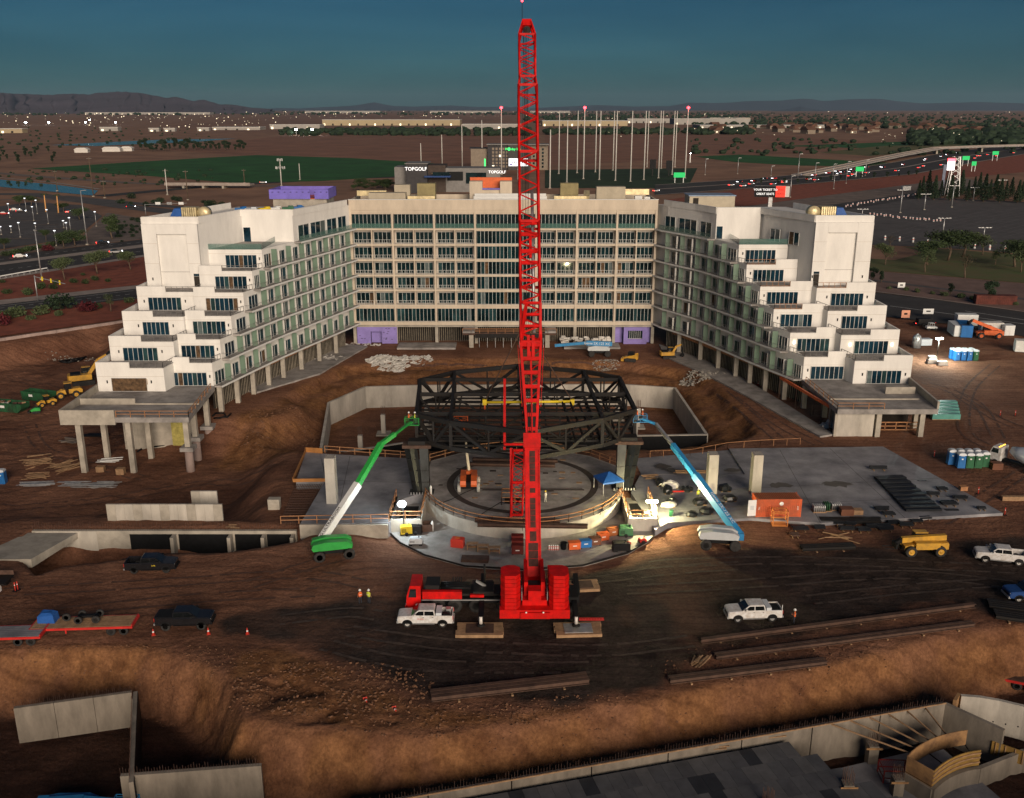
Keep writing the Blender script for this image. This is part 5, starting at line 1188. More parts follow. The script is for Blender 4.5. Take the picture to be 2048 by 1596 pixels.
MB().xz([(-1,.3),(1,.3),(1.1,.9),(.2,1.3),(-1,1.2)],-.5,.5).build('body', green, t); tracks(t,-1.1,1.0,-.6,.6,.5); MB().bar((-.6,0,1.2),(1.4,0,.6),.9,.15).build('loader_arm', green, t); B('bucket', steelblk, t, (1.3,1.9,-.7,.7,.1,.6))
t = thing('skid_steer', 'yellow tracked skid steer loader on the bench in front of the hotel', 'skid steer', at(1262,722), PI-.3)
tracks(t,-1.3,1.3,-.8,.8,.75); MB().xz([(-1.5,.5),(1.2,.5),(1.3,1.0),(.3,1.3),(-1.5,1.5)],-.6,.6).build('body', yellow, t); MB().xz([(-.7,1.2),(.8,1.0),(.6,2.1),(-.7,2.1)],-.55,.55).build('cab', black, t)
for y in (-.72,.72): MB().bar((-1.4,y,1.6),(1.6,y,.7),.14,.3).build('lift_arm', yellow, t)
B('bucket', yellow, t, (1.5,2.1,-.95,.95,.05,.7))
# ---- skips, trailers, trucks
def skip(loc, rz, label, full):
    t = thing('waste_skip', label, 'skip', loc, rz)
    sec = lambda x,zb,zt: [(x,-1.2,zb),(x,1.2,zb),(x,1.25,zt),(x,-1.25,zt)]
    mb = MB()
    for s_ in (-1,1): mb.xz([(-3.2,.15),(2.6,.15),(3.6,1.0),(3.6,1.9),(-3.4,1.9)], s_*1.2-.04, s_*1.2+.04)
    mb.box(-3.2,2.6,-1.16,1.16,.12,.2); mb.bar((2.6,0,.16),(3.55,0,1.1),2.3,.08); mb.box(-3.36,-3.24,-1.16,1.16,.15,1.9); mb.box(3.5,3.58,-1.16,1.16,1.0,1.9); mb.build('bin', green2, t)
    for i in range(7): B('rib', green2, t, (-3+i*.9,-2.9+i*.9,-1.32,-1.245,.2,1.85))
    B('sign', hatw, t, (-1.2,-.2,-1.345,-1.325,1.0,1.5)); B('rim', green2, t, (-3.45,3.62,-1.32,-1.2,1.9,2.0),(-3.45,3.62,1.2,1.32,1.9,2.0))
    if full:
        for i in range(14): MB().cb((rnd.uniform(-2.8,3),rnd.uniform(-.9,.9),1.5+rnd.random()*.4),(rnd.uniform(.4,1.2),.3,.2),rnd.random()*3,rnd.random()).build('debris', (wood,concdust,rusty)[i%3], t)
    return t
skip(at(78,800), -.35, 'empty dark green roll off bin with white sign', False); skip(at(22,822), -.25, 'dark green roll off bin full of debris at the left edge', True)
def trailer(loc, rz, label, L_, deckm, axles, load=0, w_=1.25):
    t = thing('flatbed_trailer', label, 'trailer', loc, rz)
    B('frame', red, t, (-L_/2,L_/2,-w_,-w_+.1,.85,1.1),(-L_/2,L_/2,w_-.1,w_,.85,1.1),(L_/2-.12,L_/2,-w_+.1,w_-.1,.85,1.25),(-L_/2,-L_/2+.12,-w_+.1,w_-.1,.85,1.1))
    n = 6
    for i in range(n): B('deck_plank', deckm, t, (-L_/2+.13,L_/2-.13,-w_+.12+i*(2*w_-.24)/n+.015,-w_+.12+(i+1)*(2*w_-.24)/n-.015,1.02,1.12))
    for x in axles:
        for y in (-w_+.25,w_-.25): wheel(t, x, y, .48, .48, .3, None, hatw)
    B('axle', black, t, *[(x-.08,x+.08,-w_+.3,w_-.3,.4,.56) for x in axles]); B('landing_leg', red, t, (-L_*.18,-L_*.18+.14,-.6,-.46,.1,.85),(-L_*.18,-L_*.18+.14,.46,.6,.1,.85))
    B('marker_light', amber if False else red, t, *[(-L_/2+1+i*1.6,-L_/2+1.2+i*1.6,-w_-.02,-w_-.002,.92,1.02) for i in range(int(L_/1.7))]); return t
pt = G(172,1262); tr1 = trailer((pt.x,pt.y,pt.z), .06, 'long red flatbed trailer carrying a wheel dolly and blue tarp', 10.6, wood, (3.0,4.3))
pt2 = G(10,1282); trailer((pt2.x,pt2.y,pt2.z), .06, 'second red flatbed trailer with grey deck at the left edge', 8.4, deckc, (1.8,3.1))
tl = Vector((pt.x,pt.y,pt.z+1.13))
t = thing('wheel_dolly', 'four wheel axle dolly standing on the red trailer', 'dolly', (tl.x+.4,tl.y+.3,tl.z), .1)
for x in (-.9,.9):
    for y in (-.7,.7): wheel(t,x,y,.42,.42,.25,None,hatw)
B('frame', black, t, (-1.1,1.1,-.2,.2,.4,.65),(-.98,-.82,-.6,.6,.3,.5),(.82,.98,-.6,.6,.3,.5))
t = thing('tarp_bundle', 'blue tarp covered bundle on the red trailer', 'tarp bundle', (tl.x-3.9,tl.y+.2,tl.z)); MB().loft([[(-.9,-.6,0),(.9,-.6,0),(.9,.6,0),(-.9,.6,0)],[(-.85,-.6,.75),(.8,-.55,.9),(.85,.5,.85),(-.8,.55,.95)],[(-.5,-.3,1.05),(.5,-.3,1.1),(.45,.3,1.1),(-.5,.3,1.15)]]).build('tarp', tarp, t)
t = thing('spare_wheel', 'loose white rimmed wheel lying on the red trailer', 'wheel', (tl.x-1.9,tl.y+.1,tl.z)); wheel(t,0,0,.45,.45,.25,None,hatw)
pr = G(2046,1376); t = trailer((pr.x+1,pr.y,pr.z), -.4, 'red low trailer cut off by the right edge in the lower pit', 6, rusty, (-1.6,-.3)); 
# flatbed truck at left edge and concrete truck at right edge
p_ = G(2,1178); t = thing('flatbed_truck', 'dark flatbed truck rear cut off by the left edge', 'truck', (p_.x-1.5,p_.y,p_.z), 0); B('bed', steelblk, t, (-3,2.6,-1.2,1.2,1.1,1.25)); B('stake_side', rusty, t, (-3,2.6,1.15,1.22,1.25,1.8)); B('frame', black, t, (-3,2.5,-.5,.5,.7,1.1))
for x in (1.0,-.4): 
    for y in (-1,1): wheel(t,x,y,.5,.5,.35,None,hatw)
B('mud_flap', hatw, t, (2.0,2.05,-1.2,-.8,.25,.9))
p_ = G(2030,940); t = thing('concrete_mixer', 'white concrete mixer truck with roof lamps at the right edge', 'mixer truck', (p_.x+1,p_.y,p_.z), -.9)
MB().xz([(-4.6,.8),(-2.9,.8),(-2.9,3.0),(-4.2,3.0),(-4.6,2.0)],-1.2,1.2).build('cab', whitecar, t); MB().xz([(-4.4,2.05),(-3.3,2.05),(-3.3,2.8),(-4.15,2.8)],-1.22,-1.202).build('cab_window', carglass, t); B('frame', black, t, (-4.4,3.6,-.5,.5,.7,1.1))
q = MB().lathe([(.5,-2.4),(1.15,-.9),(1.2,.4),(.75,2.2)], n=16); m3 = Matrix.Rotation(PI/2+.2,3,'Y'); q.v = [tuple(m3@Vector(v)+Vector((.4,0,2.3))) for v in q.v]; q.build('drum', mat('mixer_drum',(.45,.5,.58),.3,var=.1,metal=.2), t)
for x in (-3.6,1.2,2.5):
    for y in (-1.05,1.05): wheel(t,x,y,.52,.52,.35,None,hatw)
B('roof_lamp', amber, t, *[(-3.4,-3.3,-1+i*.45,-.9+i*.45,3.0,3.1) for i in range(5)]); B('tail_lamp', taill, t, (3.6,3.66,-.9,-.6,1.0,1.25)); B('chute', galv, t, (2.6,4.0,-.3,.3,1.7,1.9))
# ---- people
def person(loc, rz, label, vest, trousers=jeans, hat=hatw, pose='stand', sc_=1.):
    t = thing('person', label, 'person', loc, rz); t.scale = (sc_,)*3
    key = ('body',pose)
    if key not in _pane:
        J = {'pel':(0,0,.95),'sp':(0,0,1.2),'ch':(0,.0,1.42),'nk':(0,.01,1.53),'hd':(0,.03,1.62),'ht':(0,.03,1.74)}
        a = {'stand':((.24,0,1.15),(.26,.1,.9)),'reach':((.3,.18,1.25),(.22,.42,1.32)),'hold':((.26,.05,1.15),(.1,.28,1.2))}[pose]
        st = .12 if pose == 'stand' else .16
        for s_,n_ in ((1,'r'),(-1,'l')):
            J[n_+'sh'] = (s_*.18,0,1.42); J[n_+'el'] = (s_*a[0][0],a[0][1],a[0][2]); J[n_+'wr'] = (s_*a[1][0],a[1][1],a[1][2]); J[n_+'hn'] = (s_*a[1][0]*.97,a[1][1]+.08,a[1][2]-.06)
            J[n_+'hp'] = (s_*.1,0,.9); J[n_+'kn'] = (s_*.12,.05,.5); J[n_+'an'] = (s_*st,0,.09); J[n_+'to'] = (s_*(st+.02),.18,.05)
        E_ = [('pel','sp'),('sp','ch'),('ch','nk'),('nk','hd'),('hd','ht')]
        for n_ in 'rl': E_ += [('ch',n_+'sh'),(n_+'sh',n_+'el'),(n_+'el',n_+'wr'),(n_+'wr',n_+'hn'),('pel',n_+'hp'),(n_+'hp',n_+'kn'),(n_+'kn',n_+'an'),(n_+'an',n_+'to')]
        rad = {'pel':.15,'sp':.14,'ch':.16,'nk':.06,'hd':.1,'ht':.09,'sh':.075,'el':.05,'wr':.038,'hn':.045,'hp':.1,'kn':.07,'an':.05,'to':.05}
        names = list(J); me_ = bpy.data.meshes.new('body'); me_.from_pydata([J[k] for k in names], [(names.index(x),names.index(y)) for x,y in E_], [])
        ob = bpy.data.objects.new('body', me_); col.objects.link(ob); ob.modifiers.new('s','SKIN'); ob.modifiers.new('d','SUBSURF').levels = 1
        me_.skin_vertices or None
        sv = me_.skin_vertices[0].data if me_.skin_vertices else None
        if sv:
            for i,k in enumerate(names):
                r = rad.get(k, rad.get(k[1:],.06)); sv[i].radius = (r,r*.8); sv[i].use_root = (k == 'pel')
        dg = bpy.context.evaluated_depsgraph_get(); m2 = bpy.data.meshes.new_from_object(ob.evaluated_get(dg)); bpy.data.objects.remove(ob); _pane[key] = m2
    m2 = _pane[key].copy(); m2.materials.clear()
    for m_ in (trousers, vest, skin, black): m2.materials.append(m_)
    idx_ = []
    for f in m2.polygons:
        z, x = f.center.z, abs(f.center.x)
        idx_.append(3 if z < .12 else 0 if z < .98 and x < .22 and not (x > .19 and z > .8) else 2 if z > 1.52 or x > .25 or f.center.y > .24 else 1)
    m2.polygons.foreach_set('material_index', idx_); m2.polygons.foreach_set('use_smooth', [True]*len(m2.polygons))
    o = bpy.data.objects.new('body', m2); col.objects.link(o); o.parent = t
    MB().lathe([(.17,0),(.125,.01),(.12,.08),(.08,.14),(.001,.16)],(0,.03,1.7),12).build('hard_hat', hat, t)
    B('reflective_stripe', hatw, t, (-.16,.16,-.135,-.12,1.2,1.25),(-.16,.16,.12,.135,1.2,1.25))
    return t
person(at(721,1208), .6, 'worker in orange vest standing left of the crane cab, the taller of two', vesto)
person(at(738,1208), -.5, 'worker in lime vest and white helmet left of the crane cab', vesty)
person(at(1588,1248), 1.2, 'worker in orange vest standing right of the white pickup', vesto, pose='hold')
person((P(1396,1001,.3).x,P(1396,1001,.3).y,.3), .3, 'worker in lime vest and dark trousers among the black bundles', vesty)
person((P(1091,1006,ZS).x,P(1091,1006,ZS).y,ZS), .8, 'worker in lime helmet and pale overalls on the stage right of the boom', mat('overall_pale',(.5,.47,.4),.8,var=.1), MT['overall_pale'], yellowb, 'hold')
e = PY(824,842,126.6)
person((e.x-.45,e.y,e.z-.48), -1.2, 'worker in orange vest on the green lift platform', vesto, pose='reach'); person((e.x+.4,e.y,e.z-.48), -1.4, 'worker in lime vest on the green lift platform', vesty, pose='reach')
e = PY(1280,836,129.)
person((e.x-.4,e.y,e.z-.48), 1.3, 'left worker in orange vest on the blue lift platform', vesto, pose='reach'); person((e.x+.35,e.y,e.z-.48), 1.5, 'right worker in orange vest on the blue lift platform', vesto, pose='hold')
# ------------------------------------------------------------------ site objects
def pl(energy, loc, color, parent, size=.3):
    d = bpy.data.lights.new('lamp_light', 'POINT'); d.energy = energy; d.color = color; d.shadow_soft_size = size
    o = bpy.data.objects.new('lamp_light', d); col.objects.link(o); o.parent = parent; o.location = loc; return o
# container
p_ = P(1556,1034,.3); t = thing('shipping_container', 'orange shipping container with a white door swung open at its left end', 'container', (p_.x,p_.y+1.2,.3), .02)
B('body', contor, t, (-3,3,-1.18,1.18,.12,2.55)); B('corner_frame', contor, t, *[(x,x+.12,y,y+.12,.0,2.6) for x in (-3.04,2.92) for y in (-1.24,1.12)])
for i in range(22): B('corrugation', contor, t, (-2.85+i*.26,-2.72+i*.26,-1.235,-1.181,.25,2.42))
for i in range(22): B('roof_rib', mat('container_roof',(.36,.14,.06),.7,var=.2) if i == 0 else MT['container_roof'], t, (-2.85+i*.26,-2.72+i*.26,-1.15,1.15,2.551,2.6))
MB().cb((-3.65,-1.2,1.35),(1.15,.07,2.3),.12).build('open_door', hatw, t); B('door_vent', greyp, t, (-3.9,-3.4,-1.31,-1.26,1.1,1.7)); B('top_rail', contor, t, (-3,3,-1.25,-1.182,2.44,2.58),(-3,3,-1.25,-1.182,.05,.22))
MB().lathe([(.001,0),(.28,0),(.28,.02),(.001,.02)],(.3,-1.262,1.95),16,'y').build('emblem', hatw, t)
for x,s_ in ((-2.7,'TAL'),(2.55,'2238')): text(s_, .28, hatw, t, frame_mtx((x,-1.25,1.3),(0,0,-1),(1,0,0)))
def cage(loc, label, m, w_=1.9, d_=1.3, h_=2.1):
    t = thing('work_basket', label, 'work basket', loc, -.05)
    fr = MB()
    for x in (-w_/2,w_/2):
        for y in (-d_/2,d_/2): fr.box(x-.05,x+.05,y-.05,y+.05,0,h_)
    for z in (.06,h_*.33,h_*.62,h_):
        for a,b2 in (((-w_/2,-d_/2),(w_/2,-d_/2)),((w_/2,-d_/2),(w_/2,d_/2)),((w_/2,d_/2),(-w_/2,d_/2)),((-w_/2,d_/2),(-w_/2,-d_/2))): fr.bar((*a,z),(*b2,z),.08,.08)
    fr.build('frame', m, t); B('floor', m, t, (-w_/2+.06,w_/2-.06,-d_/2+.06,d_/2-.06,.1,.14)); B('roof_mesh', m, t, *[(x,x+.03,-d_/2,d_/2,h_+.045,h_+.06) for x in np.arange(-w_/2,w_/2,.15)]); return t
cage(at(1558,1049), 'orange steel man basket standing in front of the container', mat('basket_orange',(.72,.26,.06),.5,var=.1))
rl_ = P(1785,1568,-6.2); cage(tuple(rl_), 'dark red steel basket in the basement at the lower right', mat('dark_red_paint',(.22,.015,.012),.5,var=.2), 2.4, 1.6, 2.0)
# toilets
def toilet(x, y, z, rz, body, label, grp):
    t = thing('portable_toilet', label, 'toilet', (x,y,z), rz, grp)
    MB().loft([[(-.56,-.56,0),(.56,-.56,0),(.56,.56,0),(-.56,.56,0)],[(-.52,-.52,2.05),(.52,-.52,2.05),(.52,.52,2.05),(-.52,.52,2.05)]]).build('cabin', body, t)
    MB().loft([[(-.58,-.58,2.06),(.58,-.58,2.06),(.58,.58,2.06),(-.58,.58,2.06)],[(-.5,-.5,2.3),(.5,-.5,2.3),(.5,.5,2.3),(-.5,.5,2.3)],[(-.2,-.4,2.42),(.2,-.4,2.42),(.2,.4,2.42),(-.2,.4,2.42)]]).build('roof', greyp, t)
    B('door', body, t, (-.4,.4,-.6,-.565,.15,1.95)); B('vent', greyp, t, (-.3,.3,-.575,-.53,1.97,2.04)); B('sign', hatw, t, (-.12,.12,-.612,-.602,1.4,1.6)); return t
b0 = P(1912,720); names_ = 'first second third fourth'.split()
for i in range(4):
    toilet(b0.x+i*1.35, b0.y, 0, .1, bluep if i < 3 else greenp, ('blue portable toilet, %s from left in the front row near the light tower'%names_[i]) if i < 3 else 'green portable toilet ending the front row near the light tower', 'toilets near the light tower')
    toilet(b0.x-.2+i*1.35, b0.y+1.5, 0, .1, bluep, 'blue portable toilet, %s from left in the back row near the light tower'%ORD[i], 'toilets near the light tower')
b0 = P(1920,934)
for i in range(4):
    toilet(b0.x+i*1.3, b0.y+(0 if i < 3 else .5), 0, -.1, bluep if i == 0 else greenp, ('blue portable toilet at the front left of the cluster by the slab corner','green portable toilet second in the cluster by the slab corner','green portable toilet third in the cluster by the slab corner','green portable toilet at the right end of the cluster by the slab corner')[i], 'toilets by the slab corner')
    toilet(b0.x-.8+i*1.3, b0.y+1.5, 0, -.1, bluep if i < 2 else greenp, ('blue' if i < 2 else 'green')+' portable toilet, %s from left in the rear row by the slab corner'%ORD[i], 'toilets by the slab corner')
q = G(6,966); toilet(q.x, q.y, q.z, .1, bluep, 'blue portable toilet alone at the left edge', 'toilets'); q.x -= 1.2; toilet(q.x, q.y+.2, q.z, .1, bluep, 'blue portable toilet cut off by the left edge', 'toilets')
# light towers
def lighttower(loc, hgt, label, body, lit, en, colr, lampoff=(0,-.3,0), n=4):
    t = thing('light_tower', label, 'light tower', loc)
    MB().xz([(-.8,.35),(.8,.35),(.8,1.1),(.5,1.35),(-.8,1.35)],-.5,.5).build('generator', body, t)
    for y in (-.6,.6): wheel(t,0,y,.3,.3,.18)
    B('outrigger', black, t, (-1.3,1.3,-.06,.06,.3,.38),(-.06,.06,-1.2,1.2,.25,.3)); MB().tube((.9,0,.3),(.9,0,hgt),.06).build('mast', steelblk, t)
    for i in range(n): MB().cb((.9+(i-(n-1)/2)*.38,-.15,hgt+.1),(.34,.2,.34),0,-.35).build('flood_lamp', lit, t)
    pl(en, (.9+lampoff[0],lampoff[1],hgt+.1+lampoff[2]), colr, t); return t
a = P(1288,1050,-.5); lighttower((a.x,a.y,-.5), 3.4, 'small light tower glaring yellow white beside the right stair pit', black, lamp('flood_yellow',(1.,.93,.55),70), 9500, (1.,.87,.46), (0,-.7,-.3))
a = P(1864,724); lighttower((a.x,a.y,0), 5.2, 'tall light tower blazing white beside the right wing', white, lampw, 9000, (.85,1.,.9), (0,-.5,-.2))
a = P(808,1066,-.5); t = thing('balloon_light', 'glowing white balloon light on a mast left of the stage', 'balloon light', (a.x,a.y,-.5))
hgt = PY(803,1008,a.y).z+.5; MB().tube((0,0,0),(0,0,hgt-.5),.06).build('mast', steelblk, t); MB().lathe([(.02,-.42),(.45,-.3),(.62,0),(.45,.3),(.02,.42)],(-.15,0,hgt),16).build('balloon', lamp('balloon_glow',(.85,.97,1.),9), t); B('tripod', steelblk, t, (-.5,.5,-.04,.04,.0,.08),(-.04,.04,-.5,.5,.0,.08)); pl(1300,(-.15,-.9,hgt),(.8,.95,1.),t)
# plant on the apron
def genset(px, py, label, m, l=1.6, w_=.9, h_=1.1, rz=0., z=-.5, wheels=True):
    a = P(px,py,z); t = thing('generator', label, 'generator', (a.x,a.y+w_/2,z), rz)
    MB().xz([(-l/2,.25),(l/2,.25),(l/2,h_-.15),(l/2-.15,h_),(-l/2+.15,h_),(-l/2,h_-.15)],-w_/2,w_/2).build('canopy', m, t)
    B('grille', black, t, *[(-l*.4+i*.12,-l*.4+.06+i*.12,-w_/2-.012,-w_/2-.002,.45,h_-.3) for i in range(5)]); B('skid', steelblk, t, (-l/2-.05,l/2+.05,-w_/2,w_/2,.12,.25))
    if wheels:
        for y in (-w_/2-.05,w_/2+.05): wheel(t,0,y,.25,.25,.15)
    else: B('fork_pocket', black, t, (-l/2,-l/4,-w_/2,w_/2,0,.12),(l/4,l/2,-w_/2,w_/2,0,.12))
    MB().tube((l*.25,0,h_),(l*.25,0,h_+.25),.05).build('exhaust', black, t); return t
genset(812,1072,'yellow and black generator on wheels left of the stage drum',yellowb,1.5,.9,1.3,.2); genset(832,1070,'dark grey welding set behind the silver one',steelblk,1.5,.8,1.2,-.1); genset(831,1092,'silver welding set nearest the apron edge',greyp,1.7,.8,1.0,.02,wheels=False)
genset(1252,1075,'green generator on the right side of the apron',mat('gen_green',(.06,.2,.09),.5,var=.15),1.8,1.2,1.3,0); genset(1243,1104,'black welding set with an orange hose coil at the apron edge',black,2.2,1.2,1.1,.1,wheels=False); genset(1285,1088,'small red power pack on the lit end of the apron',red,.9,.7,.7,.3)
a = P(1256,1097,-.5); MB().lathe([(.28,0),(.34,.04),(.28,.08),(.22,.04),(.28,0)],(a.x,a.y-.1,.1),14,'y'); t = thing('hose_coil','orange hose coil leaning on the black welding set','hose',(a.x,a.y-.35,0)); MB().lathe([(.26,-.05),(.34,0),(.26,.05),(.2,0),(.26,-.05)],(0,0,.35),14,'y').build('coil', redor, t)
def jobbox(px, py, label, m, rz=0., l=1.5, w_=.8, h_=.95, z=-.5):
    a = P(px,py,z); t = thing('job_box', label, 'tool chest', (a.x,a.y+w_/2,z), rz); B('chest', m, t, (-l/2,l/2,-w_/2,w_/2,.1,h_)); B('lid', m, t, (-l/2-.03,l/2+.03,-w_/2-.03,w_/2+.03,h_,h_+.1)); B('skid', steelblk, t, (-l/2+.1,-l/2+.25,-w_/2,w_/2,0,.1),(l/2-.25,l/2-.1,-w_/2,w_/2,0,.1)); B('label_plate', hatw, t, (-.25,.25,-w_/2-.012,-w_/2-.002,.55,.68)); return t
brown_ = mat('brown_paint',(.16,.06,.03),.6,var=.2)
for px,py,m_,lab,rz in ((1149,1101,orange,'bright orange tool chest left of the blue one',.15),(1171,1097,bluep,'blue tool chest in the row along the drum',.18),(1190,1092,brown_,'brown tool chest right of the blue one',.22),(1206,1083,orange,'orange tool chest with dark lid along the drum',.3),(1226,1073,mat('dull_orange',(.45,.14,.04),.6,var=.2),'dull orange tool chest at the right end of the row',.35)): jobbox(px,py,lab,m_,rz)
for k in range(3): jobbox(1035,1110-k*6,('lower','middle','rear')[k]+' dark red job box in the stack left of the crane boom',mat('dark_red%d'%k,(.14+.02*k,.02,.015),.5,var=.2),0,1.5,.8,1.2+.25*k)
def bench(px, py, label):
    a = P(px,py,-.5); t = thing('timber_bench', label, 'bench', (a.x,a.y,-.5)); B('top', wood, t, (-.75,.75,-.35,.35,.8,.86)); B('leg', wood, t, *[(x,x+.09,y,y+.09,0,.8) for x in (-.7,.61) for y in (-.32,.23)]); B('shelf', wood, t, (-.7,.7,-.3,.3,.3,.34)); return t
bench(945,1098,'rough timber bench beside the red plastic tank'); bench(966,1102,'rough timber bench in the middle along the drum wall'); bench(989,1106,'low rough timber bench nearest the dark red job boxes'); bench(792,1036,'timber work bench against the left stair pit wall'); bench(829,1036,'timber work bench under the left stage leg')
a = P(915,1096,-.5); t = thing('plastic_tank', 'red orange plastic tank with round lid on the apron', 'tank', (a.x,a.y+.6,-.5), -.2); MB().loft([[(-.8,-.55,0),(.8,-.55,0),(.8,.55,0),(-.8,.55,0)],[(-.8,-.55,1.0),(.8,-.55,1.0),(.8,.55,1.0),(-.8,.55,1.0)],[(-.65,-.45,1.12),(.65,-.45,1.12),(.65,.45,1.12),(-.65,.45,1.12)]]).build('tank', redor, t); MB().lathe([(.35,0),(.35,.06),(.3,.08)],(0,0,1.12),14).build('lid', orange, t)
a = P(950,1124,-.5); t = thing('plate_stack', 'stack of dark rusty steel sheets lying on the apron', 'sheet stack', (a.x,a.y+.4,-.5), -.1)
for k in range(4): MB().cb((0,k*.04,.06+k*.09),(3.4,1.3,.07),k*.02).build('sheet', rusty, t)
a = P(849,1064,-.5); t = thing('steel_tub', 'rusty steel tub beside white gas bottles left of the drum', 'tub', (a.x,a.y+.7,-.5), .1); B('side', rusty, t, (-1,1,-.7,-.62,0,1.0),(-1,1,.62,.7,0,1.0),(-1,-.92,-.62,.62,0,1.0),(.92,1,-.62,.62,0,1.0)); B('bottom', rusty, t, (-.92,.92,-.62,.62,0,.08))
for px,py,z,lab in ((865,1062,-.5,'white gas bottle standing beside the rusty tub'),(862,990,ZS,'white gas bottle at the foot of the left stage leg')):
    a = P(px,py,z); t = thing('gas_bottle', lab, 'gas bottle', tuple(a)); MB().lathe([(.16,0),(.16,1.2),(.1,1.38),(.04,1.42)],n=12).build('cylinder', hatw, t); MB().lathe([(.05,1.42),(.05,1.55)],n=8).build('valve', galv, t)
a = P(1127,1098,-.5); t = thing('waste_bin', 'black round waste bin left of the orange tool chest', 'bin', tuple(a)); MB().lathe([(.32,0),(.4,.9),(.44,.92),(.38,.92),(.3,.1)],n=16).build('bin', black, t); B('rim_handle', black, t, (-.5,-.42,-.1,.1,.8,.86),(.42,.5,-.1,.1,.8,.86))
a = P(1107,1100,-.5); t = thing('bottle_rack', 'rack of small white and red bottles beside the crane boom', 'rack', tuple(a)); B('frame', red, t, (-.7,.7,-.2,-.15,.1,.16),(-.7,.7,.15,.2,.1,.16),(-.7,.7,-.2,-.15,.5,.56)); 
for i in range(5): MB().lathe([(.09,0),(.09,.6),(.04,.7)],(-.55+i*.27,0,0),8).build('bottle', hatw, t)
# canopy tent on stage
a = P(1218,985,ZS); t = thing('canopy_tent', 'blue pop up canopy tent on the stage beside the right leg', 'tent', (a.x,a.y+.8,ZS), .35)
MB().add([(-1.6,-1.6,1.9),(1.6,-1.6,1.9),(1.6,1.6,1.9),(-1.6,1.6,1.9),(0,0,2.9)],[(0,1,4),(1,2,4),(2,3,4),(3,0,4),(3,2,1,0)]).build('canopy', tarp, t); B('valance', tarp, t, (-1.6,1.6,-1.62,-1.6,1.65,1.9),(-1.6,1.6,1.6,1.62,1.65,1.9),(-1.62,-1.6,-1.6,1.6,1.65,1.9),(1.6,1.62,-1.6,1.6,1.65,1.9))
for x in (-1.55,1.55):
    for y in (-1.55,1.55): MB().tube((x,y,0),(x,y,1.9),.03).build('leg', white, t)
# black wrapped bundles on the right slab
wrap = mat('black_wrap',(.016,.017,.018),.28,var=.5,scale=2,spec=.7)
def lump(px, py, l, w_, h_, label, m, z=.3, rz=0., name='wrapped_bundle', cat='bundle', grp=None):
    a = P(px,py,z); t = thing(name, label, cat, (a.x,a.y+w_/2,z), rz, grp); q = MB(); n = 9; rings = []
    for (f,zz) in ((1,.0),(1.06,.35),(.9,.8),(.45,1.0)): rings.append([(l/2*f*math.cos(2*PI*i/n)*rnd.uniform(.82,1.1), w_/2*f*math.sin(2*PI*i/n)*rnd.uniform(.82,1.1), h_*zz*rnd.uniform(.85,1.1) if zz else 0) for i in range(n)])
    q.loft(rings).build('wrap', m, t); B('pallet', wood, t, (-l/2*.8,l/2*.8,-w_/2*.8,-w_/2*.7,.0,.1),(-l/2*.8,l/2*.8,w_/2*.7,w_/2*.8,.0,.1)); return t
lab = 'black plastic wrapped bundle %s'
for px,py,l,w_,h_,d in ((1322,975,1.3,2.6,1.0,'nearest the right stage leg'),(1338,990,1.4,2.4,.9,'behind the right stair pit'),(1345,1012,1.6,1.6,.9,'by the white sacks'),(1375,985,1.8,1.4,.7,'left of the worker in lime vest'),(1402,1012,2.0,1.5,.9,'beside the worker in lime vest'),(1415,1030,2.0,1.6,.8,'in front under the blue boom'),(1452,985,1.8,1.6,1.0,'right of the pillar foot'),(1462,1005,2.0,1.5,.9,'between the pillar and the container'),(1440,1018,1.8,1.4,.8,'in the middle of the heap by the pillar'),(1385,1035,1.6,1.2,.7,'at the front left of the heap by the pillar')): lump(px,py,l,w_,h_,lab%d,wrap)
lump(1342,978,2.6,1.6,.9,'white sacks heaped behind the red strip on the right slab',concdust,name='sack_pile',cat='sacks'); lump(1338,1016,2.2,1.0,.7,'white sacks stacked beside the right stair pit',concdust,name='sack_pile',cat='sacks')
for i in range(1): 
    a = P(1352,984,.3); t = thing('steel_strip','bright red steel strip lying on the right slab','steel strip',(a.x,a.y,.3)); B('strip', red, t, (-1.1,1.1,-.08,.08,0,.12),(-1.1,1.1,-.02,.02,.12,.2))
a = P(1342,1032,.3); t = thing('drum', 'dark green drum beside the glaring light tower', 'drum', tuple(a)); MB().lathe([(.3,0),(.3,.85),(.27,.88)],n=14).build('barrel', greenp, t); MB().lathe([(.31,.28),(.31,.32)],n=14).build('hoop', greenp, t)
# puddles and stains are patches of damp concrete
damp = mat('damp_patch',(.085,.075,.066),.5,var=.2,scale=.6)
def patch(px, py, l, w_, z=.304):
    a = P(px,py,z); n = 16; q = [(a.x+l/2*math.cos(2*PI*i/n)*rnd.uniform(.6,1.15), a.y+w_/2*math.sin(2*PI*i/n)*rnd.uniform(.55,1.2)) for i in range(n)]
    MB().add([(x,y,z) for x,y in q],[tuple(range(n))]).build('damp_patch', damp, sr_, True)
for q in ((1325,932,2.6,2.6),(1345,940,1.6,2.2),(1560,970,4,2.4),(1675,968,5.4,2.6),(1468,940,3,1.6)): patch(*q)
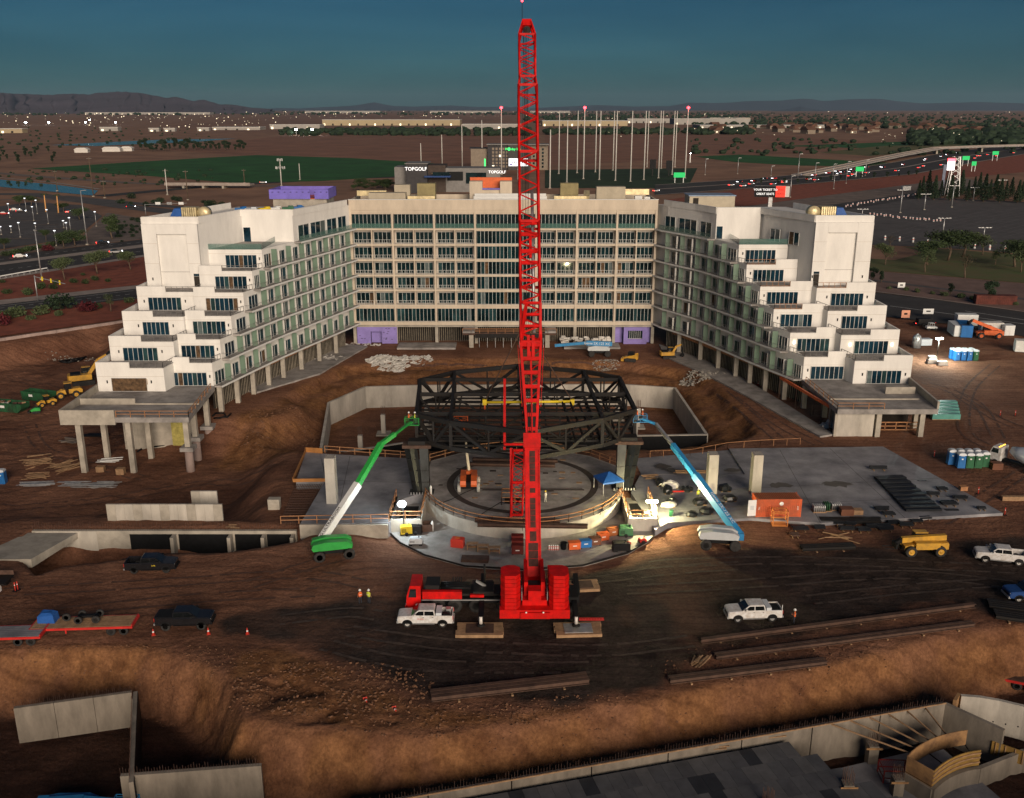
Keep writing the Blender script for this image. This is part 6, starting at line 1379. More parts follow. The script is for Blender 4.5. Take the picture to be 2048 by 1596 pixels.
# roofing panels
panm = mat('dark_roof_panel',(.01,.012,.016),.45,var=.3,scale=.8,spec=.3)
a = P(1815,1022,.3); t = thing('panel_stack', 'long slanting spread of black roofing panels on the right slab', 'panel stack', (a.x,a.y,.3))
for i in range(17):
    f_ = i/16; p0, p1 = P(1750+f_*60,958+f_*64,.3), P(1806+f_*76,955+f_*66,.3)
    MB().bar(p0+Vector((0,0,.2+.1*(i%2))),p1+Vector((0,0,.2+.1*(i%2))),.62,.3).build('panel', panm, t, True)
def bundle(px, py, l, n, label, rz=0., z=None, m=panm):
    a = P(px,py,z) if z is not None else G(px,py); t = thing('panel_bundle', label, 'panel bundle', tuple(a), rz)
    for i in range(n): MB().cb((rnd.uniform(-.1,.1),.25*i,.2+.06*(i%3)+.1),(l*rnd.uniform(.85,1.05),.23,.2),rnd.uniform(-.04,.04)).build('panel', m, t)
    B('bearer', wood, t, (-l*.3,-l*.25,-.4,.25*n+.2,0,.12),(l*.25,l*.3,-.4,.25*n+.2,0,.12)); return t
for k,(px,py,l,n,lab,z) in enumerate(((1757,940,2.9,3,'small stack of black panels at the back of the right slab',.3),(1765,1022,2.0,4,'black panel bundle just left of the big spread',.3),(1778,1032,1.6,3,'black panel bundle at the front foot of the big spread',.3),(1868,992,1.8,4,'black panel bundle right of the big spread, rear',.3),(1885,982,1.4,3,'short black panel bundle farthest back on the right',.3),(1900,1012,2.2,5,'black panel bundle near the wooden crate',.3),(1922,1000,2.0,4,'black panel bundle nearest the slab right edge',.3),(1963,1020,1.2,2,'lone small black panel pack at the slab corner',.3),
   (1682,1050,2.2,5,'first black panel bundle from the left on the soil before the slab',None),(1695,1062,2.0,4,'black panel bundle behind the scattered boards',None),(1718,1046,2.2,5,'black panel bundle beside the brown crate',None),(1728,1064,1.8,4,'black panel bundle in the middle of the front row',None),(1745,1058,1.6,3,'small black panel bundle right of the middle one',None),(1772,1062,2.2,7,'tall black panel bundle at the right of the front row',None),(1812,1054,2.0,4,'black panel bundle right of the tall one',None),(1835,1046,1.6,2,'thin black panel bundle by the slab edge',None),(1600,1062,2.2,5,'loose black sheets fallen in front of the container',None),(1590,1075,1.2,4,'brown sheet bundle at the foot of the man basket',None))): bundle(px,py,l,n,lab,rnd.uniform(-.1,.1),z,rusty if k == 17 else panm)
for k,(px,py,l,n) in enumerate(((1660,1046,1.6,3),(1702,1052,1.4,3),(1748,1044,2.0,4),(1790,1050,1.8,3),(1850,1040,1.6,2),(1905,1028,1.8,3),(1845,968,1.4,2),(1640,1060,1.5,3))): bundle(px,py,l,n,'extra low black panel bundle, %s from left among the front stacks'%ORD[sorted((1660,1702,1748,1790,1850,1905,1845,1640)).index(px)],rnd.uniform(-.2,.2))
def beams(pts, label, m, n=2, w_=.35, h_=.4, name='steel_beam', cat='beam'):
    a, b2 = G(*pts[0]), G(*pts[1]); t = thing(name, label, cat, tuple((a+b2)/2)); d = (b2-a).normalized(); nn = Vector((-d.y,d.x,0))
    for i in range(n):
        o_ = nn*(i-(n-1)/2)*(w_+.12)+Vector((0,0,.12))
        for z,hh,ww in ((.03,.06,w_),(h_/2,h_-.1,.06),(h_-.03,.06,w_)): MB().bar(a+o_+Vector((0,0,z)),b2+o_+Vector((0,0,z)),ww,hh).build('flange' if ww > .1 else 'web', m, t, True)
    k = max(2,int((b2-a).length/4))
    for i in range(k): q = a.lerp(b2,(i+.5)/k); MB().cb(q+Vector((0,0,.03)),(.2,n*(w_+.3),.16),math.atan2(d.y,d.x)).build('bearer', wood, t, True)
    return t
beams(((1640,1044),(1760,1046)),'row of long black beams on the soil before the slab',steelblk,3); beams(((1602,1100),(1708,1096)),'long black steel beams on bearers left of the yellow telehandler',steelblk,3)
beams(((862,1398),(1175,1362)),'long brown steel beams lying at the edge of the front pit',rusty,3,.4,.5); beams(((1338,1366),(1650,1328)),'long dark steel beam along the right edge of the front pit',rusty,2,.4,.45); beams(((1402,1288),(1948,1216)),'very long brown steel beam on the soil right of the white pickup',rusty,1,.5,.5); beams(((1430,1318),(1945,1252)),'very long dark steel beam parallel to the front pit edge',rusty,2,.35,.4)
beams(((1975,1212),(2085,1226)),'black steel beams at the right edge, upper stack',steelblk,4); beams(((1988,1232),(2090,1246)),'black steel beams at the right edge, lower stack',steelblk,4)
def timbers(px, py, n, l, label, spread=1.5, m=wood, z=None, rz=0., jit=.5, w_=.1, name='timber_pile'):
    a = G(px,py) if z is None else P(px,py,z); t = thing(name, label, name.replace('_',' '), tuple(a), rz)
    for i in range(n): MB().cb((rnd.uniform(-.6,.6),rnd.uniform(-spread,spread),.08+.09*(i*5//n)+rnd.random()*.04),(l*rnd.uniform(.5,1),w_*rnd.uniform(.8,2),.08),rnd.uniform(-jit,jit)).build('board', m, t)
    return t
timbers(1400,1326,14,2.2,'pile of short boards at the end of the dark steel beam',.7,rz=1.0,jit=.3); timbers(75,925,30,5,'scattered pile of long boards at the left of the low yard',2.6,rz=.5,jit=.5); timbers(130,935,26,5,'pile of boards and battens beside the first deck column',2.2,rz=.9,jit=.4); timbers(75,955,10,4,'thin scatter of boards at the left behind the steel studs',1.2)
timbers(140,885,14,3.5,'broken sheet boards and pipe under the left deck',1.4,mat('grey_board',(.2,.16,.13),.8,var=.2),w_=.4); timbers(470,1095,5,1.6,'small board stack behind the green boom lift',.4,jit=.05)
for px,lab,n,l in ((75,'left stack of galvanised steel studs on the low yard',16,7),(150,'middle stack of galvanised steel studs on the low yard',16,5),(205,'right stack of galvanised steel studs on the low yard',18,5)): timbers(px,972,n,l,lab,1.1,galv,rz=.05,jit=.08,w_=.16,name='stud_stack')
timbers(215,925,7,4.0,'white pipes lying between the deck columns',1.2,hatw,jit=.3,w_=.12,name='pipe_pile'); timbers(190,873,9,5.0,'black drain pipes under the left deck',.8,black,jit=.06,w_=.3,name='pipe_pile')
timbers(1385,947,5,9.5,'long timber planks along the lower slab edge',.35,wood,.3,0.,.01,.25,'plank_pile'); timbers(1680,1078,5,5,'loose boards scattered on the soil before the panel bundles',.9,wood,jit=.9)
timbers(1300,955,10,2.2,'small stack of boards behind the right stage leg',.9,wood,.3,.2,.15)
# crates, drums, pallets
for px,py,l,w_,h_,lab,m_,z in ((1640,1026,1.8,1.3,.9,'pallet of silver canisters left of the panel bundles',galv,.3),(1656,1024,1.1,1.2,1.1,'pallet of green canisters between the silver ones',green2,.3),(1674,1022,1.5,1.2,.9,'pallet of silver canisters right of the green ones',galv,.3)):
    a = P(px,py,z); t = thing('canister_pallet', lab, 'pallet', (a.x,a.y+w_/2,z)); B('pallet', wood, t, (-l/2,l/2,-w_/2,w_/2,0,.12))
    for i in range(int(l/.28)):
        for j in range(int(w_/.28)): MB().lathe([(.11,.12),(.11,h_),(.05,h_+.08)],(-l/2+.16+i*.28,-w_/2+.16+j*.28,0),8).build('canister', m_, t)
def crate(px, py, l, w_, h_, lab, m_, z=None, rz=0.):
    a = P(px,py,z) if z is not None else G(px,py); t = thing('crate', lab, 'crate', (a.x,a.y+w_/2,a.z), rz)
    for i in range(4): B('board', m_, t, (-l/2,l/2,-w_/2-.02,-w_/2,h_*i/4+.01,h_*(i+1)/4-.01))
    B('box', m_, t, (-l/2+.01,l/2-.01,-w_/2+.002,w_/2,0,h_)); B('lid', m_, t, (-l/2-.03,l/2+.03,-w_/2-.03,w_/2+.03,h_,h_+.04)); return t
crate(1695,1032,1.7,1.2,.9,'brown plywood crate in front of the slab',brown_,.3); crate(1715,1030,1.5,1.0,.6,'pale timber crate beside the brown one',wood,.3); crate(1928,982,1.0,.8,.6,'small orange brown crate on the slab right side',woodo,.3); crate(2040,1002,5,.5,.6,'long timber box at the right edge beyond the slab',wood); crate(1995,940,1.6,1.2,1.0,'timber crate beside the concrete mixer',brown_); crate(200,945,1.3,.9,.9,'cardboard box under the left deck, left',wood); crate(240,950,1.3,1,1.0,'cardboard box under the left deck, right',wood); crate(548,1020,1.6,1.0,1.5,'grey concrete block beside the rebar mat',conc)
# shrink wrapped block pallets
teal = mat('teal_wrap',(.10,.30,.26),.35,var=.15,scale=1); k = 0
for j in range(5):
    for i in range(5):
        a = P(1868+i*11+j*-1.5,838-j*6.4); 
        t = thing('wrapped_pallet', 'teal shrink wrapped pallet, %s row from the front, %s from the left'%(ORD[j],ORD[i]), 'pallet', (a.x,a.y,0), -.05, 'teal wrapped pallets'); B('blocks', teal, t, (-.52,.52,-.55,.55,.12,1.05)); B('pallet', wood, t, (-.52,.52,-.55,.55,0,.11))
# debris heaps (uncountable)
def heap(px, py, l, w_, n, smin, smax, label, m_, flat=.3, hh=1.0, name='debris_heap', z=None):
    a = G(px,py) if z is None else P(px,py,z); q = MB()
    for i in range(n):
        r = math.sqrt(rnd.random()); th = rnd.random()*2*PI; x, y = r*l/2*math.cos(th), r*w_/2*math.sin(th); s_ = rnd.uniform(smin,smax)
        gz = hz1(a.x+x,a.y+y) if z is None else z
        q.cb((a.x+x,a.y+y,gz+hh*(1-r)*rnd.random()+.08),(s_,s_*rnd.uniform(.4,1),s_*flat*rnd.uniform(.3,1)),rnd.random()*6,rnd.uniform(-.5,.5),rnd.uniform(-.5,.5))
    return tag(q.build(name, m_), label, kind='stuff')
heap(775,724,9,4.5,220,.5,1.6,'heap of broken white insulation boards',concdust,.18,1.6); heap(830,729,8,3,110,.4,1.2,'scattered white insulation boards',concdust,.12,.3); heap(650,718,9,4,60,.5,1.6,'white sheets scattered beside the left colonnade',concdust,.08,.2)
heap(1415,750,12,6,420,.15,.6,'concrete rubble spread beside the right colonnade',rubblem,.5,.4); heap(1212,726,6,3,160,.1,.4,'grey rubble heap under the parked blue boom lift',rubblem,.6,.5); heap(1660,852,3,2.5,40,.4,1.4,'white sacks heaped beside the right podium',concdust,.4,1.2)
clodm = mat('soil_clod',(.2,.1,.055),.95,var=.3,scale=2); heap(660,1375,20,9,700,.05,.28,'clods of earth on the berm',clodm,.6,.02,'soil_clods'); heap(1600,1330,30,8,260,.05,.22,'clods of earth by the steel beams',clodm,.6,.02,'soil_clods'); heap(960,1440,30,5,300,.05,.25,'clods of earth along the pit edge',clodm,.6,.02,'soil_clods'); heap(250,1345,30,6,500,.04,.2,'clods of earth on the left bank',clodm,.6,.02,'soil_clods'); heap(1250,1440,26,5,300,.04,.2,'clods of earth on the right bank',clodm,.6,.02,'soil_clods'); heap(1000,740,40,8,300,.06,.3,'clods of earth on the bench',clodm,.6,.02,'soil_clods'); heap(560,850,14,16,300,.08,.4,'clods of earth on the left slope',clodm,.6,.02,'soil_clods'); heap(150,720,14,4,80,.1,.4,'rubble below the retaining wall',rubblem,.5,.1); heap(700,690,16,3,60,.2,.8,'rubbish scattered at the hotel foot',concdust,.2,.1)
a = G(1165,688); t = thing('sack_pile', 'white sacks piled on the slab right of the hotel entrance', 'sacks', (a.x,a.y,.3))
for i in range(46): MB().cb((rnd.uniform(-5,6.5),rnd.uniform(-.8,.8),.2+rnd.random()*1.1),(rnd.uniform(.7,1.3),.6,.4),rnd.uniform(-.5,.5),rnd.uniform(-.4,.4)).build('sack', concdust, t)
bs = G(350,880)
# cones and barricades
def cone(px, py, lab, tilt=0., z=None, h_=.75):
    a = G(px,py) if z is None else P(px,py,z); t = thing('traffic_cone', lab, 'traffic cone', tuple(a)); t.rotation_euler = (tilt,0,.4)
    B('base', redor, t, (-.2,.2,-.2,.2,0,.04)); MB().lathe([(.16,.04),(.03,h_)],n=12).build('cone', redor, t); MB().lathe([(.115,h_*.42),(.085,h_*.62)],n=12).build('band', hatw, t); return t
cone(307,1270,'orange traffic cone behind the lifted black pickup'); cone(417,1268,'orange traffic cone in front of the lifted black pickup'); cone(495,1268,'orange traffic cone standing alone on the pit edge'); cone(730,1398,'traffic cone lying on the berm, upper one',1.4); cone(788,1416,'traffic cone lying on the berm, lower one',1.4); cone(1497,766,'traffic cone at the far end of the rubble',0); cone(1516,770,'traffic cone beside the rubble, right one',0)
def delin(px, py, lab):
    a = G(px,py); t = thing('delineator_post', lab, 'delineator', tuple(a)); B('base', black, t, (-.25,.25,-.25,.25,0,.06)); MB().lathe([(.06,.06),(.06,1.1)],n=10).build('post', redor, t); MB().lathe([(.065,.7),(.065,.8)],n=10).build('band', hatw, t)
for px,py,lab in ((1868,914,'orange delineator at the back right corner of the slab'),(1956,988,'orange delineator halfway along the slab right edge'),(2009,1030,'orange delineator at the front right corner of the slab'),(31,1182,'orange delineator beside the flatbed truck, right'),(36,1180,'orange delineator beside the flatbed truck, far right'),(2000,832,'orange delineator on the open yard, left'),(2030,832,'orange delineator on the open yard, right')): delin(px,py,lab)
# hoses and cables
def hose(pts, r, m_, lab, z=None, name='hose', closed=False):
    q = [(G(a,b2)+Vector((0,0,r+.02))) if z is None else P(a,b2,z+r) for a,b2 in pts]; t = thing(name, lab, name, tuple(q[0])); MB().path(q+(q[:1] if closed else []), r).build('run', m_, t, True)
hose(((120,725),(135,727),(160,722),(172,716),(160,719),(140,722)),.25,black,'black flexible duct coiled below the retaining wall',closed=True); hose(((425,834),(432,828),(448,828),(452,834),(440,838),(428,838),(455,836),(462,829)),.15,black,'black hose coiled beside the left colonnade')
hose(((275,905),(285,898),(305,894),(330,892)),.15,black,'black hose trailing under the left deck'); hose(((590,1010),(1,1)) if False else ((870,1010),(900,1000),(930,985),(955,975)),.04,black,'thin black cable lying on the stage floor',ZS,'cable'); hose(((1200,1030),(1210,1005),(1235,1000),(1230,1020)),.04,black,'looped black cable on the stage right side',ZS,'cable'); hose(((960,1030),(1000,1005),(1040,1010)),.04,black,'thin cable near the floor opening',ZS,'cable')
# right hand yard
def sitebox(px, py, l, w_, h_, m_, rz, lab):
    a = P(px,py); t = thing('site_container', lab, 'container', (a.x,a.y+w_/2,0), rz); B('body', m_, t, (-l/2,l/2,-w_/2,w_/2,.1,h_)); B('door', m_, t, (-l/2+.1,-.05,-w_/2-.05,-w_/2-.003,.25,h_-.2),(.05,l/2-.1,-w_/2-.05,-w_/2-.003,.25,h_-.2)); B('roof_edge', m_, t, (-l/2-.04,l/2+.04,-w_/2-.04,w_/2+.04,h_,h_+.08)); B('skid', black, t, (-l/2+.1,l/2-.1,-w_/2+.1,w_/2-.1,0,.1)); return t
sitebox(1922,674,2.5,6,2.7,white,-.15,'white site container left of the blue one'); sitebox(1940,676,2.6,7,2.9,bluep,-.25,'blue site container behind the orange telehandler'); sitebox(1985,668,5,2.4,2.7,concdust,-.1,'cream site container behind the orange telehandler'); sitebox(2018,672,2.4,2.4,2.5,white,0,'small white site box right of the telehandler'); sitebox(1935,652,5,2.5,2.8,white,-.1,'white container at the back of the site boxes'); sitebox(2062,706,6,2.4,2.6,concdust,-.3,'cream office container at the right edge'); sitebox(1852,692,2.6,1.6,1.5,greyp,.1,'low grey box left of the light tower')
a = P(1832,695); t = thing('storage_tank', 'grey upright round storage tank behind the right wing', 'tank', tuple(a)); MB().lathe([(1.0,0),(1.0,2.2),(.8,2.8),(.3,3.1)],n=18).build('shell', galv, t); MB().lathe([(.25,3.1),(.25,3.25)],n=10).build('lid', greyp, t)
for px,py,lab in ((1863,726,'pale stone block at the foot of the light tower, left'),(1884,730,'pale stone block at the foot of the light tower, right')):
    a = P(px,py); t = MB().loft([[(-1,-.5,0),(1.1,-.5,0),(1,.5,0),(-1.1,.6,0)],[(-.9,-.45,.8),(.95,-.4,.9),(.9,.45,.85),(-.95,.5,.75)]]); o = t.build('stone_block', concdust); o.location = a; tag(o, lab, 'stone block', kind='thing')
a = P(1848,652); t = thing('equipment_trailer', 'black equipment trailer with red lamps beyond the right wing', 'trailer', tuple(a), .1); B('deck', black, t, (-2.6,2.6,-1,1,.7,1.0)); B('load', steelblk, t, (-2,1.5,-.8,.8,1.0,2.0)); B('tail_lamp', taill, t, (-2.66,-2.6,-.8,-.5,.8,1.0),(2.6,2.66,-.8,-.5,.8,1.0)); B('drawbar', black, t, (2.6,3.8,-.08,.08,.6,.72))
for x in (-.6,.6):
    for y in (-1,1): wheel(t,x,y,.4,.4,.25)
a = P(1862,660); t = thing('utility_vehicle', 'small white utility cart beside the black trailer', 'utility cart', tuple(a)); MB().xz([(-1.3,.5),(1.3,.5),(1.3,.9),(.5,1.0),(-1.3,1.0)],-.6,.6).build('body', white, t); B('roof', white, t, (-.7,.5,-.6,.6,1.8,1.86)); B('post', white, t, *[(x,x+.06,y,y+.06,1.0,1.8) for x in (-.68,.42) for y in (-.58,.52)])
for x in (-.8,.8):
    for y in (-.6,.6): wheel(t,x,y,.3,.3,.2)
def signboard(px, py, l, h_, zc, m_, lab, name='site_sign', z=0.):
    a = P(px,py,z); t = thing(name, lab, 'sign', tuple(a)); B('post', steelblk, t, (-l*.35,-l*.35+.08,0,.08,0,zc+h_/2),(l*.35-.08,l*.35,0,.08,0,zc+h_/2)); B('panel', m_, t, (-l/2,l/2,-.06,-.002,zc-h_/2,zc+h_/2)); B('graphic', black, t, (-l*.2,l*.2,-.07,-.062,zc-h_*.1,zc+h_*.15)); return t
signboard(1810,640,2.2,2.0,1.6,mat('sign_orange',(.75,.35,.22),.6,var=.05),'square orange sign on posts beside the right wing'); signboard(1855,636,2.8,1.4,1.8,hatw,'white sign board on posts above the black trailer'); signboard(1802,578,2.2,1.6,1.2,hatw,'white sign on the verge beyond the right road')

# tyre tracks pressed into the soil: ribbons following the terrain (uncountable)
def tracks_(paths, m_, lab):
    q = MB()
    for pts in paths:
        w_ = [G(*p) for p in pts]; smp = []
        for i in range(len(w_)-1):
            p0, p1, p2, p3 = w_[max(i-1,0)], w_[i], w_[i+1], w_[min(i+2,len(w_)-1)]; n_ = max(2,int((p2-p1).length/.8))
            for k in range(n_): f_ = k/n_; smp.append(.5*((2*p1)+(p2-p0)*f_+(2*p0-5*p1+4*p2-p3)*f_*f_+(3*p1-p0-3*p2+p3)*f_**3))
        for side in (-1.,1.):
            L_, R_ = [], []
            for a,b2 in zip(smp,smp[1:]):
                d = (b2-a); d.z = 0; d.normalize(); nn = Vector((-d.y,d.x,0)); c0 = a+nn*side*rnd.uniform(.96,1.0); ww = rnd.uniform(.17,.23)
                L_.append((c0+nn*ww)); R_.append((c0-nn*ww))
            xs = np.array([p.x for p in L_]+[p.x for p in R_]); ys = np.array([p.y for p in L_]+[p.y for p in R_]); zs = hz(xs,ys)+.045; n_ = len(L_)
            q.add([(xs[i],ys[i],zs[i]) for i in range(2*n_)],[(n_+i,n_+i+1,i+1,i) for i in range(n_-1) if rnd.random() > .12])
    return tag(q.build('tyre_tracks', m_), lab, kind='stuff')
tm1 = mat('pressed_soil',(.115,.056,.037),.95,var=.3,scale=1.5,bump=.4); tm2 = mat('dusty_track',(.068,.047,.038),.95,var=.35,scale=1.5,bump=.4)
tracks_((((0,1185),(300,1168),(600,1150),(740,1172)),((60,1232),(400,1196),(650,1185)),((0,1015),(200,1002),(420,965),(560,930)),((0,1045),(250,1022),(500,985)),((60,850),(100,905),(300,960)),((1880,1045),(1960,1000),(2048,945)),((1900,780),(1980,830),(2048,860)),((1850,765),(1950,805),(2000,880)),((1990,730),(1940,780),(1930,860),(1990,900)),((800,738),(1000,727),(1250,742)),((500,1170),(620,1130),(720,1105)),((30,760),(100,775),(200,800)),((1560,880),(1500,830),(1440,780)),((1640,890),(1560,850),(1480,790))), tm1, 'tyre tracks in the red soil')
tracks_((((1300,1130),(1600,1122),(2048,1140)),((1250,1180),(1500,1168),(1800,1150),(2048,1172)),((700,1262),(900,1290),(1200,1300),(1400,1280)),((650,1290),(850,1330),(1200,1335)),((560,1240),(700,1225),(780,1235)),((1190,1160),(1350,1140),(1500,1130)),((1620,1200),(1800,1180),(2000,1165))), tm2, 'pale tyre tracks on the dark haul road')
# ------------------------------------------------------------------ foreground pit structures
PZ = -5.6
fw = thing('basement_wall', 'pale concrete basement wall in the lower left pit with upright rebar', 'retaining wall', (-40,80,PZ))
a, b2 = P(38,1487,PZ), P(272,1453,PZ); zt = PY(288,1385,b2.y).z
fwm = mat('foreground_concrete',(.24,.205,.165),.85,var=.25,scale=.6,bump=.15,streak=.3)
for k in range(3):
    p_, q_ = a.lerp(b2,k/3), a.lerp(b2,(k+1)/3-.004); MB().bar(p_+Vector((0,.2,(zt-PZ)/2)),q_+Vector((0,.2,(zt-PZ)/2)),.4,zt-PZ).build('wall_pour', fwm, fw, True)
c_ = P(268,1640,PZ); MB().bar(b2+Vector((.3,.2,(zt-PZ)/2)),Vector((c_.x+.2,c_.y,PZ+(zt-PZ)/2)),.4,zt-PZ-.02).build('wall_pour', fwm, fw, True); MB().bar(b2+Vector((.53,.2,(zt-PZ)/2)),Vector((c_.x+.43,c_.y,PZ+(zt-PZ)/2)),.05,zt-PZ-.1).build('waterproof_coating', black, fw, True)
p_, q_ = P(250,1628,PZ+.0), P(528,1606,PZ); MB().bar(p_+Vector((0,.2,(zt-PZ)/2)),q_+Vector((0,.2,(zt-PZ)/2)),.4,zt-PZ-.04).build('wall_pour', fwm, fw, True)
rr = MB()
def rebars(a, b2, z, n, h_=.7, off=.2):
    for i in range(n): q = Vector(a).lerp(Vector(b2),i/n); rr.box(q.x-.012,q.x+.012,q.y+off-.012,q.y+off+.012,z,z+h_*rnd.uniform(.4,1.1))
rebars(a,b2,zt,60); rebars(b2,c_,zt,50,.6); rebars(p_,q_,zt,50)
tag(rr.build('rebar', rebm, fw, True), kind='stuff')
# lower right: long wall, panelled formwork deck, basement floor
DZ = -2.6
w0, w1 = Vector((-14,64.95,0)), Vector((41.9,79.6,0)); wd_ = (w1-w0).normalized(); wn = Vector((wd_.y,-wd_.x,0))    # wn points to the camera
rw2 = thing('basement_wall', 'long pale basement wall crossing the lower right corner', 'retaining wall', (20,74,PZ))
for k in range(8):
    p_, q_ = w0.lerp(w1,k/8), w0.lerp(w1,(k+1)/8-.002); MB().bar(p_+Vector((0,0,(-2.0+PZ-1)/2)),q_+Vector((0,0,(-2.0+PZ-1)/2)),.4,-2.0-PZ+1).build('wall_pour', fwm, rw2, True)
MB().bar(w0+wn*.15+Vector((0,0,-1.95)),w1+wn*.15+Vector((0,0,-1.95)),.12,.1).build('timber_plate', wood, rw2, True)
MB().bar(w1+Vector((0,0,-4.3)),w1+wn*5+wd_*2.5+Vector((0,0,-4.3)),.4,4.6).build('return_wall', fwm, rw2, True)
rr = MB(); rebars(w0,w1,-2.0,220,.8,0); tag(rr.build('rebar', rebm, rw2, True), kind='stuff')
dk = thing('formwork_deck', 'grey panelled formwork deck at the bottom right edge', 'formwork deck', (15,66,DZ))
pan = [mat('deck_panel_%d'%k,c,.75,var=.18,scale=.7) for k,c in enumerate(((.10,.10,.105),(.115,.113,.115),(.088,.088,.094),(.03,.032,.038)))]
cnt = 0
for i in range(34):
    for j in range(7):
        s0 = 5+i*1.27+((j%2)*.3); t0 = .75+j*2.2
        c0 = w0+wd_*(s0+.62)+wn*(t0+1.1)
        if c0.y < 58 or c0.x > 27.2+ (c0.y-72)*-.95 or c0.x > 33: continue
        b3 = MB(); b3.cb((c0.x,c0.y,DZ-.03),(1.25,2.18,.06),math.atan2(wd_.y,wd_.x)); b3.build('panel', pan[3 if rnd.random() < .1 else rnd.randrange(3)], dk, True); cnt += 1
for k in range(5): 
    c0 = w0+wd_*(9+k*7)+wn*8; B('prop', steelblk, dk, (c0.x-.06,c0.x+.06,c0.y-.06,c0.y+.06,PZ-1,DZ-.07), world=True)
for px,py in ((1560,1475),(1505,1478),(1440,1500)): timbers(px,py,2,2.2,'loose timber on the formwork deck %s'%('near the wall','beside the wall corner','in the middle')[(1560,1505,1440).index(px)],.3,wood,DZ,.1,.1)
fl2 = thing('basement_floor', 'dark grey basement floor slab at the lower right', 'floor slab', (35,70,PZ)); MB().prism([(24,72.5),(41,77.8),(46,62),(60,58),(60,40),(24,40)],PZ-1.1,PZ+.1).build('slab', deckc, fl2, True)
def stub(px, py, z, h_, lab, wd=.9):
    a = P(px,py,z); t = thing('concrete_column', lab, 'column', tuple(a)); B('shaft', fwm, t, (-wd/2,wd/2,-wd/2,wd/2,0,h_)); r = MB()
    for i in range(3):
        for j in range(3): r.box(-wd/2+.1+i*(wd-.2)/2,-wd/2+.14+i*(wd-.2)/2,-wd/2+.1+j*(wd-.2)/2,-wd/2+.14+j*(wd-.2)/2,h_,h_+1.4*rnd.uniform(.7,1.1))
    r.build('rebar', rebm, t); B('tie_board', woodp, t, (-wd/2-.3,wd/2+.3,-wd/2-.06,-wd/2-.01,h_-.3,h_-.1))
stub(1740,1535,PZ-.6,2.6,'square concrete column with rebar standing on the basement floor'); stub(1695,1570,DZ,.25,'rebar starter cage rising from the formwork deck corner'); stub(1790,1600,PZ-.6,2.4,'concrete column at the bottom edge beside the red lift'); stub(1535,1608,DZ,.2,'rebar starter cage at the bottom edge of the formwork deck')
# curved form, tank walls
def arc(c, r, a0, a1, n=14): return [Vector((c[0]+r*math.cos(math.radians(a0+(a1-a0)*i/n)), c[1]+r*math.sin(math.radians(a0+(a1-a0)*i/n)),0)) for i in range(n+1)]
cf = thing('curved_formwork', 'orange plywood formwork curving around a small pit at the lower right', 'formwork', (39,68,PZ))
A0 = P(1815,1512,-2.2); A1 = P(1868,1542,-2.2); A2 = P(1962,1500,-2.2); A3 = P(1935,1460,-2.2); A4 = P(1870,1468,-2.2)
def curve(a, m_, b2, n=8): return [a*(1-f)**2+m_*2*f*(1-f)+b2*f*f for f in [i/n for i in range(n+1)]]
inner_ = curve(A1,P(1905,1505,-2.2),A2); outer_ = curve(A0,P(1850,1470,-2.2),A3)
for nm,c_,h_ in (('form_panel',inner_,1.6),('form_panel',outer_,1.6),('form_panel',[A0,A1],1.7)):
    for a,b2 in zip(c_,c_[1:]):
        MB().bar(a-Vector((0,0,h_/2)),b2-Vector((0,0,h_/2)),.08,h_).build(nm, mat('form_yellow',(.34,.2,.05),.7,var=.3) if 'form_yellow' not in MT and c_ is inner_ else (MT['form_yellow'] if c_ is inner_ else woodp), cf, True)
for a,b2 in zip(inner_,inner_[1:]):
    for z in (.25,.7,1.2): MB().bar(a+Vector((0,-.1,-z)),b2+Vector((0,-.1,-z)),.1,.12).build('waler', wood, cf, True)
for a,b2 in list(zip(inner_,outer_))[::2]: MB().bar(a+Vector((0,0,-1.6)),b2+Vector((0,0,-1.6)),.08,.08).build('tie', steelblk, cf, True)
for i in range(6): 
    q = outer_[1+i] ; e = w0.lerp(w1,.78+i*.036)+Vector((0,0,-2.0)); MB().bar(q+Vector((0,0,-.3)),e,.1,.12).build('raking_strut', wood, cf, True)
cw = thing('curved_wall', 'curved pale concrete tank wall below the orange formwork', 'curved wall', (45,66,PZ)); cc = [p+Vector((0,-.2,-1.75)) for p in inner_]+[P(2048,1500,-3.9),P(2120,1510,-3.9)]
for a,b2 in zip(cc,cc[1:]): a, b2 = Vector((a.x,a.y,-5.2)), Vector((b2.x,b2.y,-5.2)); MB().bar(a,b2,.4,2.6).build('wall_segment', fwm, cw, True)
MB().bar(Vector((A0.x,A0.y,-5.2)),Vector((A1.x,A1.y-.2,-5.2)),.4,2.58).build('wall_segment', fwm, cw, True)
uw = thing('curved_wall', 'upper curved white concrete wall at the right edge of the lower pit', 'curved wall', (50,78,PZ)); cc = [P(1922,1390,-1.5),P(1960,1393,-1.5),P(2000,1400,-1.5),P(2050,1412,-1.5),P(2110,1432,-1.5)]
for a,b2 in zip(cc,cc[1:]): MB().bar(a+Vector((0,0,-1.8)),b2+Vector((0,0,-1.8)),.4,3.6).build('wall_segment', concl, uw, True)
for i in range(5): q = P(1935+i*25,1432+i*5,-3); MB().lathe([(.07,-.03),(.07,.03)],(q.x,q.y-.1,q.z),8,'y').build('tie_hole', black, uw, True)
MB().bar(P(1918,1386,-1.5)+Vector((0,0,-1.2)),P(1910,1400,-1.5)+Vector((0,0,-1.2)),.3,2.4).build('end_form', woodp, uw, True)
tk = thing('yellow_form', 'yellow form panels behind the curved tank wall at the right edge', 'formwork', tuple(P(2010,1490,-4))); q0, q1 = P(1985,1480,-3.4), P(2050,1502,-3.4); MB().bar(q0+Vector((0,0,-.8)),q1+Vector((0,0,-.8)),.1,1.4).build('panel', MT['form_yellow'], tk, True)
